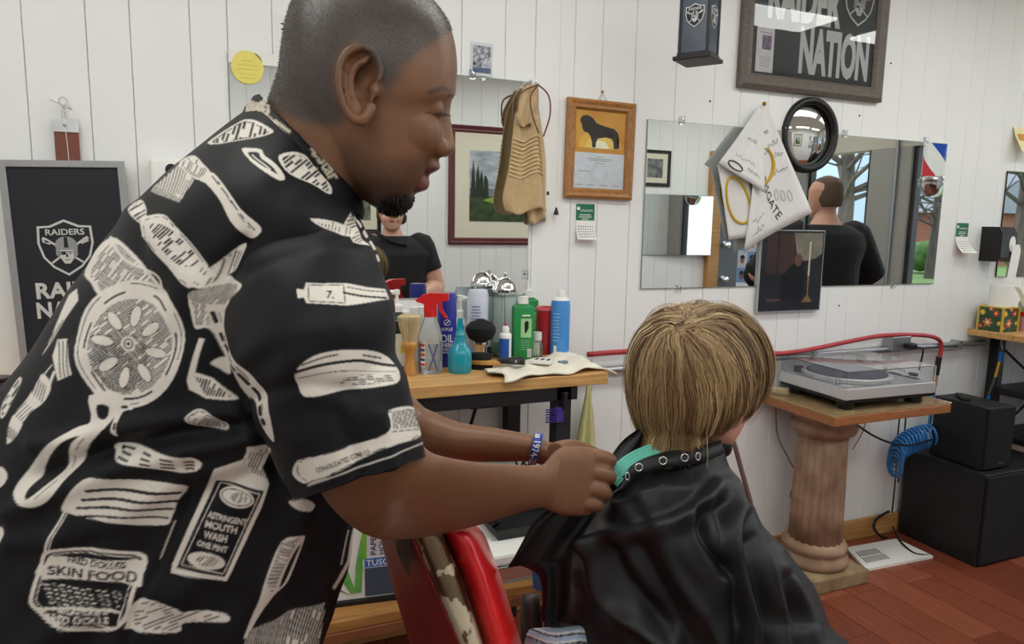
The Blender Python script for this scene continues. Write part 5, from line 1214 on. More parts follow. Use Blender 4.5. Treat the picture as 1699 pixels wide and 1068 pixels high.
    K.hatch([(412, 745), (446, 750), (432, 775), (446, 800), (400, 780)], .4, 5, 2, 0, broken=.35); K.fill([(357, 798), (438, 816), (373, 957), (292, 943)], 0); K.stroke([(363, 804), (431, 820), (371, 951), (300, 938)], 1.6, 1, True)
    K.fill(ell(392, 826, 30, 15, .15), 1); K.stroke(ell(392, 826, 26, 11, .15), 1.4, 0, True); K.hatch(ell(396, 826, 14, 8), .5, 3, 1.5, 0); K.fill(ell(342, 930, 32, 14, .12), 1); K.hatch(ell(345, 930, 20, 9), .8, 4, 1.8, 0)
    K.text('ASTRINGENT', 377, 860, 10, .2, 1, 66); K.text('MOUTH', 367, 874, 11.5, .2, 1, 54); K.text('WASH', 358, 890, 11.5, .2, 1, 40); K.text('ONE PINT', 352, 906, 9.5, .2, 1, 52)
    # brushes at the bottom
    motif([(495, 883), (502, 893), (480, 959), (452, 983), (423, 1026), (409, 1050), (404, 1048), (428, 988), (437, 959), (466, 893)])
    K.hatch([(440, 960), (466, 895), (494, 884), (486, 900), (450, 978)], 1.9, 3.6, 1.6, 0, broken=.05); K.fill(cr([(496, 900), (476, 955), (462, 968), (484, 915)], 4, True), 0)
    motif([(209, 1035), (214, 1012), (242, 988), (290, 1004), (304, 1014), (323, 1012), (376, 1016), (373, 1028), (304, 1035), (295, 1050), (214, 1045)], None, (1.2, 6, 2.2, .4), 12)
    p = [(400, 1075), (412, 1040), (450, 1030), (540, 1000), (530, 1075)]; K.fill(p, 1); K.hatch(p, .3, 4, 2.4, 0, broken=.1); K.stroke([(590, 870), (578, 930), (556, 975)], 5, 1, dash=24); K.stroke([(578, 880), (566, 935)], 2, 1)
    motif([(0, 874), (8, 876), (10, 890), (0, 905), (-20, 900), (-20, 880)]); motif([(0, 774), (14, 790), (0, 810), (-24, 800)]); motif([(480, 833), (505, 828), (522, 836), (515, 845), (490, 842)])
    motif([(2, 690), (8, 664), (30, 628), (36, 632), (22, 662), (8, 692)], None, (.6, 5, 3), 13)
    # print goes on beyond the frame, round the back and the front
    src = K.a.copy(); W0 = 700-60
    blk = src[300:900, 480:900]; K.a[620:1200, 0:370] = np.maximum(K.a[620:1200, 0:370], blk[:580, :370]*(np.arange(370) < 330)[None, :])
    K.a[960:1190, 560:900] = np.maximum(K.a[960:1190, 560:900], src[250:480, 500:840])
draw_shirt(); K.blur(1)
collarK = None

# ------------------------------------------------------------------ the barber
BARB = thing('person', 'barber in a black shirt printed with white barber tools, leaning over the boy', 'person', tuple(np.array([P(150, 900, .84)[0], P(150, 900, .84)[1], 0])))
# --- skin: head, neck, both arms and hands as one surface
g = G()
head = [(565, -46, 640, -48, .76, .018), (518, -30, 686, -30, .76, .044), (488, -5, 716, -2, .76, .060), (474, 30, 742, 32, .76, .0705), (467, 70, 755, 72, .76, .0755), (463, 105, 759, 112, .76, .077),
        (461, 128, 757, 140, .76, .0765), (462, 150, 755, 158, .76, .0745), (470, 172, 741, 178, .76, .071), (486, 196, 735, 200, .76, .068), (504, 222, 728, 226, .76, .065), (524, 250, 720, 256, .76, .061), (548, 280, 706, 290, .76, .055),
        (572, 306, 690, 318, .76, .046), (598, 328, 682, 338, .76, .035), (622, 344, 668, 352, .76, .022), (636, 351, 656, 357, .76, .010)]
g.loft(head, 40, 3, 2.15)
neck = [(468, 90, 640, 240, .765, .060), (457, 128, 628, 290, .765, .059), (446, 160, 606, 324, .768, .060), (436, 195, 588, 350, .772, .064), (420, 250, 575, 395, .78, .075)]
g.loft(neck, 32, 3)
# nose, nostril wing, brow ridge, lips, chin
g.loft([(728, 150, 752, 156, .76, .009), (722, 178, 747, 184, .76, .0095), (720, 205, 750, 212, .76, .011), (718, 226, 754, 232, .76, .0145), (714, 240, 755, 246, .76, .018), (716, 252, 748, 257, .76, .017), (722, 258, 738, 261, .76, .01)], 20, 3)
for sg in (-1, 1):
    g.ball(P(727, 245, .76+sg*.0150), (.0115, .0105, .0105), 12, 8)
    g.loft([(704, 150, 716, 154, .76+sg*.034, .012), (728, 146, 748, 158, .76+sg*.022, .014), (742, 148, 757, 160, .76+sg*.012, .012)], 14, 3)
    g.ball(P(717, 182, .76+sg*.0315), (.0125, .0125, .011), 14, 10)          # lowered eyelid over the eyeball
    g.ball(P(672, 218, .76+sg*.026), (.040, .034, .034), 16, 12)              # cheek
g.loft([(700, 264, 727, 262, .76, .020), (704, 272, 730, 274, .76, .021), (702, 280, 729, 281, .76, .02), (700, 288, 714, 289, .76, .014)], 20, 3)      # upper lip
g.loft([(692, 292, 710, 291, .76, .014), (690, 300, 713, 303, .76, .019), (684, 310, 709, 314, .76, .018), (678, 318, 692, 320, .76, .014)], 20, 3)     # lower lip
# ears
def ear(sg):
    d0 = .76+sg*.073; cx, cy = 598, 138
    rim = np.array([(618, 172), (606, 196), (590, 199), (575, 184), (565, 158), (562, 128), (566, 102), (578, 85), (596, 78), (614, 82), (627, 98), (632, 118), (629, 134)], float)
    rm = cr(rim, 4); n = len(rm); lift = sg*(.013+.015*np.clip((rm[:, 0]*-1+628)/66, 0, 1)); pts = PA(np.stack([rm[:, 0], rm[:, 1], d0+lift], 1))
    g.tube(pts, [.0055, .0062, .0045, .0036, .0036, .004, .004, .0042, .0036, .003], 8)
    dish = [PA(np.array([[rm[i, 0]*f_+cx*(1-f_), rm[i, 1]*f_+cy*(1-f_), d0+lift[i]*{1.0: 1, .86: .8, .55: .25, .3: .0}[f_]+sg*.001] for f_ in (1.0, .86, .55, .3)])) for i in range(n)]
    # ear leaf with thickness
    fr_ = [np.array([d[k] for d in dish]) for k in range(4)]
    off = ray(cx, cy)/np.linalg.norm(ray(cx, cy))*(-sg)*.0035
    rs = [f_ for f_ in fr_]+[f_+off for f_ in fr_[::-1]]
    g.rings([list(r_) for r_ in rs], loop=True)
    ah = cr(np.array([(596, 176), (584, 156), (582, 128), (592, 108), (610, 100)], float), 4); g.tube(PA(np.stack([ah[:, 0], ah[:, 1], d0+sg*np.linspace(.012, .015, len(ah))], 1)), [.003, .0042, .0042, .003], 8)
    g.ball(P(622, 150, d0+sg*.008), (.006, .006, .008), 10, 8); g.ball(P(590, 188, d0+sg*.012), (.008, .006, .009), 10, 8)
ear(-1); ear(1)
# near (right) arm: upper arm, elbow, forearm, wrist
arm = [(440, 600, 650, 560, .64, .055), (480, 720, 672, 668, .64, .055), (520, 800, 692, 722, .65, .054), (565, 858, 712, 748, .665, .052), (622, 893, 742, 758, .69, .050), (690, 893, 778, 764, .735, .047), (752, 882, 816, 768, .78, .043), (812, 866, 852, 770, .825, .037),
       (862, 850, 884, 772, .86, .031), (900, 842, 908, 768, .89, .0285), (922, 846, 930, 752, .905, .027)]
g.loft(arm, 30, 3)
# near hand: back of the hand and knuckles, fingers curl round the cape edge
g.loft([(895, 838, 902, 770, .885, .024), (918, 850, 926, 744, .905, .023), (945, 856, 955, 740, .925, .023), (970, 855, 982, 742, .94, .021), (988, 848, 998, 747, .95, .019), (996, 840, 1006, 754, .955, .013)], 26, 3, 2.4)
FING = [((990, 757), (1009, 762), .944, 11.5), ((994, 784), (1009, 789), .938, 12), ((988, 810), (1002, 816), .936, 11.5), ((972, 833), (988, 836), .936, 11)]
for (k0, k1, d, r_) in FING:
    rr = r_*d/F; g.tube([P(k0[0]-34, k0[1]-2, d), P(*k0, d-.006), P(*k1, d+.004), P(k1[0]+2, k1[1]+3, d+.026), P(k1[0]-12, k1[1]+3, d+.040), P(k1[0]-30, k1[1]+2, d+.044)], [rr*.9, rr*1.15, rr*1.08, rr, rr*.92, rr*.8], 12, 4)
g.tube([P(922, 752, .925), P(945, 744, .955), P(972, 748, .975), P(996, 757, .985)], [.015, .013, .011, .0085], 12, 4)     # thumb on the far side
# far (left) arm and hand
g.loft([(560, 660, 636, 600, 1.02, .045), (630, 738, 696, 668, 1.01, .044), (690, 764, 718, 682, 1.0, .043), (740, 766, 762, 700, 1.0, .041), (790, 766, 812, 708, 1.01, .037), (840, 766, 858, 716, 1.02, .031), (878, 766, 890, 724, 1.025, .0275), (910, 775, 924, 738, 1.03, .026)], 26, 3)
g.loft([(905, 778, 915, 734, 1.03, .024), (935, 800, 948, 738, 1.035, .022), (965, 808, 980, 744, 1.03, .020), (985, 805, 1002, 752, 1.02, .016)], 22, 3)
for q in range(4):
    x, y = 992-q*4, 756+q*14; g.tube([P(x-26, y, 1.025), P(x, y, 1.022), P(x+18, y+6, 1.012), P(x+22, y+10, .998), P(x+12, y+12, .99)], [.0085, .009, .0085, .008, .007], 10, 4)
g.tube([P(930, 760, 1.01), P(960, 756, .995), P(990, 764, .99)], [.013, .011, .009], 10, 4)
skin_me = fuse(g, 'person_body', .0021, 4, .5)
V = verts(skin_me); N_ = normals(skin_me); q = proj(V); px, py, dd = q.T
# paint: scalp stubble, beard, lips, brow
kh = Ink(380, -120, 800, 400)
kh.fill(cr([(430, 140), (440, 0), (500, -100), (700, -100), (760, 20), (750, 50), (732, 62), (708, 78), (688, 92), (668, 112), (650, 146), (640, 160), (634, 130), (600, 74), (562, 90), (556, 150), (572, 196), (545, 208), (500, 200), (455, 178)], 4, True), 1); kh.blur(170)
kb = Ink(380, -120, 800, 400)
kb.fill(cr([(628, 338), (640, 328), (660, 322), (678, 325), (690, 330), (690, 345), (672, 364), (645, 362), (632, 350)], 4, True), .95); kb.fill(cr([(694, 264), (714, 258), (728, 264), (727, 271), (706, 272)], 4, True), .45); kb.blur(90)
kj = Ink(380, -120, 800, 400); kj.fill(cr([(570, 230), (620, 262), (680, 262), (705, 270), (700, 310), (690, 350), (610, 345), (575, 310)], 4, True), .6); kj.fill(cr([(596, 300), (640, 296), (690, 312), (692, 352), (620, 352), (600, 332)], 4, True), .95); kj.blur(120)
kl = Ink(380, -120, 800, 400); kl.fill(cr([(700, 277), (728, 272), (732, 282), (714, 292), (714, 304), (706, 316), (692, 312), (694, 296)], 4, True), 1); kl.blur(4)
kd = Ink(380, -120, 800, 400); kd.stroke([(712, 153), (735, 146), (756, 156)], 7, 1); kd.blur(5); ke = Ink(380, -120, 800, 400); ke.stroke(cr([(706, 186), (722, 190), (738, 188)], 4), 2.5, 1); ke.blur(1)
hm = (px < 795) & (py < 395) & (dd < .9)
rndv = np.random.RandomState(1).rand(len(V))
S = lambda k_: np.where(hm, k_.sample(px, py), 0)[:, None]
skin = np.array(rgb((126, 88, 63))[:3]); colr = np.tile(skin, (len(V), 1))
mix = lambda c, a: colr*(1-a)+np.array(rgb(c)[:3])*a
hand_ = np.clip((px-860)/120, 0, 1)[:, None]*.25
colr = mix((136, 101, 79), hand_)
colr = mix((72, 51, 43), S(kj)*.95); colr = mix((80, 71, 67), np.clip(S(kh)*1.15*(.86+.14*rndv[:, None]), 0, 1)); colr = mix((28, 22, 21), np.clip(S(kb)*1.1, 0, 1)); colr = mix((112, 66, 62), S(kl)*.85); colr = mix((40, 30, 28), S(kd)*.75); colr = mix((26, 20, 20), S(ke)*.9)
paint(skin_me, colr)
m_skin = M('brown skin', (142, 100, 78), .42, var=.10, scale=55, attr='Col', bump=.12, bscale=420, spec=.4)
obj('body', skin_me, m_skin, BARB, 'all', world=True)
# short stubble and goatee hairs
rnd = np.random.RandomState(3); g = G()
fm = {}
idx = np.where((S(kb)[:, 0]*rnd.rand(len(V)) > .28) & (py > 300))[0]; sel = rnd.choice(idx, min(800, len(idx)), replace=False)
for i in sel:
    n_ = N_[i]*.7+R[1]*.4+np.array([rnd.uniform(-.35, .35) for _ in range(3)]); n_ /= np.linalg.norm(n_); L = rnd.uniform(.0015, .0035); p = V[i]
    g.tube([p, p+n_*L*.6, p+n_*L+R[1]*.001], [.00042, .00035, .00015], 3)
o = obj('beard', g, M('beard hair', (24, 19, 18), .6), BARB, world=True); o['kind'] = 'stuff'
idx = np.where((S(kh)[:, 0] > .5) & (dd < .80))[0]; sel = rnd.choice(idx, min(9000, len(idx)), replace=False); g = G()
for i in sel:
    n_ = N_[i]*.75+np.array([rnd.uniform(-.5, .5) for _ in range(3)])+R[1]*.3; n_ /= np.linalg.norm(n_); L = rnd.uniform(.0015, .003); p = V[i]
    a_ = np.cross(n_, R[2]); a_ = a_/(np.linalg.norm(a_)+1e-9)*.0002; g.add([p-a_, p+a_, p+n_*L], [(0, 1, 2)])
o = obj('hair', g, M('short dark hair', (72, 64, 61), .45, var=.5, scale=300), BARB, world=True); o['kind'] = 'stuff'
# eyelashes
g = G()
for i in range(12):
    u = i/11; p = P(716+24*u, 189-1.5*u, .722+.012*u); g.tube([p, p+R[1]*.002+R[0]*.003, p+R[1]*.003+R[0]*.007], [.0003, .0002, .0001], 3)
obj('eyelashes', g, MATS['beard hair'], BARB, world=True)['kind'] = 'stuff'

# --- shirt: torso and sleeves lofted as cloth surfaces, each dense enough to carry the print
blk = np.array(rgb((24, 25, 29))[:3]); wht = np.array(rgb((232, 226, 216))[:3])
def cloth_loft(st, rows, near, far, p, cap=False, inner=0.0):
    st = cr(st, 24); t0 = np.linspace(0, len(st)-1, rows); i0 = np.minimum(t0.astype(int), len(st)-2); fr0 = (t0-i0)[:, None]; S_ = st[i0]*(1-fr0)+st[i0+1]*fr0
    th = np.concatenate([np.linspace(0, PI, near+1)[:-1], np.linspace(PI, 2*PI, far+1)[:-1]]); c, sn = np.cos(th), np.sin(th)
    if near > 50:                      # even spacing in the picture plane on the room side
        c[:near] = np.cos(np.arccos(np.linspace(1, -1, near+1)[:-1])*.65+np.linspace(0, PI, near+1)[:-1]*.35); sn[:near] = np.sqrt(1-c[:near]**2)
    c = np.sign(c)*np.abs(c)**(2/p); sn = np.sign(sn)*np.abs(sn)**(2/p)
    n = len(th); A = np.zeros((rows, n, 3))
    A[:, :, 0] = ((S_[:, 0]+S_[:, 2])/2)[:, None]+((S_[:, 0]-S_[:, 2])/2)[:, None]*c; A[:, :, 1] = ((S_[:, 1]+S_[:, 3])/2)[:, None]+((S_[:, 1]-S_[:, 3])/2)[:, None]*c
    A[:, :, 2] = S_[:, 4][:, None]-S_[:, 5][:, None]*sn
    return A
def fold(px, py, pts, wd, h):
    p = cr(pts, 5); m = (px > p[:, 0].min()-3*wd) & (px < p[:, 0].max()+3*wd) & (py > p[:, 1].min()-3*wd) & (py < p[:, 1].max()+3*wd); ii = np.where(m)[0]; b = np.full(len(ii), 1e9)
    for a, c in zip(p[:-1], p[1:]):
        d = c-a; t_ = np.clip(((px[ii]-a[0])*d[0]+(py[ii]-a[1])*d[1])/(d @ d+1e-9), 0, 1); b = np.minimum(b, np.hypot(px[ii]-a[0]-t_*d[0], py[ii]-a[1]-t_*d[1]))
    out = np.zeros(len(px)); out[ii] = h*.001*np.exp(-(b/wd)**2); return out
def grid_mesh(name, A, flip=False):
    r, n = A.shape[:2]; V = PA(A.reshape(-1, 3)); i, j = np.mgrid[0:r-1, 0:n]; j2 = (j+1) % n
    f = np.stack([i*n+j, i*n+j2, (i+1)*n+j2, (i+1)*n+j], -1).reshape(-1, 4)
    me = bpy.data.meshes.new(name); me.vertices.add(len(V)); me.vertices.foreach_set('co', V.ravel())
    me.loops.add(f.size); me.loops.foreach_set('vertex_index', f.ravel().astype(np.int32)); me.polygons.add(len(f)); me.polygons.foreach_set('loop_start', np.arange(0, f.size, 4, dtype=np.int32))
    me.update(calc_edges=True); me.validate(); return me
def printed(me, folds, amp=1.0):
    V = verts(me); N0 = normals(me); cen = V.mean(0)
    if ((V-cen)*N0).sum() < 0: me.flip_normals(); N0 = -N0
    px, py, dd = proj(V).T; D = np.zeros(len(px))
    for pts, wd, h in folds: D += fold(px, py, pts, wd, h)
    D += amp*(.0018*np.sin(px*.031+np.sin(py*.022)*2)*np.sin(py*.027+1)+.0007*np.sin(px*.07+py*.05))
    set_verts(me, V+N0*D[:, None]); ink = K.sample(px, py)[:, None]
    paint(me, blk*(1-ink)+wht*ink); return me
tor = [(-330, 1180, 500, 1290, .86, .165), (-230, 950, 535, 1080, .85, .17), (-100, 755, 580, 930, .84, .175), (20, 618, 592, 830, .83, .18), (110, 492, 600, 700, .825, .188), (190, 372, 612, 560, .82, .198), (262, 300, 614, 450, .815, .200), (322, 250, 606, 385, .805, .180), (378, 202, 594, 350, .79, .125), (428, 172, 585, 342, .775, .078)]
slv = [(410, 372, 600, 362, .74, .05), (392, 410, 612, 385, .69, .086), (374, 470, 628, 425, .665, .090), (374, 545, 648, 500, .645, .090), (397, 630, 664, 580, .64, .087), (436, 725, 684, 662, .643, .084), (486, 835, 706, 757, .65, .082)]
m_shirt = M('printed black satin cotton', (26, 27, 31), .58, attr='Col', var=.06, scale=200, bump=.06, bscale=900, spec=.22)
ft = [([(440, 700), (330, 716), (200, 742), (60, 790)], 15, -9), ([(440, 720), (320, 745), (180, 785), (20, 850)], 22, 8), ([(430, 690), (330, 690), (220, 708), (60, 740)], 18, 6), ([(400, 770), (300, 800), (150, 880), (20, 900)], 20, 5),
      ([(460, 800), (380, 800), (250, 905), (150, 1068)], 26, -6), ([(500, 860), (460, 940), (380, 1060)], 24, 7), ([(545, 850), (520, 940), (470, 1060)], 18, -6), ([(240, 350), (230, 420), (260, 480)], 20, -4), ([(330, 480), (250, 390), (215, 350)], 24, 4),
      ([(300, 980), (200, 1000), (60, 1068)], 30, 6), ([(320, 760), (300, 860), (230, 1000), (210, 1068)], 9, -4), ([(400, 402), (366, 460), (358, 540), (378, 620), (426, 705), (462, 790)], 14, -8)]
fs = [([(600, 395), (560, 400), (480, 420), (410, 450)], 12, -3), ([(640, 500), (560, 560), (480, 600)], 28, 4), ([(660, 590), (600, 640), (520, 680)], 26, -4), ([(630, 690), (640, 730), (650, 770)], 14, 3), ([(560, 690), (580, 740), (600, 790)], 16, -3), ([(395, 600), (470, 560), (560, 540)], 22, 4), ([(420, 660), (500, 640), (580, 650)], 18, -4)]
A = cloth_loft(tor, 620, 430, 70, 2.3)
obj('shirt', printed(grid_mesh('shirt', A), ft), m_shirt, BARB, 'all', world=True)
A = cloth_loft(slv, 330, 230, 80, 2.2)
hem = A[-1]; cxy = hem[:, :2].mean(0); dm = hem[:, 2].mean()
for f_ in (.985, .97):                       # cloth turned in at the hem
    r_ = hem.copy(); r_[:, :2] = cxy+(r_[:, :2]-cxy)*f_; r_[:, 2] = dm+(r_[:, 2]-dm)*f_; r_[:, :2] += (np.array((-4, -7))*(1-f_)/.03); A = np.concatenate([A, r_[None]], 0)
obj('sleeve', printed(grid_mesh('sleeve', A), fs, .7), m_shirt, BARB, 'all', world=True)
slf = [(440, 395, 590, 385, .90, .05), (450, 420, 592, 400, .95, .08), (480, 520, 622, 480, .99, .08), (530, 640, 645, 590, 1.02, .07), (575, 715, 662, 655, 1.02, .062)]
obj('sleeve', printed(grid_mesh('sleeve', cloth_loft(slf, 120, 40, 40, 2.1)), [], .5), m_shirt, BARB, 'all', world=True)
# collar: folded band round the neck
def loop(bx, by, fx, fy, d, rd, n=40, p=2.0):
    t_ = np.linspace(0, 2*PI, n+1)[:-1]; c, s_ = np.cos(t_), np.sin(t_)
    return PA(np.stack([(bx+fx)/2+(bx-fx)/2*c, (by+fy)/2+(by-fy)/2*c, d-rd*s_], 1))
ringsC = [loop(430, 205, 588, 352, .777, .076), loop(424, 176, 592, 338, .772, .069), loop(432, 156, 596, 322, .770, .064), loop(422, 157, 600, 326, .770, .069), loop(405, 178, 606, 350, .776, .082), loop(396, 205, 602, 366, .784, .098), loop(400, 206, 600, 364, .784, .096)]
gc = G().rings([list(r_) for r_ in ringsC], cap=False, loop=True)
cme = fuse(gc, 'collar', .0022, 2)
Vc = verts(cme); qc = proj(Vc); KC = Ink(340, 120, 640, 420); rq = random.Random(5)
for i in range(9): KC.stroke(cr([(408+rq.uniform(0, 40), 165+rq.uniform(0, 34)) for _ in range(4)], 4), 3, 1)
KC.stroke(cr([(448, 195), (470, 222), (505, 262)], 4), 3.5, 1); KC.stroke(cr([(456, 200), (480, 218)], 4), 5, 1)
KC.text('n.Star', 541, 268, 22, 1.02, 1, 66, .02); KC.stroke(cr([(520, 240), (524, 280), (540, 318)], 4), 4, 1, dash=9); KC.blur(1)
ik = KC.sample(qc[:, 0], qc[:, 1])[:, None]; paint(cme, blk*(1-ik)+np.array(rgb((214, 204, 184))[:3])*ik)
obj('collar', cme, m_shirt, BARB, 'all', world=True)
# trousers and shoes below the frame
m_tr = M('dark trousers', (34, 36, 44), .8, bump=.1)
hip = P(110, 1150, .86); g = G(); fwd = np.array([R[0][0], R[0][1], 0]); fwd /= np.linalg.norm(fwd); sd = np.array([-fwd[1], fwd[0], 0]); base = np.array([hip[0], hip[1], 0])
def ringw(c, a, b, n=24): return [c+fwd*a*math.cos(t_)+sd*b*math.sin(t_) for t_ in np.linspace(0, 2*PI, n+1)[:-1]]
zt2 = hip[2]+.02
g.rings([ringw(base+np.array([0, 0, z])+fwd*o_, a, b) for z, a, b, o_ in ((zt2-.16, .10, .15, .02), (zt2-.06, .14, .165, .0), (zt2+.05, .14, .165, .0))])
for s_ in (-1, 1): g.rings([ringw(base+sd*s_*.085+fwd*o_+np.array([0, 0, z]), a, b) for z, a, b, o_ in ((.06, .055, .05, .03), (.25, .062, .058, .02), (zt2*.55, .072, .07, .03), (zt2-.12, .10, .085, .02), (zt2-.02, .11, .085, .0))])
obj('trousers', fuse(g, 'trousers', .008, 3), m_tr, BARB, 'all', world=True)
for s_ in (-1, 1):
    g = G().rings([[base+sd*(s_*.085)+fwd*(x+.04)+sd*(w_*math.cos(t_))+np.array([0, 0, h_*(.5+.5*math.sin(t_))]) for t_ in np.linspace(0, 2*PI, 17)[:-1]] for x, w_, h_ in ((-.09, .02, .06), (-.07, .036, .085), (0, .042, .09), (.07, .046, .07), (.14, .044, .05), (.18, .02, .035))])
    obj('shoe', g, m_black, BARB, 'all', world=True)
# wristband on the far wrist
bq = [(876, 769, 888, 720, 1.0235, .0315), (890, 768, 901, 722, 1.0265, .0305)]
rs = []
for (ax, ay, bx, by, d, rd), k_ in zip(bq+bq[::-1], (1.12, 1.12, 1.04, 1.04)):
    t_ = np.linspace(0, 2*PI, 33)[:-1]; rs.append(PA(np.stack([(ax+bx)/2+k_*(ax-bx)/2*np.cos(t_), (ay+by)/2+k_*(ay-by)/2*np.cos(t_), d-k_*rd*np.sin(t_)], 1)))
wb = thing('wristband', 'blue printed wristband on the barber\'s far wrist', 'wristband', tuple(P(886, 745, 1.02)))
obj('band', G().rings([list(r_) for r_ in rs], loop=True), M('blue band rubber', (44, 74, 176), .5), wb, 'all', world=True)
tv, tf = text_tris('as 1974-20', 1.0, .02); tv = -tv[:, :2]/(tv[:, 0].max()-tv[:, 0].min())
out = []
for x, y in tv:
    a_ = -.12-(x)*2.15; k_ = 1.15; t_ = PI/2-(x*2.3); u = .5-y*5.2
    A1, A2 = bq; cx = [(A1[i]*(1-u)+A2[i]*u) for i in range(6)]
    out.append(PA(np.array([[(cx[0]+cx[2])/2-k_*(cx[0]-cx[2])/2*math.cos(t_), (cx[1]+cx[3])/2-k_*(cx[1]-cx[3])/2*math.cos(t_), cx[4]-k_*cx[5]*math.sin(t_)]]))[0])
g = G(); g.add(out, tf); obj('lettering', g, m_white, wb, world=True)
# ------------------------------------------------------------------ the boy under the cape
seat_c = P(1110, 1190, 1.12); ZSEAT = .60
BOY = thing('person', 'boy with light brown hair seated under a black cape, facing away', 'person', (seat_c[0], seat_c[1], ZSEAT))
g = G()
g.loft([(1120, 528, 1196, 527, 1.1, .040), (1080, 556, 1236, 554, 1.1, .066), (1064, 605, 1254, 600, 1.1, .076), (1068, 650, 1254, 648, 1.1, .075), (1085, 690, 1240, 694, 1.1, .066), (1120, 716, 1226, 722, 1.1, .052), (1160, 730, 1216, 738, 1.105, .03)], 30, 3)
g.ball(P(1250, 664, 1.13), (.010, .010, .010), 10, 8); g.ball(P(1224, 690, 1.06), (.010, .010, .015), 12, 8)      # nose, ear
g.loft([(1090, 680, 1186, 690, 1.1, .046), (1086, 730, 1186, 735, 1.1, .047), (1076, 775, 1196, 770, 1.1, .062)], 24, 3)
g.loft([(1060, 770, 1200, 765, 1.1, .08), (1020, 830, 1222, 820, 1.1, .115), (985, 920, 1262, 910, 1.1, .13), (985, 1060, 1270, 1060, 1.11, .12), (1000, 1180, 1280, 1180, 1.12, .12)], 30, 3)
for sg in (-1, 1): g.loft([(1000, 1120, 1010, 1190, 1.12+sg*.07, .06), (1180, 1110, 1190, 1190, 1.13+sg*.07, .055), (1350, 1115, 1370, 1180, 1.14+sg*.07, .045), (1400, 1200, 1350, 1210, 1.14+sg*.07, .042), (1400, 1400, 1350, 1400, 1.15+sg*.07, .035)], 20, 3)
bme = fuse(g, 'boy_body', .005, 4)
obj('body', bme, M('fair skin', (222, 170, 148), .5, var=.06, scale=60), BOY, 'all', world=True)
# hair: close shell plus combed locks that fall from the crown
hs_ = [(1138, 514, 1182, 512, 1.1, .02), (1100, 522, 1214, 519, 1.1, .052), (1068, 550, 1248, 544, 1.1, .082), (1051, 592, 1267, 582, 1.1, .096), (1048, 634, 1268, 622, 1.1, .098), (1053, 672, 1256, 656, 1.1, .094), (1062, 702, 1236, 684, 1.1, .086), (1074, 722, 1206, 708, 1.1, .076)]
hg = G().loft(hs_, 40, 4); sh_me = fuse(hg, 'hair_shell', .006, 3)
from mathutils.bvhtree import BVHTree
Vh = verts(sh_me); tris = [tuple(p.vertices) for p in sh_me.polygons]; bv = BVHTree.FromPolygons([Vector(v) for v in Vh], tris)
Nh = normals(sh_me); qh = proj(Vh)
crown = P(1128, 540, 1.02); cl = bv.find_nearest(Vector(crown)); crown = np.array(cl[0])
down = R[1]*.97+R[2]*.05; rs_ = np.random.RandomState(11)
ctr = Vh.mean(0)
cand = np.where(qh[:, 1] < 690)[0]
guides = []
for gi in range(1300):
    i = cand[rs_.randint(len(cand))]; p = Vh[i].copy()
    if rs_.rand() < .35: p = crown+(p-crown)*rs_.uniform(.2, .7)
    pts = []; lift = rs_.uniform(.0, .005) if rs_.rand() < .93 else rs_.uniform(.006, .012); swirl = rs_.uniform(.2, .6); L = rs_.uniform(.75, 1.2)
    for k_ in range(15):
        q_, n_, _, _ = bv.find_nearest(Vector(p)); q_ = np.array(q_); n_ = np.array(n_)
        if np.dot(n_, q_-ctr) < 0: n_ = -n_
        low = proj(q_[None])[0]; freed = low[1] > 712
        if not freed: p = q_+n_*(lift+.0035*math.sin(k_*.3))
        pts.append(p.copy())
        aw = p-crown; da = np.linalg.norm(aw)+1e-6; aw = aw/da; wgt = math.exp(-da/.075)
        sw = np.cross(n_, aw)*swirl*wgt
        d = aw*(.25+.9*wgt)+down*(1.15-wgt)+sw+rs_.normal(0, .17, 3)
        if not freed: d = d-n_*np.dot(d, n_)
        else: d = d+n_*.42+R[0]*(-.25 if low[0] < 1120 else .12)
        d /= np.linalg.norm(d); p = p+d*.0125*L
        if low[1] > 738 or (freed and rs_.rand() < .2) or (low[0] > 1222 and low[1] > 690): break
    if len(pts) > 4: guides.append(np.array(pts))
hv, hf, hc = [], [], []; pal = [np.array(rgb(c)[:3]) for c in ((156, 126, 88), (184, 154, 110), (124, 96, 64), (204, 178, 134), (168, 138, 98), (104, 78, 52), (222, 200, 158))]
for gd in guides:
    n = len(gd); tcen = gd-ctr; tcen /= np.linalg.norm(tcen, axis=1)[:, None]; tan = np.gradient(gd, axis=0); tan /= np.linalg.norm(tan, axis=1)[:, None]+1e-9; sd_ = np.cross(tan, tcen); sd_ /= np.linalg.norm(sd_, axis=1)[:, None]+1e-9
    base_c = pal[rs_.choice(7, p=[.24, .2, .18, .1, .16, .08, .04])]
    for c_ in range(11):
        u = np.linspace(0, 1, n)[:, None]; off = sd_*(rs_.normal(0, .0052)*(1-.55*u))+tcen*(rs_.normal(0, .0016)); w_ = (rs_.uniform(.00035, .00075)*(1-.75*u**2))
        pc = gd+off; a_ = len(hv); tilt = sd_+tcen*rs_.normal(0, .4); tilt /= np.linalg.norm(tilt, axis=1)[:, None]
        cc = base_c*rs_.uniform(.72, 1.25)
        for k_ in range(n): hv.append(pc[k_]-tilt[k_]*w_[k_]); hv.append(pc[k_]+tilt[k_]*w_[k_]); hc.append(cc); hc.append(cc)
        hf += [(a_+2*k_, a_+2*k_+1, a_+2*k_+3, a_+2*k_+2) for k_ in range(n-1)]
m_hair = M('light brown hair', (150, 120, 84), .38, var=.12, scale=80, attr='Col', spec=.45)
hme = bpy.data.meshes.new('locks'); hme.from_pydata([tuple(v) for v in hv], [], hf); hme.update(); paint(hme, np.clip(np.array(hc), 0, 1))
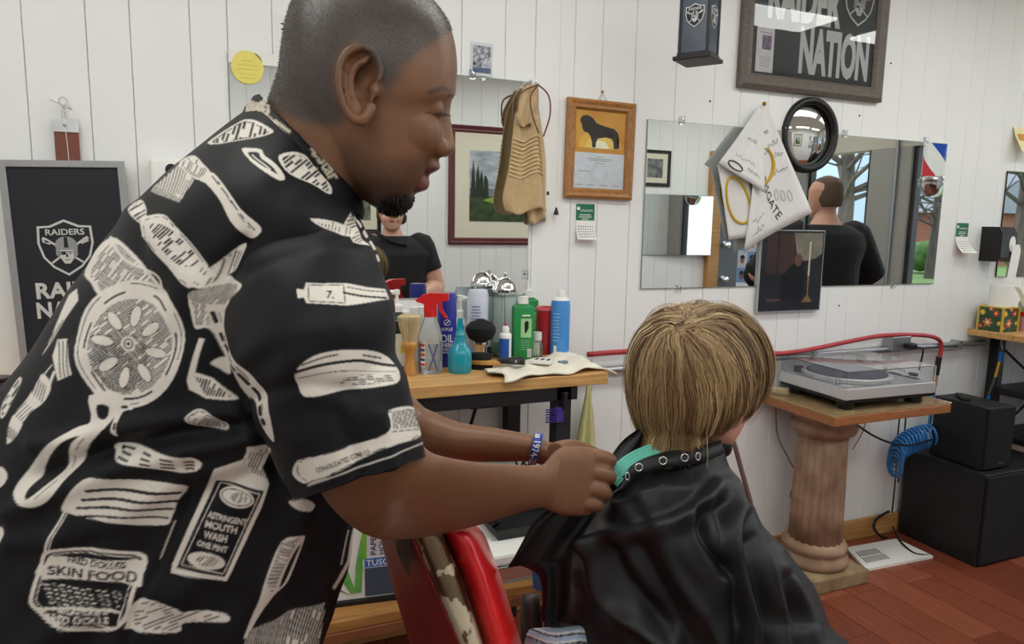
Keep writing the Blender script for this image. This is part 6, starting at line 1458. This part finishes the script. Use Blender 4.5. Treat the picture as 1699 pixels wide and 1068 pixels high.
shell_c = np.tile(np.array(rgb((122, 96, 66))[:3]), (len(Vh), 1)); paint(sh_me, shell_c)
hobj = obj('hair', sh_me, m_hair, BOY, 'all', world=True)
lk = obj('hair_locks', hme, m_hair, hobj, 'all', world=True); lk['kind'] = 'stuff'
# teal shirt collar showing above the cape
m_teal = M('teal knit', (110, 196, 178), .9, var=.1, bump=.4, bscale=500)
g = G()
for k_ in range(5): g.tube([P(x-k_*4.2, y-k_*3.6, d+.0035*k_) for x, y, d in ((1022, 806, 1.005), (1040, 786, 1.008), (1064, 768, 1.018), (1096, 754, 1.028), (1126, 746, 1.036))], [.0026, .0034, .0034, .0026], 8, 4)
cs_ = G().loft([(1052, 800, 1204, 780, 1.1, .082), (1060, 764, 1202, 752, 1.1, .068), (1070, 744, 1198, 738, 1.1, .060)], 30, 3, cap=False)
obj('shirt', cs_, m_teal, BOY, 'all', world=True); obj('shirt_collar', g, m_teal, BOY, 'all', world=True)

# ------------------------------------------------------------------ cape
CAPE = thing('barber_cape', 'black nylon barber cape with steel eyelets draped over the boy', 'cape', (seat_c[0], seat_c[1], ZSEAT+.01))
m_cape = M('black nylon', (25, 26, 29), .48, var=.12, scale=14, bump=.05, bscale=600, spec=.4)
cst = [(1036, 790, 1201, 742, 1.095, .072), (1022, 806, 1208, 768, 1.095, .092), (1010, 820, 1222, 800, 1.098, .125), (978, 856, 1253, 850, 1.1, .155), (957, 894, 1298, 907, 1.1, .175), (944, 936, 1350, 968, 1.11, .185), (940, 1000, 1376, 1030, 1.12, .19), (938, 1050, 1408, 1066, 1.12, .19), (930, 1180, 1500, 1180, 1.13, .195)]
cf = [([(1190, 800), (1150, 850), (1085, 880), (1010, 892), (985, 905)], 15, 16), ([(1200, 770), (1160, 820), (1090, 850), (1010, 862)], 16, -10), ([(985, 905), (990, 955), (1008, 1000), (1058, 1038), (1110, 1075)], 13, 17), ([(1010, 905), (1030, 960), (1070, 1000), (1110, 1040)], 18, -14),
      ([(1090, 884), (1108, 925), (1136, 975), (1170, 1020), (1200, 1075)], 14, 13), ([(1060, 900), (1086, 950), (1120, 1010), (1150, 1075)], 14, -8), ([(1165, 852), (1182, 905), (1206, 945)], 13, -22), ([(1208, 765), (1222, 830), (1218, 895), (1240, 990), (1252, 1075)], 10, 15),
      ([(1195, 840), (1205, 890), (1222, 960), (1225, 1075)], 12, -12), ([(1238, 850), (1268, 930), (1290, 1000), (1300, 1075)], 13, 12), ([(1240, 900), (1262, 980), (1272, 1075)], 12, -12), ([(1290, 920), (1330, 1000), (1360, 1075)], 14, 9), ([(1300, 960), (1320, 1020), (1330, 1075)], 11, -9), ([(1120, 800), (1060, 820), (1010, 850)], 12, 7), ([(1150, 790), (1080, 806), (1030, 822)], 9, -5)]
A = cloth_loft(cst, 300, 260, 60, 2.4)
cme_ = grid_mesh('cape', A); Vc = verts(cme_); Nc = normals(cme_)
if ((Vc-Vc.mean(0))*Nc).sum() < 0: cme_.flip_normals(); Nc = -Nc
qx, qy, qd = proj(Vc).T; D = np.zeros(len(qx))
for pts, wd, h in cf: D += fold(qx, qy, pts, wd, h)
D += .0022*np.sin(qx*.06+np.sin(qy*.03)*1.6)*np.sin(qy*.041)+.0012*np.sin(qx*.13-qy*.09)
D *= np.clip((qy-775)/40, 0, 1)
set_verts(cme_, Vc+Nc*D[:, None]); obj('cloth', cme_, m_cape, CAPE, 'all', world=True)
# neck band with eyelets
bt = [(1031, 786, 1.012), (1060, 764, 1.012), (1100, 750, 1.014), (1136, 744, 1.018), (1165, 738, 1.03), (1196, 730, 1.06)]; bb = [(1034, 796, 1.004), (1062, 786, .998), (1100, 776, .996), (1136, 772, 1.0), (1168, 766, 1.015), (1202, 752, 1.05)]
T_, B_2 = cr(bt, 8), cr(bb, 8); rs = []
for a, b in zip(T_, B_2):
    m_ = (a+b)/2-np.array([0, 0, .004]); e = np.array([0, 0, .003]); rs.append(PA(np.array([a, m_, b, b+e, m_+e, a+e])))
obj('neck_band', G().rings([list(r_) for r_ in rs]), m_cape, CAPE, 'all', world=True)
for (x, y, d, sq) in ((1060, 775, .999, 1), (1100, 764, .997, 1), (1136, 759, 1.001, .95), (1158, 757, 1.010, .6), (1041, 790, 1.0, .5)):
    rr = 6.2; obj('eyelet', G().tube([P(x+rr*sq*math.cos(a), y+rr*math.sin(a), d-.004) for a in np.linspace(0, 2*PI, 19)[:-1]], .0011, 6, 1, True), m_chrome, CAPE, 'all', world=True)
# loose flaps: one held up behind the neck, one hanging from the hand
def sheet_rows(rows, k=1, n=26, th=.0025, wave=.008, fr=2.6):
    rows = cr(rows, k) if k > 1 else np.asarray(rows, float); rs = []
    for i, (ax, ay, bx, by, d0, d1) in enumerate(rows):
        u = np.linspace(0, 1, n); d = d0+(d1-d0)*u+wave*np.sin(u*PI*fr+i*.12)
        a = PA(np.stack([ax+(bx-ax)*u, ay+(by-ay)*u, d], 1)); b = PA(np.stack([ax+(bx-ax)*u, ay+(by-ay)*u, d+th], 1))[::-1]; rs.append(list(a)+list(b))
    return G().rings(rs)
obj('held_flap', sheet_rows([(1058, 712, 1070, 712, 1.07, 1.075), (1036, 728, 1084, 726, 1.06, 1.075), (1018, 750, 1082, 742, 1.05, 1.07), (1004, 778, 1066, 760, 1.04, 1.06), (998, 806, 1046, 782, 1.035, 1.05), (1000, 830, 1030, 806, 1.03, 1.045)], 4, wave=.005), m_cape, CAPE, 'all', world=True)
obj('hanging_flap', sheet_rows([(925, 836, 1016, 815, .985, 1.02), (908, 846, 1006, 832, .985, 1.0), (885, 866, 992, 850, .985, .99), (868, 896, 972, 880, .985, .985), (853, 924, 958, 905, .985, .98), (843, 941, 954, 922, .985, .98), (858, 937, 952, 926, .99, .98), (884, 947, 950, 938, .995, .98), (896, 960, 948, 956, 1.0, .98), (900, 992, 947, 996, 1.0, .985), (897, 1024, 947, 1030, 1.005, .99), (909, 1038, 948, 1036, 1.005, .995)], 3), m_cape, CAPE, 'all', world=True)
# bits of the boy's side seen under the flap
obj('blue_shirt_hem', sheet_rows([(882, 944, 915, 944, 1.03, 1.06), (884, 960, 918, 966, 1.03, 1.06), (884, 976, 918, 990, 1.03, 1.06)], 3, wave=.004), M('sky blue cotton', (104, 152, 220), .85), BOY, 'all', world=True)
cu = thing('striped_cushion', 'blue and white wave striped cushion beside the boy in the chair', 'cushion', tuple(P(930, 1100, 1.06)))
g = G().loft([(880, 1042, 990, 1034, 1.06, .03), (872, 1056, 1000, 1040, 1.06, .06), (868, 1090, 1004, 1090, 1.06, .07), (876, 1130, 990, 1130, 1.06, .05)], 40, 8)
sm = fuse(g, 'cushion', .0025, 2); qv = proj(verts(sm)); f_ = np.sin((qv[:, 1]-.12*(qv[:, 0]-880)+5*np.sin(qv[:, 0]*.06))*.42); st_ = np.clip(f_*3+.5, 0, 1)[:, None]; f2 = np.clip(np.sin((qv[:, 1]-.12*(qv[:, 0]-880)+5*np.sin(qv[:, 0]*.06))*.42+2.4)*4-2.4, 0, 1)[:, None]
paint(sm, (np.array(rgb((168, 196, 220))[:3])*st_+np.array(rgb((236, 240, 242))[:3])*(1-st_))*(1-f2)+np.array(rgb((26, 32, 44))[:3])*f2)
obj('cover', sm, M('striped cotton', (200, 210, 220), .85, attr='Col', var=.05), cu, 'all', world=True)

# ------------------------------------------------------------------ red barber chair
CH = thing('barber_chair', 'vintage red vinyl barber chair with a worn metal back rim', 'chair', (seat_c[0]-.02, seat_c[1], 0))
m_vinyl = M('glossy red vinyl', (210, 30, 32), .28, var=.08, scale=20, coat=.15, bump=.04, bscale=160)
m_rearred = M('dull red enamel', (146, 30, 40), .5, var=.2, scale=8)
m_rim = M('worn rim', (120, 106, 86), .3)
n = m_rim.node_tree; bs = n.nodes['Principled BSDF']; bs.inputs['Metallic'].default_value = .75
tc = n.nodes.new('ShaderNodeTexCoord'); nz = n.nodes.new('ShaderNodeTexNoise'); nz.inputs['Scale'].default_value = 40; nz.inputs['Detail'].default_value = 9
sx = n.nodes.new('ShaderNodeSeparateXYZ'); ma = n.nodes.new('ShaderNodeMath'); ma.operation = 'MULTIPLY_ADD'; ma.inputs[1].default_value = -2.0; zc = float(P(770, 985, .8)[2]); ma.inputs[2].default_value = 2.0*zc+.5
ad = n.nodes.new('ShaderNodeMath'); ad.operation = 'ADD'; rp = n.nodes.new('ShaderNodeValToRGB'); rp.color_ramp.elements[0].position = 1.0-.012; rp.color_ramp.elements[1].position = 1.0
rp.color_ramp.elements[0].color = rgb((122, 106, 84)); rp.color_ramp.elements[1].color = rgb((206, 196, 170))
L = n.links.new; L(tc.outputs['Object'], nz.inputs['Vector']); L(tc.outputs['Object'], sx.inputs['Vector']); L(sx.outputs['Z'], ma.inputs[0]); L(ma.outputs[0], ad.inputs[0]); L(nz.outputs['Fac'], ad.inputs[1]); L(ad.outputs[0], rp.inputs['Fac']); L(rp.outputs['Color'], bs.inputs['Base Color'])
rpm = n.nodes.new('ShaderNodeMapRange'); rpm.inputs[1].default_value = .988; rpm.inputs[2].default_value = 1.0; rpm.inputs[3].default_value = .85; rpm.inputs[4].default_value = .1; L(ad.outputs[0], rpm.inputs[0]); L(rpm.outputs[0], bs.inputs['Metallic'])
N1 = cr([(676, 882), (684, 896), (703, 940), (722, 985), (762, 1075), (800, 1170)], 5); M1 = cr([(726, 880), (738, 892), (756, 935), (772, 975), (804, 1075), (836, 1170)], 5); C1 = cr([(786, 871), (800, 880), (818, 922), (834, 965), (868, 1075), (896, 1170)], 5); F1 = cr([(628, 880), (632, 896), (642, 935), (653, 978), (682, 1075), (708, 1170)], 5)
nn = len(N1); u = np.linspace(0, 1, nn); cap_ = np.minimum(1, np.sqrt(np.clip(u*7, 0, 1)+.02))
st = [(M1[i, 0]-10, M1[i, 1], C1[i, 0], C1[i, 1], .965, .165*(.75+.25*cap_[i])) for i in range(nn)]
top = [((M1[0, 0]+C1[0, 0])/2-16, M1[0, 1]-4, (M1[0, 0]+C1[0, 0])/2+10, C1[0, 1]-3, .965, .10)]
obj('front_cushion', G().loft(top+st[:1]+st[2::4], 96, 5, 2.3), m_vinyl, CH, 'all', world=True)
st = [(N1[i, 0], N1[i, 1], M1[i, 0]+3, M1[i, 1]-2, .965, .172*(.75+.25*cap_[i])) for i in range(nn)]
obj('metal_rim', G().loft(st[::3]+st[-1:], 96, 4, 4.0), m_rim, CH, 'all', world=True)
rs = []
for i in range(nn):
    k_ = 14; uu = np.linspace(0, 1, k_); a = np.stack([N1[i, 0]+4+(F1[i, 0]-N1[i, 0]-4)*uu, N1[i, 1]+(F1[i, 1]-N1[i, 1])*uu, .815+.30*uu-.014*np.sin(uu*PI)], 1); b = a[::-1]+np.array([6, 0, .02]); rs.append(list(PA(np.concatenate([a, b]))))
obj('rear_panel', G().rings(rs), m_rearred, CH, 'all', world=True)
obj('panel_slot', G().rings([list(PA(np.array(r_))) for r_ in ([(654, 884, .90), (680, 884, .84), (680, 884, .86), (654, 884, .92)], [(660, 920, .90), (681, 922, .84), (681, 922, .86), (660, 920, .92)], [(672, 946, .87), (680, 956, .838), (680, 956, .86), (672, 946, .89)])]), M('slot dark', (52, 34, 32), .6), CH, world=True)
obj('seat_cushion', G().box((.02, 0, ZSEAT-.06), (.46, .46, .1), .03, -VIEW*0, 3), m_vinyl, CH, True)
obj('seat_pan', G().box((.02, 0, ZSEAT-.125), (.42, .42, .03), .01), m_steel, CH)
obj('hydraulic_column', G().lathe([(.05, .06), (.05, .28), (.075, .29), (.075, .475), (0, .476)], 24), m_chrome, CH, True)
obj('base_plate', G().lathe([(0, 0), (.3, 0), (.3, .02), (.12, .05), (.07, .07), (0, .07)], 40), m_chrome, CH, True)
ap = [P(x, y, d) for x, y, d in ((880, 985, 1.22), (884, 1060, 1.2), (900, 1150, 1.18))]
obj('arm_support', G().tube(ap, [.016, .02, .02], 10, 3), M('dark arm enamel', (46, 32, 30), .4), CH, 'all', world=True)
# thin steel stand with a black knob beyond the boy
ba = onY(1246, 834, -.75); kn = P(1203, 742, 1.42)
t = thing('steel_stand', 'thin slanted steel stand with a black knob behind the boy', 'stand', (onZ(1290, 1020, 0)[0], onZ(1290, 1020, 0)[1], 0))
tp = P(1212, 714, 1.5); ft_ = np.array([onZ(1290, 1020, 0)[0], onZ(1290, 1020, 0)[1], .0])
obj('rod', G().tube([ft_+np.array([0, 0, .01]), P(1244, 828, 1.62), tp], .0055, 8), m_steel, t, True, world=True)
obj('knob', G().ball(P(1202, 741, 1.47), (.016, .016, .022), 14, 10), m_black, t, True, world=True)
obj('knob_arm', G().tube([P(1202, 741, 1.47), P(1214, 722, 1.5)], .006, 8), m_black, t, True, world=True)
obj('foot', G().lathe([(0, 0), (.09, 0), (.09, .008), (.02, .014), (0, .014)], 24, tuple(ft_)), m_black, t, True, world=True)
# duster lying on the pedestal, only its pale tip shows past the hair
p = np.array([2.10, -.075, ZG]); t = thing('pale_duster', 'pale soft duster lying on the pedestal beside the turntable', 'brush', tuple(p), 0)
obj('handle', G().tube([(-.045, .08, .012), (-.02, .04, .012)], .01, 10), m_wood, t, True)
rnd = random.Random(6); g = G()
for i in range(160):
    a = rnd.uniform(-.5, .5); b = rnd.uniform(0, .022); L_ = rnd.uniform(.05, .085); dx, dy = math.cos(-.9+a), math.sin(-.9+a); g.tube([(-.02, .04, .01), (-.02+dx*L_*.5, .04+dy*L_*.5, .008+b*.7), (-.02+dx*L_, .04+dy*L_, .004+b)], [.0008, .0007, .0003], 3)
obj('bristles', g, m_bris, t)['kind'] = 'stuff'
# ------------------------------------------------------------------ the far side of the room, seen in the mirrors
def vY(px, py, Y): q = onY(px, py, -Y); return np.array([q[0], Y, q[2]])
def far_hung(name, label, cat, x, z, y=YB, group=None, rot=0.0):
    t = thing(name, label, cat, (x, y, z), 0, group); t.matrix_basis = wall_m(x, y, z, PI+rot); return t
m_maroon = M('maroon frame', (98, 48, 50), .35, var=.1); m_mat = M('cream mat', (226, 220, 202), .8, var=.02)
a, b = vY(743, 206, YB), vY(743, 405, YB); h = a[2]-b[2]; x0 = a[0]; x1 = vY(905, 300, YB)[0]; w_ = x1-x0
t = far_hung('landscape_picture', 'maroon framed landscape with cream mat, reflected in the large mirror', 'picture frame', (x0+x1)/2, (a[2]+b[2])/2)
framed(t, w_, h, .055, m_maroon, .025)
obj('mat', G().prism(rect(w_-.09, h-.09), .002, .006), m_mat, t)
iw, ih = w_-.36, h-.38
obj('sky_print', G().prism(rect(iw, ih*.55, 0, ih*.22), .006, .008), M('cloudy sky print', (206, 212, 216), .7, c2=(120, 132, 146), scale=5, stretch=(1, 3, 1)), t)
obj('lake_print', G().prism(rect(iw, ih*.14, 0, -ih*.1), .0065, .009), M('lake print', (130, 146, 156), .5, c2=(96, 110, 122), scale=9, stretch=(1, 6, 1)), t)
obj('grass_print', G().prism(rect(iw, ih*.36, 0, -ih*.32), .007, .0095), M('dark grass print', (70, 88, 56), .8, c2=(40, 54, 36), scale=16), t)
obj('fairway_print', G().prism([(-iw/2, -ih*.12), (-iw/2, -ih*.36), (-iw*.1, -ih*.28), (iw*.28, -ih*.2), (iw*.1, -ih*.15)], .0085, .0105), M('fairway print', (142, 176, 62), .8), t)
for k_, x in enumerate((.44, .36, .30, .22)): obj('tree_print', G().prism([(iw*(x-.045), -ih*.16), (iw*(x+.045), -ih*.16), (iw*(x+.03), ih*(.1+.05*(k_ % 2))), (iw*x, ih*(.38-.08*k_)), (iw*(x-.03), ih*.08)], .009, .011+.0003*k_), M('tree print', (52, 64, 50), .8, c2=(36, 46, 40), scale=30), t)
c1, c2 = vY(540, 320, YB), vY(627, 378, YB)
t = far_hung('small_landscape', 'dark framed foliage picture partly behind the woman in the large mirror', 'picture frame', (c1[0]+c2[0])/2, (c1[2]+c2[2])/2+.08)
fw_, fh_ = c2[0]-c1[0]+.04, .5
framed(t, fw_, fh_, .03, m_black, .02); obj('mat', G().prism(rect(fw_-.05, fh_-.05), .002, .006), m_mat, t); obj('foliage_print', G().prism(rect(fw_-.16, fh_-.2), .006, .008), M('foliage print', (132, 142, 122), .8, c2=(56, 66, 56), scale=20), t)
c1, c2 = vY(1068, 248, YB), vY(1107, 310, YB); t = far_hung('street_photo', 'black framed street photograph reflected in the middle mirror', 'picture frame', (c1[0]+c2[0])/2-.02, (c1[2]+c2[2])/2)
fw_, fh_ = c2[0]-c1[0]+.06, c1[2]-c2[2]
framed(t, fw_, fh_, .03, m_black, .02); obj('mat', G().prism(rect(fw_-.05, fh_-.05), .002, .006), m_mat, t); obj('photo_print', G().prism(rect(fw_*.5, fh_*.52), .006, .008), M('grey photo print', (150, 150, 150), .8, c2=(50, 52, 56), scale=16), t)
c1, c2 = vY(1066, 322, YB), vY(1168, 422, YB); t = far_hung('far_mirror', 'plain mirror on the opposite wall, reflected in the middle mirror', 'mirror', (c1[0]+c2[0])/2, (c1[2]+c2[2])/2, YB+.035, rot=.11)
obj('glass', G().prism(rect(c2[0]-c1[0], c1[2]-c2[2]), .006, .008), m_mirror, t); obj('backing', G().prism(rect(c2[0]-c1[0]+.006, c1[2]-c2[2]+.006), .001, .006), m_edge, t)
# door with wooden jamb and knobs, haircut posters
xa, xb, xc = vY(1168, 400, YB)[0], vY(1186, 400, YB)[0], vY(1216, 400, YB)[0]; ztop = vY(1180, 255, YB)[2]
dd_ = struct('door_1', G().b2((xb, YB, 0), (xc+.02, YB+.045, ztop), .004), M('slate grey door', (98, 102, 108), .5))
obj('jamb', G().b2((xa, YB, 0), (xb, YB+.06, ztop+.02), .004), m_trimwood, dd_)
for z_ in (vY(1182, 405, YB)[2], vY(1180, 462, YB)[2]): obj('door_knob', G().lathe([(0, 0), (.03, 0), (.03, .01), (.012, .015), (.012, .035), (.03, .045), (.028, .065), (0, .07)], 18).xf(Matrix.Translation((xb+.06, YB+.045, z_)) @ Matrix.Rotation(-PI/2, 4, 'X')), m_chrome, dd_, True)
xd = X1-.03
for r_ in range(2):
    zc_ = 1.86 if r_ == 0 else 1.18; t = far_hung('haircut_poster', ('haircut style poster high by the grey door, reflected in the middle mirror', 'haircut style poster low by the grey door, reflected in the middle mirror')[r_], 'poster', (xc+.05+xd)/2, zc_, YB, 'haircut posters')
    W2_, H2_ = xd-xc-.06, .62
    obj('sheet', G().prism(rect(W2_, H2_), .001, .003), M('poster paper', (188, 196, 214), .6), t)
    for i in range(4):
        for j in range(4):
            cx, cy = -W2_/2+W2_*(i+.5)/4, -H2_/2+H2_*(j+.5)/4; pt = obj('portrait_panel', G().prism(rect(W2_/4*.9, H2_/4*.9, cx, cy), .003, .004), M(('poster cell pale', 'poster cell blue')[(i+j) % 2], ((206, 204, 206), (120, 150, 196))[(i+j) % 2], .6), t)
            obj('portrait_face', G().prism(arcp(cx, cy-.008, .026, .036, 0, 2*PI*15/16, 15), .004, .0048), M('portrait skin', (132, 98, 82), .7), pt); obj('portrait_hair', G().prism(arcp(cx, cy+.01, .029, .032, -.1, PI+.1, 12), .0048, .0054), m_ink, pt)
# barber pole hanging at the window
bp = vY(1546, 300, -1.46); t = thing('barber_pole', 'red white and blue barber pole with chrome base by the window', 'barber pole', (bp[0], bp[1], bp[2]))
me_pole = G().lathe([(0, .03), (.085, .03), (.085, .62), (0, .62)], 48); g = G(); rr = .085
def stripe(mat, a0, nm):
    g = G(); rs = []
    for i in range(41):
        z = .03+.59*i/40; a = a0+z*9.0; rs.append([(rr*math.cos(a+q), rr*math.sin(a+q), z) for q in np.linspace(0, PI/2, 9)]+[((rr-.004)*math.cos(a+q), (rr-.004)*math.sin(a+q), z) for q in np.linspace(PI/2, 0, 9)])
    obj(nm, g.rings(rs), mat, t, True)
m_poleW = M('pole white', (240, 240, 240), .3); stripe(M('pole red gloss', (206, 30, 44), .25, coat=.4), 2.1, 'red_stripe'); stripe(m_poleW, 2.1+PI/2, 'white_stripe'); stripe(M('pole blue gloss', (24, 74, 176), .25, coat=.4), 2.1+PI, 'blue_stripe'); stripe(m_poleW, 2.1+1.5*PI, 'white_stripe')
obj('base_cap', G().lathe([(0, -.12), (.04, -.115), (.075, -.085), (.088, -.05), (.1, -.03), (.1, -.02), (.092, -.015), (.1, -.005), (.1, .01), (.09, .016), (.09, .03), (0, .03)], 32), m_chrome, t, True)
obj('top_cap', G().lathe([(0, .62), (.095, .62), (.1, .65), (.07, .7), (0, .74)], 32), m_chrome, t, True)
for z in (.0, .66): obj('bracket', G().tube([(.05, 0, z), (X1-bp[0]-.004, 0, z)], .012, 8), m_chrome, t, True)

# ------------------------------------------------------------------ people reflected in the mirrors
def person(label, x, y, face, H, girth, skin, shirtm, trouserm, hairm, armpose, head_turn=0.0, hairlen=0):
    t = thing('person', label, 'person', (x, y, 0), face)            # local: +Y is forward, X to the person's right
    k = H/1.72; s = girth
    el = lambda z, a, b, oy=0.0, ox=0.0, n=28: [(ox+a*math.cos(q), oy+b*math.sin(q), z) for q in np.linspace(0, 2*PI, n+1)[:-1]]
    g = G()                                                            # skin: head, neck, arms, hands in one surface
    hz = H-.115*k
    g.rings([el(hz+z*k, a*k*(1+.4*(s-1)), b*k, oy*k) for z, a, b, oy in ((-.125, .02, .025, .06), (-.115, .04, .05, .045), (-.09, .056, .075, .025), (-.05, .068, .09, .01), (0, .076, .098, 0), (.04, .078, .1, -.004), (.075, .068, .088, -.008), (.1, .045, .06, -.01), (.114, .012, .015, -.01))])
    g.rings([el(hz+z*k, a*k, a*k, oy*k) for z, a, oy in ((-.04, .05, -.02), (-.1, .052*(1+.2*(s-1)), -.02), (-.16, .06*s, -.02), (-.22, .09*s, -.02))])
    g.ball((0, .098*k, hz-.025*k), (.016*k, .02*k, .026*k), 10, 8)
    for sg in (-1, 1):
        g.ball((sg*.076*k, -.005, hz-.01*k), (.012*k, .022*k, .034*k), 10, 8); g.ball((sg*.035*k, .075*k, hz-.045*k), (.03*k*s**.5, .025*k, .03*k), 10, 8)
    g.ball((0, .09*k, hz-.068*k), (.026*k, .014*k, .01*k), 10, 8)
    for sg, ps in zip((-1, 1), armpose):
        sh_ = np.array([sg*.162*k*s**.8, -.015, H-.34*k]); e = sh_+np.array([sg*ps[0][0], ps[0][1], ps[0][2]]); w2 = e+np.array([sg*ps[1][0], ps[1][1], ps[1][2]])
        g.tube([sh_, (sh_+e)/2, e, (e*.6+w2*.4), w2], [.058*s, .054*s, .046*s, .046*s, .03], 14, 3)
        d = (w2-e)/np.linalg.norm(w2-e); sd_ = np.cross(d, (0, 0, 1.0)); sd_ /= np.linalg.norm(sd_)+1e-9
        g.tube([w2-d*.02, w2+d*.03, w2+d*.075], [.026, .036, .03], 12, 3)
        for q in range(4): b0 = w2+d*.07+sd_*(q-1.5)*.017; g.tube([b0-d*.02, b0+d*.03, b0+d*.055+np.array([0, 0, -.012]), b0+d*.07+np.array([0, 0, -.03])], [.009, .009, .008, .007], 8, 2)
        b0 = w2+d*.02-sd_*.03; g.tube([w2+d*.01, b0, b0+d*.035-sd_*.008], [.013, .011, .008], 8, 2)
    bme = fuse(g, 'body', .005, 4); obj('body', bme, M('skin of '+label[:12], skin, .5, var=.08, scale=50), t, 'all')
    # face details
    obj('eyes', G().ball((-.03*k, .088*k, hz+.002), (.011, .006, .007), 10, 6).ball((.03*k, .088*k, hz+.002), (.011, .006, .007), 10, 6), M('dark eyes', (50, 40, 36), .3), t, True)
    obj('lips', G().ball((0, .101*k, hz-.062*k), (.022*k, .006, .007), 12, 6), M('lips rose', (160, 92, 88), .5), t, True)
    g = G()
    g.rings([el(z, a, b, oy) for z, a, b, oy in ((H*.50, .165*s, .125*s, .0), (H*.56, .17*s, .135*s, .01), (H*.62, .165*s, .135*s**1.2, .015), (H*.70, .175*s, .13*s, .01), (H*.765, .212*s**.8, .125*s, .0), (H*.805, .205*s**.8, .10*s, -.015), (H*.838, .09*s, .07*s, -.02))])
    for sg, ps in zip((-1, 1), armpose):
        sh_ = np.array([sg*.162*k*s**.8, -.015, H-.34*k]); e = sh_+np.array([sg*ps[0][0], ps[0][1], ps[0][2]])*ps[2]; g.tube([sh_-np.array([sg*.05, 0, 0]), sh_, (sh_+e)/2, e], [.045*s, .066*s, .066*s, .064*s], 16, 3)
        if ps[2] >= 1: w2 = e+np.array([sg*ps[1][0], ps[1][1], ps[1][2]])*.85; g.tube([e-(e-sh_)*.1, e, (e+w2)/2, w2], [.058*s, .056*s, .05*s, .042*s], 16, 3)
    obj('shirt', fuse(g, 'shirt', .007, 14), shirtm, t, 'all')
    g = G().rings([el(z, a*s, b*s) for z, a, b in ((H*.44, .15, .12), (H*.50, .16, .125), (H*.54, .155, .12))])
    for sg in (-1, 1): g.rings([el(z, a*s, a*s, 0, sg*.085*s) for z, a in ((.07, .05), (.25, .058), (H*.27, .065), (H*.4, .085), (H*.49, .088))])
    obj('trousers', fuse(g, 'trousers', .009, 4), trouserm, t, 'all')
    for sg in (-1, 1): obj('shoe', G().rings([[(sg*.085*s+w_*math.cos(q), yy, h_*(.5+.5*math.sin(q))) for q in np.linspace(0, 2*PI, 15)[:-1]] for yy, w_, h_ in ((-.09, .025, .06), (-.05, .04, .09), (.03, .044, .09), (.12, .046, .06), (.17, .025, .04))]), m_black, t, 'all')
    g = G().rings([el(hz+z*k, a*k, b*k, oy*k) for z, a, b, oy in ((-.06-.02*hairlen, .06, .06, -.05), (-.02, .078, .08, -.032), (.04, .084, .096, -.016), (.08, .074, .09, -.014), (.107, .05, .064, -.012), (.122, .012, .015, -.012))])
    if hairlen:
        rnd = random.Random(4)
        for i in range(40): a_ = rnd.uniform(PI*.95, PI*2.05); g.ball((.085*k*math.cos(a_), -.02+.085*k*math.sin(a_), hz+rnd.uniform(-.06, .08)*k), (.022, .022, .028), 8, 6)
    obj('hair', fuse(g, 'hair', .005, 2), hairm, t, 'all'); return t
m_btee = M('black jersey', (30, 31, 34), .85, var=.2, scale=10, bump=.3, bscale=20)
wp = vY(649, 354, -2.32); hw = wp[2]+.112
wo = person('heavyset woman in a black tee, reflected in the large mirror', wp[0], -2.32, .22, hw, 1.32, (222, 172, 150), m_btee, M('dark jeans', (44, 50, 66), .8), M('curly brown hair', (92, 66, 50), .7, bump=.8, bscale=90), (((.10, .02, -.28), (-.10, .22, -.02), .62), ((.10, .02, -.28), (-.10, .22, -.02), .62)), hairlen=1)
obj('neck_strap', G().tube([(-.10, .085, hw-.23), (-.04, .115, hw-.27), (.03, .12, hw-.30), (.09, .12, hw-.31)], .012, 8, 3), m_btee, wo, 'all')
mp_ = vY(1362, 322, -.97); hm_ = mp_[2]+.10
person('stocky man in a black long sleeved top seen from behind in the right mirror', mp_[0]+.02, -.97, PI+.1, hm_, 1.45, (206, 156, 132), M('black knit top', (22, 24, 30), .8, var=.2, scale=8, bump=.3, bscale=14), M('dark work trousers', (40, 40, 46), .8), M('cropped brown hair', (96, 76, 62), .8, var=.3, scale=60), (((.19, .05, -.24), (-.2, .2, .06), 1.0), ((.19, .05, -.24), (-.2, .2, .06), 1.0)))
